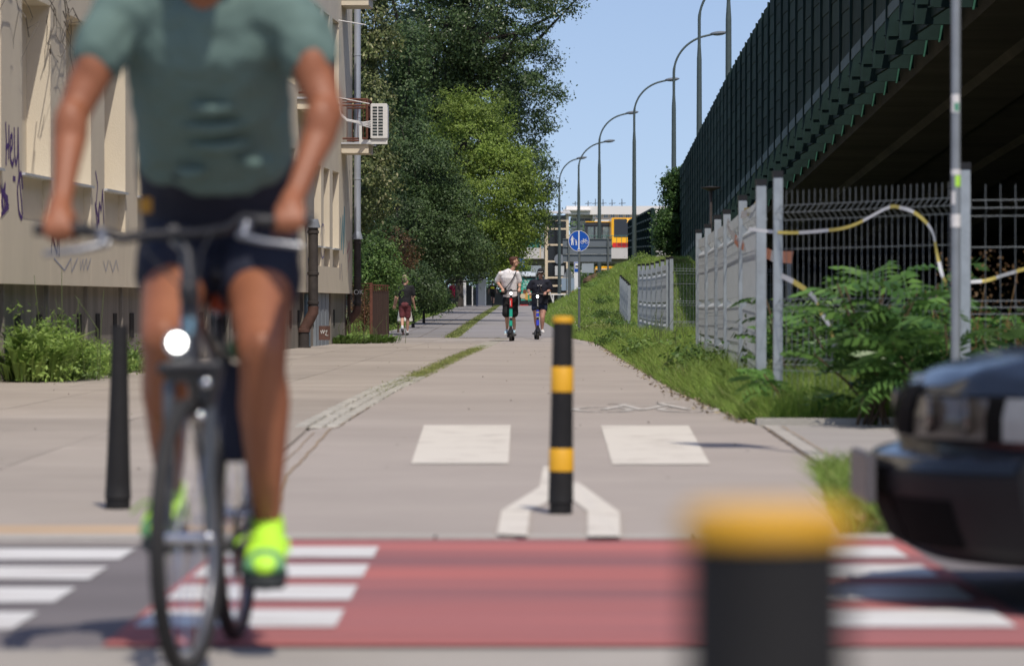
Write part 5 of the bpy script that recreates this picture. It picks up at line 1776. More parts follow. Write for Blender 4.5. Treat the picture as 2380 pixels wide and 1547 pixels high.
# specks of clover blossom on the bank
n1 = 420
Yg = rng.uniform(60, 190, n1)
Xg = np.array([right_x(y) for y in Yg]) + rng.uniform(.2, 4.5, n1)
P = np.stack([Xg, Yg, zg(Xg, Yg) + rng.uniform(.08, .3, n1)], 1)
o = link_mesh('blossoms', leaf_mesh('blossoms', P, .045, rng, .3), LEAF('blossom', (.5, .45, .42), (.75, .72, .7), .2))
tag(o, 'small white blossoms dotted over the grassy bank', 'blossom', kind='stuff')


# weeds with broad leaves ------------------------------------------------
def weed(lab, base, n, L_, mat, seed, upright=.6, spread=.35, nm='weed', cat='weed', asp=.28, group=None, stalks=0):
    rng = np.random.default_rng(seed)
    t = thing(nm, base, lab, cat, group)
    v, f = [], []
    for i in range(n):
        a = rng.uniform(0, 2 * math.pi)
        r0 = min(abs(rng.normal()) * spread * .5, spread * .6)
        b = np.array(base) + np.array([math.cos(a) * r0, math.sin(a) * r0, rng.uniform(0, .05)])
        d = np.array([math.cos(a), math.sin(a), 0])
        l = L_ * rng.uniform(.5, 1.2)
        u = upright * rng.uniform(.5, 1.3)
        s = np.array([-math.sin(a), math.cos(a), 0]) * l * asp * .5
        p1 = b + (d * .35 + np.array([0, 0, u])) * l * .5
        p2 = p1 + (d * .8 + np.array([0, 0, u * .2])) * l * .5
        k = len(v)
        v += [b - s * .25, b + s * .25, p1 + s, p2, p1 - s]
        f += [(k, k + 1, k + 2, k + 4), (k + 4, k + 2, k + 3, k + 3)]
    f2 = [(q[0], q[1], q[2]) for q in f] + [(q[0], q[2], q[3]) for q in f if q[2] != q[3]]
    link_mesh('leaves', np_mesh('leaves', np.array(v), np.array(f2)), mat, t)
    if stalks:
        mb = MB()
        for k in range(stalks):
            h = rng.uniform(.5, 1.1) * L_ * 2
            x, y = base[0] + rng.normal() * spread * .5, base[1] + rng.normal() * spread * .4
            mb.tube([(x, y, base[2]), (x + rng.normal() * .05, y, base[2] + h * .6), (x + rng.normal() * .12, y, base[2] + h)], [.006, .005, .003], 4)
        mb.build('stalk', M('green_stalk', (.10, .13, .05), .8, .3, 5), t)
    return t


weedm = LEAF('weed_leaf', (0.0780, 0.1495, 0.0325), (0.1950, 0.2990, 0.0780), .3)
weedl = LEAF('pale_weed_leaf', (0.1500, 0.2500, 0.0500), (0.3250, 0.4500, 0.1125), .35)
for i, (px, py, Y, n, L_, lab) in enumerate([(770, 792, 86, 130, .30, 'broad leaved weed below the drain pipe'), (800, 793, 86, 160, .34, 'spreading weed at the foot of the iron railing'),
                                             (845, 792, 87, 150, .32, 'low bushy weed by the gate post'), (880, 793, 87.5, 200, .32, 'bushy green weed in front of the rusty gate')]):
    weed(lab, (xat(px, Y), Y, 0), n, L_, weedm, 60 + i, .7, .8, stalks=8, group='weeds along the wall')
for i, (px, Y, h, n, lab) in enumerate([(20, 45.5, .75, 260, 'tall weeds at the picture edge by the plinth'), (75, 46.5, .5, 200, 'feathery weeds below the purple graffiti'), (125, 47.0, .46, 200, 'bright green weeds against the plinth'),
                                        (175, 48.5, .42, 200, 'fine leaved weeds beside the black bollard'), (222, 51, .38, 160, 'low weeds where the plinth meets the pavement'), (8, 44.3, 1.0, 110, 'tallest feathery weeds at the left picture edge'), (48, 45.3, .8, 90, 'tall arching weeds under the purple scribble')]):
    p = W(Y, .25, 0)
    t_ = weed(lab, (p.x, Y, 0), n * 2, h * .62, weedl if i in (1, 2, 3, 5, 6) else weedm, 70 + i, 1.25, .75, stalks=10, asp=.13, group='weeds along the wall')
    rq = np.random.default_rng(170 + i)
    C_, P_, D_ = crown_points([(p.x + .1, Y, h * .45, .42, .6, h * .5), (p.x + .3, Y - .3, h * .25, .35, .5, h * .3)], 48, 38, .08, rq, .1)
    P_ = P_[P_[:, 2] > .02]
    link_mesh('foliage', leaf_mesh('foliage', P_, .07, rq, .9, .3, .3), weedl if i in (1, 2, 3, 5, 6) else weedm, t_)
for i, (px, py, Y, n, L_) in enumerate([(1480, 800, 70, 120, .42), (1500, 815, 62, 130, .40), (1525, 800, 66, 120, .42), (1590, 825, 52, 120, .36), (1600, 850, 44, 90, .28), (1620, 800, 58, 110, .45), (1470, 770, 86, 90, .4), (1400, 775, 95, 80, .35), (1700, 850, 38, 110, .34)]):
    X = xat(px, Y) + .25
    weed(['dock plant with big leaves below the far fence', 'dock plant in the middle of the grassy verge', 'leafy dock between the two fence groups', 'weed clump left of the near fence posts', 'small weed clump at the path edge',
          'tall weed clump by the end fence post', 'weed clump at the foot of the far fence', 'weed clump near the sign pole', 'weed clump under the near fence posts'][i], (X, Y, 0), n, L_, weedm, 80 + i, .9, .6, stalks=5, asp=.34, group='weeds on the verge')


# scruffy growth on the bank
rb_ = np.random.default_rng(404)
bank_labels = ['low leafy clump by the path edge past the centre bollard', 'low leafy clump halfway to the blue sign', 'clump of tall weeds left of the far fence', 'clump of weeds at the foot of the blue sign pole', 'clump of weeds on the bank above the blue sign pole',
               'dry yellowish clump in the middle of the bank', 'leafy clump high on the bank below the grid barrier', 'dark leafy clump on the bank below the ivy', 'clump of weeds at the top edge of the bank', 'dry clump near the far low fence posts',
               'leafy clump between the far fence and the bank', 'small clump at the near end of the bank', 'ragged clump on the bank below the direction board', 'leafy clump in the grass before the near posts']
for i, (x, y) in enumerate([(2.05, 60), (2.15, 78), (2.9, 84), (2.3, 108), (3.1, 128), (3.4, 140), (5.6, 165), (6.3, 150), (4.6, 190), (3.2, 114), (4.3, 112), (2.4, 98), (3.8, 176), (2.15, 45)]):
    h = rb_.uniform(.22, .5)
    z0 = float(zg(x, y))
    tree('bank_weeds', bank_labels[i], 'weeds', (x, y, z0), [(x, y, z0 + h * .45, rb_.uniform(.25, .5), .5, h * .5), (x + .3, y + .2, z0 + h * .3, .3, .4, h * .35)], 36, 40, .09, .075,
         [weedm, bush, weedl, grassd][i % 4], .012, 410 + i, .1, 8, 'weed clumps on the bank', barkm=M('green_stalk', (.10, .13, .05), .8, .3, 5))

# sumac with compound leaves ---------------------------------------------
def frond_mesh(rng, L_, nl, leaf):
    v, f = [], []
    pts = []
    for i in range(nl + 2):
        t = i / (nl + 1)
        pts.append(np.array([t * L_ * (1 - .12 * t), 0, .16 * L_ * math.sin(t * 2.2) - .28 * L_ * t * t]))
    for i in range(nl + 1):
        k = len(v)
        a, b = pts[i], pts[i + 1]
        w = np.array([0, .004, 0])
        v += [a - w, a + w, b + w, b - w]
        f.append((k, k + 1, k + 2, k + 3))
    for i in range(1, nl + 2):
        for s in (-1, 1):
            p = pts[i]
            d = np.array([.45 + rng.normal() * .08, s * 1.0, -.30 + rng.normal() * .12])
            d /= np.linalg.norm(d)
            l = leaf * rng.uniform(.8, 1.15) * (1 - .35 * abs(i / (nl + 1) - .45))
            n = np.cross(d, np.array([1, 0, .15]))
            n /= np.linalg.norm(n)
            sd = np.cross(n, d) * l * .16
            k = len(v)
            q = p + d * l * .45 + n * .012
            v += [p, q - sd, p + d * l - np.array([0, 0, .02]), q + sd]
            f.append((k, k + 1, k + 2, k + 3))
    return np_mesh('leaf', np.array(v), np.array(f))


summ = LEAF('sumac_leaf', (0.0646, 0.1581, 0.0403), (0.1581, 0.3019, 0.0719), .3, .4)
rng = np.random.default_rng(33)
FM = []
for k in range(6):
    m_ = frond_mesh(rng, .50, 7, .165)
    m_.materials.append(summ)
    FM.append(m_)


def sumac(lab, base, n, h, spread, seed, leafscale=1.0):
    rng = np.random.default_rng(seed)
    t = thing('sumac_bush', base, lab, 'bush', 'sumac bushes by the fence')
    ns = max(2, n // 9)
    for s in range(ns):
        a = rng.uniform(0, 6.28)
        hh = h * rng.uniform(.45, 1.0)
        tip = Vector(base) + Vector((math.cos(a) * spread * rng.uniform(.2, 1), math.sin(a) * spread * .5 * rng.uniform(.2, 1), hh))
        b = Vector(base) + Vector((rng.normal() * spread * .25, rng.normal() * .1, 0))
        MB().tube([b, b.lerp(tip, .5) + Vector((0, 0, .05)), tip], [.014, .011, .006], 6).build('stem', M('reddish_stem', (.11, .07, .04), .8, .3, 8), t)
        for k in range(9):
            f_ = rng.uniform(.3, 1.0)
            p = b.lerp(tip, f_)
            az = rng.uniform(0, 6.28)
            sc = leafscale * rng.uniform(.7, 1.15)
            piece('leaf', FM[rng.integers(0, 6)], p, t, (rng.normal() * .25, -rng.uniform(-.15, .75), az), (sc, sc, sc))


sumac('big sumac bush spilling over the verge in front of the fence panel', (2.72, 28.75, 0), 80, 1.08, .62, 1)
sumac('low sumac shoots at the foot of the corner post', (2.12, 29.6, 0), 26, .42, .35, 2, .75)
sumac('sumac bush low beside the tall grey pole', (3.12, 28.0, 0), 60, .8, .4, 3)
sumac('sumac growing behind the mesh panel', (3.0, 32.5, 0), 60, 1.25, .7, 4)
sumac('sumac seen through the right hand mesh panel', (4.1, 31.5, 0), 54, .85, .8, 5)
sumac('thin sumac shoots behind the corner post', (2.55, 34.5, 0), 36, 1.15, .4, 6, .7)
for i, (x, y, h) in enumerate([(3.6, 34, .9), (4.2, 36, .8), (2.9, 38, .9), (3.4, 42, 1.0), (4.5, 33, .7), (5.0, 38, .8)]):
    tree('undergrowth_shrub', ['shrub behind the mesh under the viaduct edge', 'shrub deep behind the right hand panel', 'shrub between the near fence posts', 'shrub far behind the near posts', 'low shrub at the right picture edge behind the mesh', 'shrub in the shade of the viaduct'][i],
         'shrub', (x, y, 0), [(x, y, h * .5, .55, .5, h * .5), (x + .3, y, h * .35, .5, .5, h * .4)], 60, 45, .11, .085, bush if i % 2 else dark, .02, 90 + i, .2, 8, 'undergrowth behind the fence')
# dry stalks behind the right hand panel
dsk = thing('dry_stalks', (3.6, 30.5, 0), 'brown dry weed stalks behind the right hand mesh', 'weeds')
for k in range(16):
    x = 3.45 + rng.uniform(0, 1.2)
    h = rng.uniform(.7, 1.45)
    MB().tube([(x, 30.4 + rng.uniform(0, .5), 0), (x + rng.normal() * .05, 30.6, h * .6), (x + rng.normal() * .14, 30.6, h)], [.006, .005, .003], 4).build('stalk', M('dry_stalk', (.20, .12, .05), .9, .3, 6), dsk)
P = np.stack([3.45 + rng.uniform(0, 1.25, 700), 30.4 + rng.uniform(0, .6, 700), rng.uniform(.4, 1.35, 700)], 1)
link_mesh('seed_heads', leaf_mesh('seed_heads', P, .035, rng, .2), dry, dsk)['kind'] = 'stuff'
# bare vine on the wall, top left
vn = thing('bare_vine', W(45.5, .1, 4.2), 'bare twining vine stems hanging on the wall top', 'vine')
rng = np.random.default_rng(8)
for k in range(15):
    Y = rng.uniform(43.6, 48.0)
    z = rng.uniform(4.35, 5.1)
    pts = []
    for j in range(7):
        pts.append(W(Y, .05 + .10 * rng.random(), z))
        Y += rng.normal() * .28
        z += rng.normal() * .13 - .09
    MB().tube(pts, [.007, .006, .006, .005, .004, .004, .002], 4).build('stem', M('vine_stem', (.10, .085, .07), .9, .3, 6), vn)
# ------------------------------------------------------------------ people
skin_tan = M('tanned_skin', (0.285, 0.106, 0.050), 0.5, 0.16, 7, 0.1, 60)
skin = M('skin', (0.52, 0.30, 0.21), 0.55, 0.06, 9)


def V3(*a):
    return Vector(a)


def ellip_tube(mb, secs, n=20):
    """secs: [(centre, x-axis vector*rx, y-axis vector*ry)] closed elliptical loft"""
    base = len(mb.v)
    for c, ax, ay in secs:
        for k in range(n):
            a = 2 * math.pi * k / n
            mb.v.append(tuple(Vector(c) + ax * math.cos(a) + ay * math.sin(a)))
    for i in range(len(secs) - 1):
        for k in range(n):
            a, b = base + i * n + k, base + i * n + (k + 1) % n
            mb.f.append((a, b, b + n, a + n))
    mb.f.append(tuple(base + k for k in range(n))[::-1])
    e = base + (len(secs) - 1) * n
    mb.f.append(tuple(e + k for k in range(n)))


def torso(mb, pts, rx, ry, side, n=20):
    """spine points with half widths (rx) and half depths (ry); side = unit shoulder direction"""
    secs = []
    for i, p in enumerate(pts):
        t = (Vector(pts[min(i + 1, len(pts) - 1)]) - Vector(pts[max(i - 1, 0)])).normalized()
        s = (side - t * side.dot(t)).normalized()
        f = t.cross(s)
        secs.append((p, s * rx[i], f * ry[i]))
    ellip_tube(mb, secs, n)


def head(mb, c, fwd, k=1.0):
    """skull, jaw, nose, ears on a head centred at c that looks along fwd"""
    fwd = Vector(fwd).normalized()
    side = fwd.cross(Vector((0, 0, 1))).normalized()
    up = side.cross(fwd)
    MM = Matrix((side, fwd, up)).transposed()
    P = lambda a, b, c_: Vector(c) + MM @ Vector((a, b, c_)) * k
    mb.ball(P(0, -.012, .03), (.076 * k, .097 * k, .088 * k), 16, 12, MM)
    mb.ball(P(0, .022, -.045), (.058 * k, .066 * k, .072 * k), 14, 10, MM)
    mb.ball(P(0, .045, -.09), (.03 * k, .03 * k, .024 * k), 10, 8, MM)
    mb.limb([(P(0, .088, .02), .010 * k), (P(0, .108, -.018), .015 * k)], 8)
    mb.ball(P(0, .082, -.056), (.024 * k, .012 * k, .010 * k), 8, 6, MM)
    for s in (-1, 1):
        mb.ball(P(s * .078, -.008, -.002), (.011 * k, .022 * k, .032 * k), 8, 6, MM)
        mb.ball(P(s * .03, .078, .022), (.016 * k, .012 * k, .008 * k), 8, 6, MM)
    return P, MM


def hand_grip(mb, wrist, grip, axis, inner, k=1.0, bar=.016):
    """a fist closed on a bar that runs along axis through grip; inner = sign along axis toward the bar's middle"""
    axis = Vector(axis).normalized()
    wrist, grip = Vector(wrist), Vector(grip)
    back = (wrist - grip)
    back = (back - axis * back.dot(axis)).normalized()          # from the bar to the wrist
    dn = axis.cross(back)
    if dn.z > 0: dn = -dn                                       # the side fingers close under
    palm = grip + back * (.032 * k)
    mb.limb([(wrist, .028 * k), (palm + back * .03 * k, .033 * k), (palm - dn * .012 * k, .030 * k)], 10)
    for j in range(4):
        off = axis * ((j - 1.5) * .0205 * k)
        r = (.0098, .0102, .010, .0085)[j if inner < 0 else 3 - j] * k
        R_ = bar + r * .9
        L_ = (2.9, 3.3, 3.1, 2.5)[j if inner < 0 else 3 - j]
        pts = []
        for a in np.linspace(.25, .25 + L_, 6):
            pts.append((grip + off + (back * math.cos(a) - dn * math.sin(a)) * (R_ + .004), r))
        pts.insert(0, (palm + off * 1.05 - dn * .008 * k, r * 1.25))
        mb.limb(pts, 8)
    th = palm + axis * inner * .030 * k + back * .012
    mb.limb([(th, .013 * k), (grip + axis * inner * .045 * k + dn * (bar + .010) + back * .006, .0115 * k), (grip + axis * inner * .040 * k + dn * (bar + .006) - back * .022, .0095 * k)], 8)


def shoe(mb, heel, toe, w=.042, h=.05):
    heel, toe = Vector(heel), Vector(toe)
    d = (toe - heel).normalized()
    s = d.cross(Vector((0, 0, 1))).normalized()
    u = s.cross(d)
    L_ = (toe - heel).length
    secs = []
    for t, ww, hh in ((-.04, .55, .9), (.08, .8, 1.25), (.3, .85, 1.3), (.55, 1.0, .95), (.8, .98, .72), (.97, .7, .5), (1.04, .3, .3)):
        secs.append((heel + d * L_ * t + u * h * hh * .5, s * w * ww, u * h * hh * .55))
    ellip_tube(mb, secs, 12)


def sole(mb, heel, toe, w=.044, h=.022):
    heel, toe = Vector(heel), Vector(toe)
    d = (toe - heel).normalized()
    s = d.cross(Vector((0, 0, 1))).normalized()
    u = s.cross(d)
    L_ = (toe - heel).length
    secs = []
    for t, ww in ((-.06, .6), (.05, .85), (.3, .85), (.6, 1.02), (.85, 1.02), (1.0, .85), (1.10, .55)):
        secs.append((heel + d * L_ * t - u * h * .62, s * w * ww, u * h * .6))
    ellip_tube(mb, secs, 12)


# ---------------------------------------------------------------- cyclist in the foreground
cyc_p = thing('person', (-.79, 9.9, 0), 'cyclist in sage green shirt, navy shorts and neon shoes riding at the camera', 'person')
SHL, SHR = V3(-1.015, 9.76, 1.66), V3(-.565, 9.76, 1.66)       # shoulders (picture left / right)
ELL, ELR = V3(-1.120, 9.66, 1.40), V3(-.470, 9.66, 1.405)
WRL, WRR = V3(-1.130, 9.53, 1.195), V3(-.540, 9.53, 1.205)
GRL, GRR = V3(-1.135, 9.47, 1.105), V3(-.553, 9.47, 1.125)
HPL, HPR = V3(-.890, 10.27, 1.10), V3(-.690, 10.27, 1.10)
KNL, KNR = V3(-.905, 9.88, .83), V3(-.650, 9.84, .80)
ANL, ANR = V3(-.925, 10.22, .42), V3(-.645, 9.97, .345)
CH, MIDS, PEL = V3(-.79, 9.81, 1.61), V3(-.79, 10.03, 1.36), V3(-.795, 10.28, 1.14)
side = V3(1, 0, 0)
b = MB()
torso(b, [PEL, PEL.lerp(MIDS, .5), MIDS, MIDS.lerp(CH, .5), CH, V3(-.79, 9.77, 1.68)], [.16, .155, .16, .175, .18, .13], [.11, .10, .105, .115, .11, .07], side)
b.limb([(V3(-.79, 9.75, 1.67), .062), (V3(-.79, 9.67, 1.78), .060)])
HC = V3(-.79, 9.60, 1.855)
HP, HM = head(b, HC, V3(0, -1, -.08), 1.08)  # head enlarged to widen its shadow on the chest
for S_, E_, W_, G_, inn in ((SHL, ELL, WRL, GRL, 1), (SHR, ELR, WRR, GRR, -1)):
    b.limb([(S_, .062), (S_.lerp(E_, .45), .056), (S_.lerp(E_, .85), .046), (E_, .043), (E_.lerp(W_, .25), .046), (E_.lerp(W_, .7), .034), (W_, .029)], 14)
    hand_grip(b, W_, G_, V3(1, -.0, .02), inn)
for H_, K_, A_ in ((HPL, KNL, ANL), (HPR, KNR, ANR)):
    b.limb([(H_, .098), (H_.lerp(K_, .35), .093), (H_.lerp(K_, .75), .078), (K_, .066), (K_.lerp(A_, .12), .062), (K_.lerp(A_, .35) + V3(0, .018, 0), .068), (K_.lerp(A_, .65), .053), (K_.lerp(A_, .92), .038), (A_, .037)], 16)
    b.limb([(A_, .036), (A_ + V3(0, .03, -.05), .03)], 10)
    b.ball(K_ + V3(0, -.040, .012), (.036, .030, .042), 12, 8)
    for s_ in (-1, 1):
        b.ball(K_.lerp(A_, .30) + V3(s_ * .028, .02, 0), (.042, .048, .10), 12, 10)
        b.ball(H_.lerp(K_, .72) + V3(s_ * .032, -.02, -.01), (.045, .07, .05), 12, 10)
for S_, E_, W_ in ((SHL, ELL, WRL), (SHR, ELR, WRR)):
    b.ball(S_.lerp(E_, .55) + V3(0, -.018, 0), (.046, .046, .085), 12, 10)
    b.ball(E_.lerp(W_, .22) + V3(0, -.012, .01), (.046, .042, .075), 12, 10)
remeshed('body', b, skin_tan, cyc_p, .0075, 8)
# hair, eyes
hb = MB().ball(HC + V3(0, .018, .055), (.092, .106, .092), 16, 12).ball(HC + V3(0, .045, .0), (.088, .078, .09), 14, 10)  # hair made fuller for the same wider shadow
remeshed('hair', hb, M('brown_hair', (.03, .018, .012), .7, .3, 40), cyc_p, .01, 4, noise=.006, nscale=.03)
for s in (-1, 1):
    MB().ball(HP(s * .03, .084, .018), .010, 10, 8).build('eye', M('eye', (.05, .04, .035), .2), cyc_p, True)
# shirt
shm = M('sage_shirt', srgb(92, 113, 106), 0.85, 0.07, 3, 0.25, 14)
b = MB()
torso(b, [V3(-.79, 10.125, 1.325), PEL.lerp(MIDS, .86), MIDS.lerp(CH, .12), MIDS.lerp(CH, .5), CH, V3(-.79, 9.76, 1.685), V3(-.79, 9.73, 1.735)],
      [.215, .212, .205, .212, .22, .20, .09], [.14, .14, .135, .145, .14, .10, .06], side, 28)
for S_, E_, o_ in ((SHL, ELL, -1), (SHR, ELR, 1)):
    b.limb([(V3(-.79 + o_ * .07, 9.745, 1.72), .05), (V3(-.79 + o_ * .13, 9.755, 1.68), .074), (S_ + V3(o_ * .010, 0, -.015), .074), (S_.lerp(E_, .2) + V3(o_ * .006, 0, 0), .078), (S_.lerp(E_, .36) + V3(o_ * .004, 0, 0), .080)], 16)
remeshed('shirt', b, shm, cyc_p, .009, 10, noise=.012, nscale=.085)
fold = MB()
for z, w_, cx in ((1.425, .075, -.775), (1.378, .095, -.775), (1.33, .09, -.765), (1.29, .05, -.67), (1.265, .045, -.84)):
    cy = 9.762 + (1.435 - z) * .86
    fold.limb([(V3(cx - w_, cy + .03, z + .006), .004), (V3(cx - w_ * .5, cy + .006, z - .002), .013), (V3(cx, cy, z - .005), .016), (V3(cx + w_ * .5, cy + .004, z), .013), (V3(cx + w_, cy + .03, z + .012), .004)], 8)
remeshed('shirt_folds', fold, shm, cyc_p, .004, 2)
# shorts
nav = M('navy_shorts', (0.010, 0.013, 0.026), 0.8, 0.25, 5, 0.2, 20)
b = MB()
torso(b, [V3(-.795, 10.06, 1.36), V3(-.795, 10.17, 1.27), PEL, V3(-.795, 10.30, 1.04)], [.205, .215, .21, .16], [.150, .155, .15, .13], side, 24)
for H_, K_ in ((HPL, KNL), (HPR, KNR)):
    b.limb([(H_, .116), (H_.lerp(K_, .25), .116), (H_.lerp(K_, .39), .114)], 18)
remeshed('shorts', b, nav, cyc_p, .009, 6, noise=.006, nscale=.09)
MB().box(-.985, -.955, 10.03, 10.045, 1.16, 1.20).build('key_tag', M('orange_tag', (.45, .22, .02), .6), cyc_p)
# shoes
neon = M('neon_shoe', (0.48, 0.86, 0.05), 0.5, 0.06, 12)
neon_d = M('green_shoe_toe', (0.10, 0.26, 0.11), 0.6, 0.15, 8)
solem = M('dark_sole', (.03, .035, .035), .7)
for A_, dz, dk in ((ANR, .0, 0), (ANL, .0, 1)):
    hl = A_ + V3(.0, .055, -.085)
    to = A_ + V3(.005 if not dk else -.01, -.185, -.125)
    b = MB()
    shoe(b, hl, to, .056, .080)
    b.limb([(A_ + V3(0, .01, -.005), .046), (A_ + V3(0, .012, -.05), .048)], 12)
    sh_ = remeshed('shoe', b, neon if not dk else neon, cyc_p, .006, 4)
    b = MB()
    shoe(b, hl.lerp(to, .80), to + (to - hl) * .012, .0585, .046)
    remeshed('toe_cap', b, neon_d, sh_, .006, 3)
    b = MB()
    sole(b, hl, to, .058, .032)
    remeshed('sole', b, solem, sh_, .006, 2)
    lc = MB()
    for k in range(4):
        p = hl.lerp(to, .42 + k * .08) + V3(0, 0, .068 - k * .006)
        lc.tube([p + V3(-.028, 0, -.008), p + V3(0, -.004, .006), p + V3(.028, 0, -.008)], .005, 5)
    lc.tube([hl.lerp(to, .42) + V3(-.01, 0, .075), hl.lerp(to, .42) + V3(-.06, .0, .07), hl.lerp(to, .5) + V3(-.09, -.01, .045)], .004, 5)
    lc.tube([hl.lerp(to, .42) + V3(.01, 0, .075), hl.lerp(to, .45) + V3(.055, .0, .06), hl.lerp(to, .5) + V3(.06, -.01, .03)], .004, 5)
    lc.build('laces', neon, sh_)

# ---------------------------------------------------------------- his bicycle
bk = thing('bicycle', (-.79, 9.8, 0), 'dark city bicycle with a bright front lamp ridden by the cyclist', 'bicycle')
framem = M('bike_frame_black', (.014, .015, .017), .35, .2, 6, coat=.4)
FW, RW = V3(-.797, 9.30, .345), V3(-.757, 10.36, .345)
yaw = R(8.0)
MF = Matrix.Rotation(-yaw, 3, 'Z')
MR = Matrix.Rotation(-R(4.5), 3, 'Z')
for C_, M_ in ((FW, MF), (RW, MR)):
    w_ = auto_smooth(MB().torus(C_, .325, .020, M_, 56, 10).build('wheel', rubber, bk), 80)
    auto_smooth(MB().torus(C_, .298, .010, M_, 48, 6).build('rim', M('grey_rim', (.22, .22, .23), .35, .1, 5, metal=.7), w_), 80)
    sp_ = MB()
    for k in range(28):
        a = 2 * math.pi * k / 28
        sp_.tube([C_ + M_ @ V3((-.025 if k % 2 else .025), .018 * math.cos(a + .5), .018 * math.sin(a + .5)), C_ + M_ @ V3(0, .294 * math.cos(a), .294 * math.sin(a))], .0012, 3, False)
    sp_.build('spokes', chrome, w_)
    auto_smooth(MB().tube([C_ + M_ @ V3(-.055, 0, 0), C_ + M_ @ V3(.055, 0, 0)], .016, 12).build('hub', chrome, w_), 50)
    for s in (-1, 1):
        auto_smooth(MB().ball(C_ + M_ @ V3(s * .052, 0, 0), .016, 12, 8).build('axle_nut', chrome, w_), 60)
    fd = MB()
    a0, a1 = (R(20), R(165)) if C_ is FW else (R(-5), R(150))
    for i in range(19):
        pass
    arc = [C_ + M_ @ V3(0, .362 * math.cos(a), .362 * math.sin(a)) for a in np.linspace(a0, a1, 22)]
    if C_ is not FW:
        fd.tube(arc, .024, 8, True, .4)
        auto_smooth(fd.build('mudguard', framem, bk), 60)
crown = FW + V3(0, .045, .40)
headt = FW + V3(-.004, .115, .60)
stemt = FW + V3(-.012, .15, .735)
BB = V3(-.776, 9.93, .285)
SEATT = V3(-.785, 10.16, .88)
HB = V3(-.847, 9.47, 1.10)
f_ = MB()
for s in (-1, 1):
    f_.tube([FW + MF @ V3(s * .052, 0, 0), FW + MF @ V3(s * .05, .02, .2), crown + MF @ V3(s * .05, 0, -.02)], [.013, .015, .018], 10)
f_.tube([crown + MF @ V3(-.058, 0, 0), crown + MF @ V3(.058, 0, 0)], .022, 10)
auto_smooth(f_.build('fork', M('fork_grey', (.10, .105, .11), .35, .15, 5, metal=.5), bk), 60)
f_ = MB()
f_.tube([crown, headt, stemt - V3(0, 0, .03)], [.022, .024, .018], 12)
f_.tube([headt - V3(0, 0, .04), SEATT - V3(0, 0, .12)], .019, 12)
f_.tube([headt - V3(0, 0, .10), BB], .023, 12)
f_.tube([BB, SEATT], .019, 12)
for s in (-1, 1):
    f_.tube([BB + V3(s * .03, 0, 0), RW + MR @ V3(s * .062, 0, 0)], .012, 8)
    f_.tube([SEATT + V3(s * .02, 0, -.1), RW + MR @ V3(s * .062, 0, 0)], .010, 8)
auto_smooth(f_.build('frame', framem, bk), 60)
f_ = MB().tube([stemt - V3(0, .0, .06), stemt + V3(-.008, .0, -.02), HB + V3(0, .04, -.02), HB], [.017, .016, .016, .018], 10)
auto_smooth(f_.build('stem', framem, bk), 60)
br_ = [GRL + V3(-.02, 0, 0), GRL + V3(.12, -.005, -.01), HB + V3(-.13, -.01, -.018), HB + V3(-.05, 0, -.008), HB + V3(.06, 0, -.006), HB + V3(.14, -.01, .008), GRR + V3(-.12, -.005, .01), GRR + V3(.02, 0, 0)]
auto_smooth(MB().tube(br_, .0135, 10).build('handlebar', M('handlebar_alloy', (.03, .03, .033), .35, .1, 5, metal=.6), bk), 60)
for G_, s in ((GRL, -1), (GRR, 1)):
    auto_smooth(MB().tube([G_ + V3(s * .06, 0, 0), G_ + V3(-s * .085, -.003, 0)], .0165, 12).build('grip', black_plastic, bk), 60)
    lv = MB().tube([G_ + V3(-s * .13, -.03, -.035), G_ + V3(-s * .06, -.055, -.052), G_ + V3(s * .03, -.05, -.062)], [.010, .008, .007], 8)
    lv.limb([(G_ + V3(-s * .11, -.012, -.012), .017), (G_ + V3(-s * .115, -.035, -.032), .013)], 8)
    auto_smooth(lv.build('brake_lever', M('lever_alloy', (.26, .27, .29), .3, .1, 8, metal=.8), bk), 60)
cb = MB()
cb.tube([HB + V3(.1, -.03, 0), HB + V3(.08, -.10, -.05), headt + V3(.02, -.06, .0), crown + V3(.03, -.05, -.05)], .003, 5)
cb.tube([HB + V3(-.1, -.03, 0), HB + V3(-.05, -.12, -.06), headt + V3(0, -.08, .0), crown + V3(.0, -.05, .1)], .003, 5)
cb.build('cables', black_plastic, bk)
lampc = V3(-.826, 9.335, .822)
auto_smooth(MB().lathe([(.030, -.0), (.034, .01), (.034, .03), (.026, .06), (.01, .075)], lampc, 18, 'y').build('front_lamp', M('lamp_chrome', (.35, .36, .38), .25, .1, 5, metal=.8), bk), 50)
auto_smooth(MB().ball(lampc + V3(0, .002, .002), (.023, .008, .023), 16, 10).build('lamp_lens', EMIT('lit_lamp', (1, .98, .92), 9.0), bk), 80)
auto_smooth(MB().limb([(lampc + V3(0, .04, -.03), .022), (lampc + V3(.01, .05, -.06), .015), (crown + V3(0, -.02, .03), .012)], 10).build('lamp_bracket', M('fork_grey', (.10, .105, .11)), bk), 60)
auto_smooth(MB().tube([headt + V3(-.0, -.045, -.13), headt + V3(-.0, -.04, -.06)], .018, 10).build('bell_mount', M('blue_tape', (.16, .28, .36), .5, .2, 8), bk), 60)
auto_smooth(MB().ball(headt + V3(.0, -.045, .0), (.024, .02, .035), 10, 8).build('bell', black_plastic, bk), 60)
auto_smooth(MB().limb([(crown + V3(-.06, -.03, .015), .018), (crown + V3(.07, -.03, .02), .02), (crown + V3(.045, -.02, -.07), .02)], 10).build('brake_caliper', dark_metal, bk), 60)
for p in (crown + V3(.045, -.045, -.02), crown + V3(.03, -.045, -.10)):
    auto_smooth(MB().ball(p, .014, 10, 8).build('brake_bolt', chrome, bk), 60)
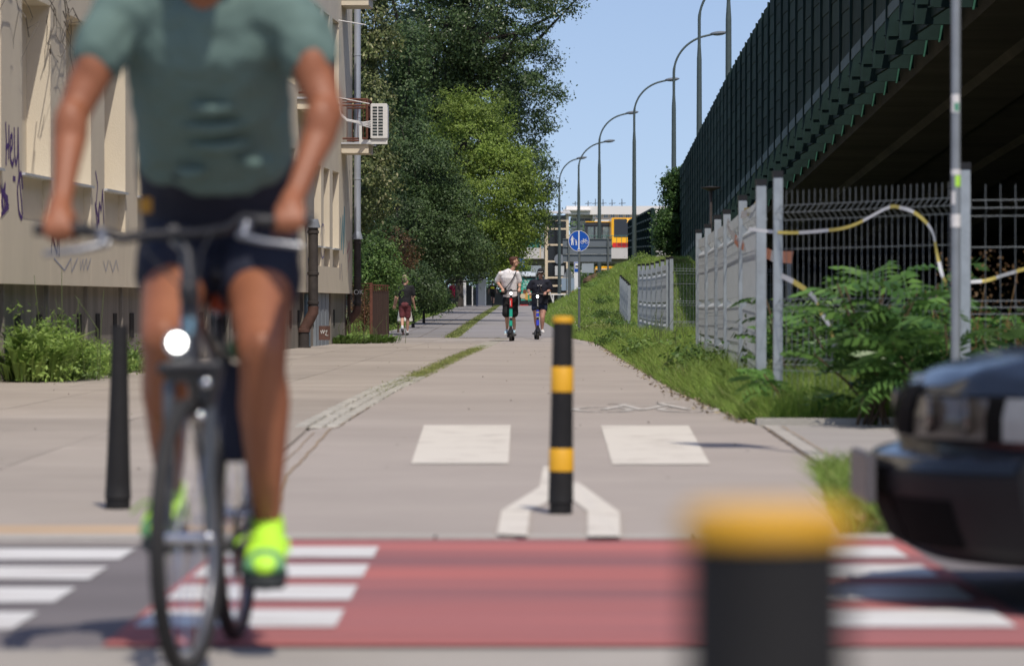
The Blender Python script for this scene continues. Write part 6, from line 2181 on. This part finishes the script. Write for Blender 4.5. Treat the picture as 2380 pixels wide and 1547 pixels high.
auto_smooth(MB().tube([SEATT - V3(0, 0, .1), SEATT + V3(0, .03, .09)], .0135, 10).build('seat_post', chrome, bk), 60)
sd = MB()
sd.ball(SEATT + V3(0, .13, .115), (.085, .09, .035), 14, 8).limb([(SEATT + V3(0, .1, .12), .045), (SEATT + V3(0, -.10, .115), .022)], 10)
remeshed('saddle', sd, black_plastic, bk, .008, 5)
auto_smooth(MB().tube([SEATT + V3(.0, -.03, .02), SEATT + V3(.0, -.025, .08)], .028, 12).build('seat_clamp', M('orange_red_plastic', (.45, .06, .01), .5, .1, 5), bk), 60)
auto_smooth(MB().ball(V3(-.70, 9.95, .80), (.05, .06, .035), 12, 8).build('green_bottle', M('green_plastic', (.03, .10, .05), .4), bk), 60)
ck = MB()
ck.lathe([(.09, -.003), (.095, 0), (.09, .003)], BB + V3(.05, 0, 0), 28, 'x')
ck.tube([BB + V3(-.075, 0, 0), BB + V3(.075, 0, 0)], .018, 10)
PR, PL = V3(BB.x + .085, 9.845, .192), V3(BB.x - .085, 10.09, .272)
ck.tube([BB + V3(.07, 0, 0), PR], .013, 8).tube([BB + V3(-.07, 0, 0), PL], .013, 8)
auto_smooth(ck.build('crankset', M('crank_dark', (.06, .06, .065), .4, .2, 6, metal=.6), bk), 40)
for P_, s in ((PR, 1), (PL, -1)):
    MB().box(min(P_.x, P_.x + s * .1), max(P_.x, P_.x + s * .1), P_.y - .045, P_.y + .045, P_.z - .012, P_.z + .012).build('pedal', black_plastic, bk, bevel=.004)
MB().tube([BB + V3(.05, 0, .092), RW + V3(.05, 0, .04)], .005, 5).tube([BB + V3(.05, 0, -.092), RW + V3(.05, 0, -.04)], .005, 5).build('chain', dark_metal, bk)
MB().box(-.785, -.705, 10.02, 10.2, .50, .76).build('frame_bag', M('dark_navy', (.012, .016, .035), .7), bk, bevel=.01)


# ---------------------------------------------------------------- scooters
def scooter(lab, X, Y, z0, barz, bar_w, cols, yaw=0.0, light=True, rear=1.0, grp=None):
    t = thing('kick_scooter', (X, Y, z0), lab, 'scooter', grp)
    Q = lambda a, b, c_: V3(X + a + b * math.sin(yaw), Y + b, z0 + c_)
    for yy, r_ in ((0, .125), (rear, .115)):
        w_ = auto_smooth(MB().torus(Q(0, yy, r_), r_ - .038, .038, None, 30, 10).build('wheel', rubber, t), 80)
        auto_smooth(MB().lathe([(.05, -.03), (.075, -.02), (.075, .02), (.05, .03)], Q(0, yy, r_), 18, 'x').build('hub', dark_metal, w_), 50)
    for s in (-1, 1):
        auto_smooth(MB().limb([(Q(s * .06, 0, .125), .03), (Q(s * .055, .03, .22), .02), (Q(s * .02, .05, .29), .03)], 10).build('fork_arm', black_plastic, t), 60)
    auto_smooth(MB().tube([Q(0, -.13, .20), Q(0, -.06, .262), Q(0, .06, .27)], [.03, .042, .04], 10, True, .35).build('mudguard', black_plastic, t), 60)
    MB().hexa([Q(-.075, .12, .12), Q(.075, .12, .12), Q(.085, rear - .05, .12), Q(-.085, rear - .05, .12), Q(-.085, .12, .175), Q(.085, .12, .175), Q(.095, rear - .05, .175), Q(-.095, rear - .05, .175)]).build('deck', black_plastic, t, bevel=.01)
    auto_smooth(MB().tube([Q(0, .14, .16), Q(0, .05, .28)], .04, 10).build('neck', black_plastic, t), 60)
    zt = barz - .02
    st_ = lambda z: Q(0, .04 + .13 * (z - .27) / (zt - .27), z)
    auto_smooth(MB().tube([st_(.27), st_(zt)], [.034, .027], 12).build('stem', dark_metal, t), 60)
    for za, zb_, mat, r_ in cols:
        auto_smooth(MB().tube([st_(za), st_(zb_)], r_, 14).build('stem_sleeve', mat, t), 60)
    B = st_(zt)
    auto_smooth(MB().tube([B + V3(-bar_w / 2, .03, 0), B + V3(-.1, 0, .01), B + V3(.1, 0, .01), B + V3(bar_w / 2, .03, 0)], .015, 8).build('handlebar', dark_metal, t), 60)
    for s in (-1, 1):
        auto_smooth(MB().tube([B + V3(s * bar_w / 2, .03, 0), B + V3(s * (bar_w / 2 - .12), .02, .002)], .019, 10).build('grip', cols[1][2] if s < 0 and light else black_plastic, t), 60)
        auto_smooth(MB().tube([B + V3(s * (bar_w / 2 - .13), -.01, .0), B + V3(s * (bar_w / 2 - .03), -.05, -.02)], .006, 6).build('brake_lever', dark_metal, t), 60)
    auto_smooth(MB().limb([(B + V3(0, -.02, .02), .035), (B + V3(0, -.02, -.05), .033)], 12).build('display_pod', dark_metal, t), 60)
    if light:
        auto_smooth(MB().ball(B + V3(0, -.055, -.055), (.028, .012, .036), 14, 10).build('headlight', EMIT('scooter_light', (1, 1, .95), 14.0), t), 80)
    return t, B


teal = M('teal_paint', srgb(40, 165, 140), .4, .05, 4)
redp = M('red_paint', srgb(205, 40, 38), .4, .05, 4)
bluep = M('blue_paint', srgb(60, 72, 190), .4, .05, 4)
whp = M('white_band', (.6, .66, .64), .4, .03, 4)
yelp = M('yellow_sticker', (.6, .5, .05), .5)
s1, B1 = scooter('teal and red kick scooter ridden by the man in white', -.035, 92, 0, 1.24, .54,
                 [(.57, .59, whp, .037), (.37, .50, teal, .043), (.60, .78, teal, .042), (.835, 1.04, redp, .036)], .06)
s2_, B2 = scooter('blue and black kick scooter ridden by the woman in a cap', .655, 96, 0, 1.17, .50,
                  [(.36, .50, bluep, .041), (.565, .58, whp, .038), (.585, .745, bluep, .040), (.68, .70, yelp, .0415), (.85, 1.0, black_plastic, .033)], -.05)
for (t_, x_, y_, za, zb_, n_) in ((s1, -.035, 92.05, .87, 1.0, 5), (s2_, .655, 96.05, .85, 1.02, 6)):
    m_ = MB()
    for k in range(n_):
        z = za + (zb_ - za) * k / n_
        m_.box(x_ - .012, x_ + .012 * (1 - .5 * (k % 2)), y_ - .02, y_ + .01, z, z + .014)
    m_.build('stem_lettering', white_paint, t_)


# ---------------------------------------------------------------- man on the teal scooter
man = thing('person', (-.07, 92.5, 0), 'man in white T-shirt and black shorts on a scooter looking away', 'person')
Z = lambda cy: (1400 - cy) * .00176
XM = lambda cx: (1115.6 + cx * .1683 - 1190) / 95.65
b = MB()
sL, sR = V3(-.275, 92.42, 1.66), V3(.125, 92.30, 1.67)
eL, eR = V3(-.36, 92.55, 1.44), V3(.185, 92.40, 1.42)
gL, gR = B1 + V3(-.20, .03, 0), B1 + V3(.20, .03, 0)
wL, wR = gL + V3(-.02, .06, .07), gR + V3(.01, .06, .07)
sd_ = (sR - sL).normalized()
pel = V3(-.045, 92.5, 1.06)
cst = V3(-.075, 92.38, 1.56)
torso(b, [pel, pel.lerp(cst, .4), pel.lerp(cst, .8), cst, V3(-.04, 92.38, 1.68)], [.155, .145, .17, .175, .10], [.11, .10, .11, .11, .07], sd_)
b.limb([(V3(-.03, 92.38, 1.68), .058), (V3(.035, 92.36, 1.80), .056)])
hc = V3(.055, 92.34, 1.925)
hP, hM = head(b, hc, V3(.97, .20, -.04), 1.06)
for S_, E_, W_, G_, inn in ((sL, eL, wL, gL, 1), (sR, eR, wR, gR, -1)):
    b.limb([(S_, .058), (S_.lerp(E_, .5), .050), (E_, .041), (E_.lerp(W_, .3), .042), (W_, .028)], 12)
    hand_grip(b, W_, G_, V3(1, 0, 0), inn, 1.0, .017)
h1, h2 = V3(-.13, 92.52, 1.0), V3(.05, 92.55, 1.0)
k1, k2 = V3(-.125, 92.42, .62), V3(.03, 92.56, .62)
a1, a2 = V3(-.115, 92.50, .27), V3(.06, 92.78, .27)
for H_, K_, A_ in ((h1, k1, a1), (h2, k2, a2)):
    b.limb([(H_, .085), (H_.lerp(K_, .5), .070), (K_, .052), (K_.lerp(A_, .3), .052), (K_.lerp(A_, .8), .036), (A_, .034)], 12)
remeshed('body', b, skin, man, .009, 6)
hb = MB().ball(hP(0, -.03, .055), (.084, .10, .082), 14, 10, hM).ball(hP(0, -.055, .0), (.08, .06, .085), 12, 8, hM).ball(hP(0, .05, .10), (.06, .04, .035), 10, 8, hM)
remeshed('hair', hb, M('auburn_hair', (.075, .026, .014), .7, .3, 30), man, .009, 3, noise=.010, nscale=.03)
bd_ = MB().ball(hP(0, .035, -.085), (.056, .05, .035), 12, 8, hM)
remeshed('beard', bd_, M('auburn_beard', (.10, .04, .02), .8, .3, 30), man, .009, 3)
MB().ball(hP(-.033, .085, .02), .011, 8, 6).ball(hP(.033, .085, .02), .011, 8, 6).build('sunglasses', black_plastic, man)
b = MB()
torso(b, [V3(-.035, 92.50, 1.10), pel.lerp(cst, .35), pel.lerp(cst, .75), cst, V3(-.07, 92.37, 1.68), V3(-.03, 92.38, 1.735)], [.185, .185, .20, .205, .16, .075], [.135, .13, .13, .13, .09, .06], sd_)
for S_, E_ in ((sL, eL), (sR, eR)):
    b.limb([(cst.lerp(S_, .5) + V3(0, 0, .02), .075), (S_ + V3(0, 0, -.015), .068), (S_.lerp(E_, .55), .076), (S_.lerp(E_, .78), .080)], 14)
remeshed('shirt', b, M('white_shirt', (.80, .78, .80), .85, .04, 4, .2, 15), man, .010, 5, noise=.004, nscale=.08)
b = MB()
torso(b, [V3(-.04, 92.5, 1.15), V3(-.04, 92.51, 1.05), V3(-.04, 92.52, .95)], [.175, .185, .18], [.13, .145, .14], sd_)
for H_, K_, o_ in ((h1, k1, -1), (h2, k2, 1)):
    b.limb([(H_, .105), (H_.lerp(K_, .5), .108), (H_.lerp(K_, .84) + V3(o_ * .01, 0, 0), .112)], 14)
remeshed('shorts', b, M('black_cloth', (.010, .010, .011), .85, .2, 6), man, .010, 5, noise=.008, nscale=.1)
for A_ in (a1, a2):
    so_ = MB().limb([(A_ + V3(0, -.005, .17), .045), (A_ + V3(0, 0, .0), .039), (A_ + V3(0, 0, -.04), .04)], 12)
    remeshed('sock', so_, M('white_sock', (.68, .68, .68), .9, .05, 10), man, .009, 2)
    b = MB()
    shoe(b, A_ + V3(0, .06, -.085), A_ + V3(-.045, -.20, -.085), .05, .075)
    s_ = remeshed('shoe', b, M('pale_blue_shoe', (.13, .42, .58), .5, .3, 14, col2=(.7, .75, .78)), man, .009, 2)
    b = MB()
    sole(b, A_ + V3(0, .06, -.085), A_ + V3(-.045, -.20, -.085), .052, .03)
    remeshed('sole', b, white_paint, s_, .009, 1)
st = MB()
pts = [V3(.10, 92.245, 1.70), V3(.07, 92.22, 1.62), V3(-.02, 92.225, 1.46), V3(-.13, 92.25, 1.32), V3(-.21, 92.30, 1.25)]
st.tube(pts, .017, 6, True, .35)
st.build('bag_strap', black_plastic, man)
MB().box(-.30, -.13, 92.27, 92.36, 1.13, 1.30).build('shoulder_bag', M('black_cloth', (.010, .010, .011)), man, bevel=.02)
auto_smooth(MB().tube([wR + V3(0, 0, .01), wR.lerp(eR, .12)], .034, 10).build('wristwatch', black_plastic, man), 60)
MB().tube([V3(-.075, 92.28, 1.73), V3(-.03, 92.262, 1.62), V3(.015, 92.28, 1.73)], .004, 4).build('necklace', chrome, man)

# ---------------------------------------------------------------- woman on the blue scooter
wo = thing('person', (.71, 96.5, 0), 'woman in dark T-shirt, denim shorts and black cap riding a scooter', 'person')
b = MB()
sL, sR = V3(.525, 96.40, 1.46), V3(.905, 96.40, 1.46)
eL, eR = V3(.425, 96.45, 1.27), V3(.985, 96.45, 1.27)
gL, gR = B2 + V3(-.19, .03, 0), B2 + V3(.19, .03, 0)
wL, wR = gL + V3(-.03, .07, .05), gR + V3(.03, .07, .05)
pel, cst = V3(.705, 96.52, .93), V3(.715, 96.42, 1.36)
X1 = V3(1, 0, 0)
torso(b, [pel, pel.lerp(cst, .5), cst, V3(.715, 96.42, 1.49)], [.18, .175, .18, .10], [.14, .14, .13, .07], X1)
b.limb([(V3(.72, 96.42, 1.48), .055), (V3(.725, 96.40, 1.58), .052)])
hc = V3(.73, 96.38, 1.68)
hP, hM = head(b, hc, V3(-.05, -1, -.12), .98)
for S_, E_, W_, G_, inn in ((sL, eL, wL, gL, 1), (sR, eR, wR, gR, -1)):
    b.limb([(S_, .062), (S_.lerp(E_, .5), .056), (E_, .044), (E_.lerp(W_, .3), .044), (W_, .028)], 12)
    hand_grip(b, W_, G_, X1, inn, .95, .017)
h1, h2 = V3(.615, 96.54, .88), V3(.80, 96.54, .88)
k1, k2 = V3(.61, 96.45, .55), V3(.775, 96.40, .56)
a1, a2 = V3(.635, 96.62, .26), V3(.765, 96.48, .26)
for H_, K_, A_ in ((h1, k1, a1), (h2, k2, a2)):
    b.limb([(H_, .10), (H_.lerp(K_, .5), .085), (K_, .060), (K_.lerp(A_, .3), .060), (K_.lerp(A_, .8), .040), (A_, .035)], 12)
remeshed('body', b, M('flushed_skin', (.45, .24, .18), .5, .08, 9), wo, .009, 6)
hb = MB().ball(hP(0, -.03, .02), (.085, .09, .085), 14, 10, hM).limb([(hP(.075, -.02, -.01), .03), (hP(.10, -.02, -.07), .022)], 8).limb([(hP(-.075, -.02, -.01), .03), (hP(-.10, -.02, -.07), .02)], 8)
remeshed('hair', hb, M('greenish_hair', (.07, .10, .08), .8, .4, 20, col2=(.12, .09, .05)), wo, .009, 3, noise=.012, nscale=.03)
cp = MB().ball(hP(0, -.005, .058), (.088, .104, .083), 16, 12, hM).ball(hP(0, .10, .045), (.07, .055, .012), 12, 8, hM)
cpo = remeshed('cap', cp, M('black_cap_cloth', (.012, .012, .015), .8, .2, 8), wo, .008, 3)
MB().tube([hP(-.06, .112, .055), hP(0, .150, .052), hP(.06, .112, .055)], .007, 5).build('cap_trim', white_paint, cpo)
MB().ball(hP(-.03, .083, .018), (.022, .010, .014), 8, 6).ball(hP(.03, .083, .018), (.022, .010, .014), 8, 6).tube([hP(-.03, .085, .02), hP(.03, .085, .02)], .005, 5).build('sunglasses', black_plastic, wo)
b = MB()
torso(b, [V3(.71, 96.51, .93), pel.lerp(cst, .4), pel.lerp(cst, .75), cst, V3(.715, 96.41, 1.47), V3(.72, 96.41, 1.535)], [.215, .215, .215, .215, .165, .075], [.17, .17, .165, .155, .10, .06], X1)
for S_, E_ in ((sL, eL), (sR, eR)):
    b.limb([(cst.lerp(S_, .6) + V3(0, 0, .03), .085), (S_, .082), (S_.lerp(E_, .5), .088), (S_.lerp(E_, .78), .088)], 14)
shw = remeshed('shirt', b, M('navy_shirt', (.012, .014, .026), .8, .2, 5), wo, .010, 5, noise=.009, nscale=.09)
m_ = MB()
for x_, w_, z in ((-.075, .035, 1.375), (.0, .05, 1.375), (-.02, .012, 1.395), (.01, .02, 1.36), (-.055, .015, 1.36)):
    m_.box(.715 + x_, .715 + x_ + w_, 96.232, 96.262, z, z + .008)
m_.build('shirt_print', white_paint, shw)
MB().tube([V3(.72, 96.25, 1.36), V3(.74, 96.235, 1.25), V3(.79, 96.25, 1.20), V3(.86, 96.29, 1.19)], .010, 5).build('bag_strap', M('brown_strap', (.05, .035, .03), .6), wo)
b = MB()
torso(b, [V3(.705, 96.52, .99), V3(.705, 96.53, .90), V3(.705, 96.54, .82)], [.195, .205, .19], [.16, .165, .15], X1)
for H_, K_, o_ in ((h1, k1, -1), (h2, k2, 1)):
    b.limb([(H_, .115), (H_.lerp(K_, .26) + V3(o_ * .006, 0, 0), .112)], 14)
remeshed('shorts', b, M('dark_denim', (.014, .022, .05), .85, .3, 10), wo, .010, 4, noise=.006, nscale=.09)
for A_ in (a1, a2):
    b = MB()
    shoe(b, A_ + V3(0, .05, -.085), A_ + V3(.03, -.17, -.085), .045, .07)
    remeshed('shoe', b, M('white_shoe', (.65, .64, .63), .6, .08, 10), wo, .009, 2)
for W_, E_ in ((wL, eL), (wR, eR)):
    auto_smooth(MB().tube([W_, W_.lerp(E_, .10)], .034, 10).build('wristband', black_plastic, wo), 60)


# ---------------------------------------------------------------- walkers
def walker(lab, base, H, away, cols, stride, hairm, width=1.0, voxel=.012, skirt=None, headdir=None, cat='person', bag=None, sleeve=.6, arm=((-.05, .1), (.05, .1)), shoes=black_plastic, sk=skin, bent=None):
    t = thing('person', base, lab, cat)
    s = H / 1.75
    x, y, z = base
    dr = 1 if away else -1
    Q = lambda a, b_, c_: V3(x + a * s, y + b_ * s * dr, z + c_ * s)
    b = MB()
    lean = .03
    pel_, cst_ = Q(0, 0, .93), Q(0, lean, 1.32)
    torso(b, [pel_, pel_.lerp(cst_, .5), cst_, Q(0, lean, 1.44)], [.145 * s * width, .135 * s * width, .165 * s * width, .09 * s], [.10 * s, .095 * s, .11 * s, .06 * s], X1)
    b.limb([(Q(0, lean, 1.43), .052 * s), (Q(0, lean + .02, 1.53), .05 * s)])
    hc_ = Q(0, lean + .03, 1.635)
    P_, M__ = head(b, hc_, headdir or V3(0, dr, 0), 1.0 * s)
    sh = [Q(-.185 * width, lean, 1.40), Q(.185 * width, lean, 1.40)]
    el = [Q(-.235 * width, -.02, 1.12), Q(.235 * width, -.02, 1.12)]
    if bent: el[1 if bent > 0 else 0] = Q(.24 * width * bent, .03, 1.13)
    wr = [Q(-.24 * width + arm[0][0], arm[0][1], .88), Q(.24 * width + arm[1][0], arm[1][1], .88)]
    if bent: wr[1 if bent > 0 else 0] = Q(.20 * width * bent, .24, 1.12)
    for S_, E_, W_ in zip(sh, el, wr):
        b.limb([(S_, .052 * s), (S_.lerp(E_, .5), .046 * s), (E_, .038 * s), (E_.lerp(W_, .3), .038 * s), (W_, .026 * s)], 10)
        d = (W_ - E_).normalized()
        b.limb([(W_, .028 * s), (W_ + d * .06 * s, .034 * s)], 8)
        for k in range(4):
            o_ = V3(0, (k - 1.5) * .018 * s, 0)
            b.limb([(W_ + d * .08 * s + o_, .010 * s), (W_ + d * .13 * s + o_, .010 * s), (W_ + d * .155 * s + o_ + V3(.01, 0, 0), .008 * s)], 6)
        b.limb([(W_ + d * .04 * s, .012 * s), (W_ + d * .085 * s + V3(0, dr * .04 * s, 0), .010 * s)], 6)
    hips = [Q(-.09, 0, .90), Q(.09, 0, .90)]
    kn, an = [], []
    for i, st__ in enumerate(stride):
        kn.append(Q((-.09, .09)[i] + (.01, -.01)[i], st__[0], st__[1]))
        an.append(Q((-.085, .085)[i] + (.02, -.02)[i], st__[2], st__[3]))
    for H_, K_, A_ in zip(hips, kn, an):
        b.limb([(H_, .08 * s * width), (H_.lerp(K_, .5), .068 * s * width), (K_, .05 * s), (K_.lerp(A_, .3), .052 * s), (K_.lerp(A_, .8), .035 * s), (A_, .033 * s)], 10)
    remeshed('body', b, sk, t, voxel, 5)
    up_m, low_m = cols
    b = MB()
    bot = .86 if not skirt else .93
    torso(b, [Q(0, 0, bot), pel_.lerp(cst_, .5), cst_, Q(0, lean, 1.42), Q(0, lean, 1.475)], [.175 * s * width, .165 * s * width, .19 * s * width, .15 * s * width, .07 * s], [.13 * s, .12 * s, .13 * s, .09 * s, .055 * s], X1)
    for S_, E_ in zip(sh, el):
        b.limb([(cst_.lerp(S_, .6) + V3(0, 0, .02), .075 * s), (S_, .068 * s), (S_.lerp(E_, sleeve), .066 * s)], 12)
    remeshed('shirt', b, up_m, t, voxel, 4, noise=.006, nscale=.08)
    b = MB()
    if skirt:
        torso(b, [Q(0, 0, skirt), Q(0, 0, (skirt + .95) / 2), Q(0, 0, .98)], [.24 * s * width, .20 * s * width, .155 * s * width], [.2 * s, .16 * s, .12 * s], X1)
        remeshed('skirt', b, low_m, t, voxel, 3, noise=.012, nscale=.1)
    else:
        torso(b, [Q(0, 0, .98), Q(0, 0, .90), Q(0, 0, .84)], [.155 * s * width, .165 * s * width, .16 * s * width], [.12 * s, .13 * s, .12 * s], X1)
        for H_, K_ in zip(hips, kn):
            b.limb([(H_, .095 * s), (H_.lerp(K_, .5), .092 * s), (H_.lerp(K_, .82), .088 * s)], 12)
        remeshed('shorts', b, low_m, t, voxel, 3, noise=.006, nscale=.08)
    hb_ = MB().ball(P_(0, -.03, .05), (.083 * s, .10 * s, .08 * s), 12, 10, M__).ball(P_(0, -.05, -.01), (.079 * s, .06 * s, .085 * s), 12, 8, M__)
    if skirt: hb_.limb([(P_(0, -.08, 0), .07 * s), (P_(0, -.09, -.16), .06 * s)], 10)
    remeshed('hair', hb_, hairm, t, voxel * .8, 3, noise=.010, nscale=.03)
    for i, A_ in enumerate(an):
        b = MB()
        tl = stride[i][4]
        shoe(b, A_ + V3(0, -dr * .05 * s, -.075 * s), A_ + V3(0, dr * math.cos(tl) * .19 * s, -.075 * s - math.sin(tl) * .19 * s), .045 * s, .065 * s)
        remeshed('shoe', b, shoes, t, voxel * .8, 2)
    return t, Q, an


X1 = V3(1, 0, 0)
blk_sh = M('black_shirt', (.010, .010, .012), .8, .25, 6)
Z0 = float(zg(-2.97, 105))
w1, Q1, an1 = walker('man in black shirt and maroon shorts walking away along the pavement', (-2.97, 105, Z0), 1.68, True, (blk_sh, M('maroon_shorts', (.17, .045, .05), .85, .15, 8)),
                     [(.12, .50, .20, .09, 0), (.06, .52, -.30, .17, -1.0)][::-1], M('blond_hair', (.30, .24, .17), .8, .25, 30), 1.12, bent=1, sleeve=.75)
for A_ in an1:
    remeshed('sock', MB().limb([(A_ + V3(0, 0, .09), .042), (A_ + V3(0, 0, .0), .04)], 10), M('white_sock', (.68, .68, .68)), w1, .01, 1)
Z1 = float(zg(-2.88, 106.4))
walker('person in a long white skirt walking beside the man in black', (-3.01, 106.4, Z1), 1.62, True, (M('white_top', (.6, .58, .54), .85, .1, 5), M('white_skirt', (.62, .60, .54), .85, .12, 6)),
       [(.10, .50, .2, .08, 0), (.0, .50, -.2, .10, -.4)], M('brown_hair', (.03, .018, .012)), 1.0, skirt=.42, headdir=V3(.9, .3, 0), shoes=M('tan_sandal', (.5, .3, .22), .7))
YR_ = 259
ZR = float(zg(-4.0, YR_))
w2, Q2, _ = walker('distant woman in a red dress under the trees', (xat(1053, YR_), YR_, ZR), 1.70, True, (M('red_dress', (.30, .012, .045), .8, .15, 5), M('red_dress', (.30, .012, .045))),
                   [(.05, .5, -.1, .08, 0), (.0, .5, .1, .08, 0)], M('strawberry_hair', (.40, .22, .12), .8, .2, 20), 1.1, .02, skirt=.62, bent=1)
MB().box(xat(1060, YR_), xat(1069, YR_), YR_ - .3, YR_ - .2, zat(693, YR_), zat(680, YR_)).build('tote_bag', M('tote_bag', (.5, .5, .45), .8, .2, 5), w2, bevel=.02)
scooter('parked green scooter beside the woman in red', xat(1066, 256), 256, float(zg(0, 256)), 1.2, .5, [(.3, 1.1, M('green_paint', srgb(40, 150, 110), .4), .06), (.35, .4, black_plastic, .065)], light=False)
scooter('parked green scooter in front of the poster', xat(1229, 282), 282, float(zg(0, 282)), 1.2, .5, [(.3, 1.1, M('green_paint', srgb(40, 150, 110), .4), .06), (.35, .4, black_plastic, .065)], light=False)
# distant cyclist riding away
YC_ = 255
ZC = float(zg(0, YC_))
w3, Q3, _ = walker('distant cyclist with helmet and a black and yellow backpack', (xat(1145, YC_), YC_, ZC + .12), 1.62, True, (M('dark_jersey', (.02, .018, .02), .8), M('black_cloth', (.010, .010, .011))),
                   [(.3, .62, .1, .3, 0), (.25, .56, .2, .12, 0)], black_plastic, 1.1, .02, sk=skin)
bpx = Q3(0, -.16, 1.2)
MB().box(bpx.x - .17, bpx.x + .17, bpx.y - .08, bpx.y + .08, bpx.z - .28, bpx.z + .24).build('backpack', blk_sh, w3, bevel=.04)
MB().box(bpx.x - .13, bpx.x + .11, bpx.y - .10, bpx.y - .082, bpx.z - .02, bpx.z + .12).build('backpack_patch', M('lime_yellow', (.6, .6, .03), .5), w3)
bk2 = thing('bicycle', (xat(1145, YC_), YC_ + .3, ZC), 'distant bicycle seen from behind under the trees', 'bicycle')
for yy_ in (-.2, .85):
    auto_smooth(MB().torus(V3(xat(1145, YC_), YC_ + yy_, ZC + .35), .32, .03, None, 28, 8).build('wheel', rubber, bk2), 80)
MB().tube([(xat(1145, YC_), YC_ - .2, ZC + .35), (xat(1145, YC_), YC_ + .2, ZC + .3), (xat(1145, YC_), YC_ + .75, ZC + .8)], .025, 6).tube([(xat(1145, YC_), YC_ + .2, ZC + .3), (xat(1145, YC_), YC_ + .05, ZC + .95)], .025, 6).tube([(xat(1145, YC_), YC_ + .85, ZC + .35), (xat(1145, YC_), YC_ + .75, ZC + .8)], .025, 6).build('frame', dark_metal, bk2)
MB().tube([(xat(1145, YC_) - .28, YC_ + .7, ZC + 1.0), (xat(1145, YC_) + .28, YC_ + .7, ZC + 1.0)], .02, 6).build('handlebar', dark_metal, bk2)
# woman near the lift tower and the striped barrier
YW = 270
walker('long haired person in white top and pale jeans below the lift tower', (xat(1324, YW), YW, float(zg(0, YW)) + .1), 1.62, True, (M('white_top', (.6, .58, .54)), M('pale_jeans', (.14, .22, .34), .85)),
       [(.02, .5, -.02, .08, 0), (.02, .5, .02, .08, 0)], M('red_brown_hair', (.16, .07, .035), .8, .2, 20), 1.0, .02)
bar_ = thing('striped_barrier', (xat(1336, 268), 268, .74), 'red and white striped barrier beside the bus stop totem', 'barrier')
for k in range(5):
    MB().box(xat(1329 + k * 4, 268), xat(1333 + k * 4, 268) - .003, 268, 268.05, zat(699, 268), zat(676, 268)).build('stripe', M('barrier_red', (.5, .02, .02), .5) if k % 2 == 0 else white_paint, bar_)
# ------------------------------------------------------------------ wear on the ground
rng = np.random.default_rng(77)
n1 = 260
Yg = 18 + 80 * rng.uniform(0, 1, n1)
Xg = rng.uniform(-5.2, 1.6, n1)
P = np.stack([Xg, Yg, np.full(n1, .018)], 1)
o = link_mesh('litter_specks', leaf_mesh('litter_specks', P, .03, rng, 3), LEAF('litter', (.10, .09, .07), (.30, .27, .20), .0, c3=(.7, .7, .68)))
tag(o, 'specks of leaf litter and grit on the paving', 'litter', kind='stuff')
n1 = 900
Yg = 29 + 70 * rng.uniform(0, 1, n1) ** 1.4
Xg = np.array([right_x(y) for y in Yg]) + rng.normal(size=n1) * .07 - .02
P = np.stack([Xg, Yg, np.full(n1, .016)], 1)
o = link_mesh('edge_litter', leaf_mesh('edge_litter', P, .045, rng, 2.5), LEAF('edge_litter', (.16, .12, .07), (.34, .28, .17), .0))
tag(o, 'dry leaf litter gathered along the verge edge', 'litter', kind='stuff')
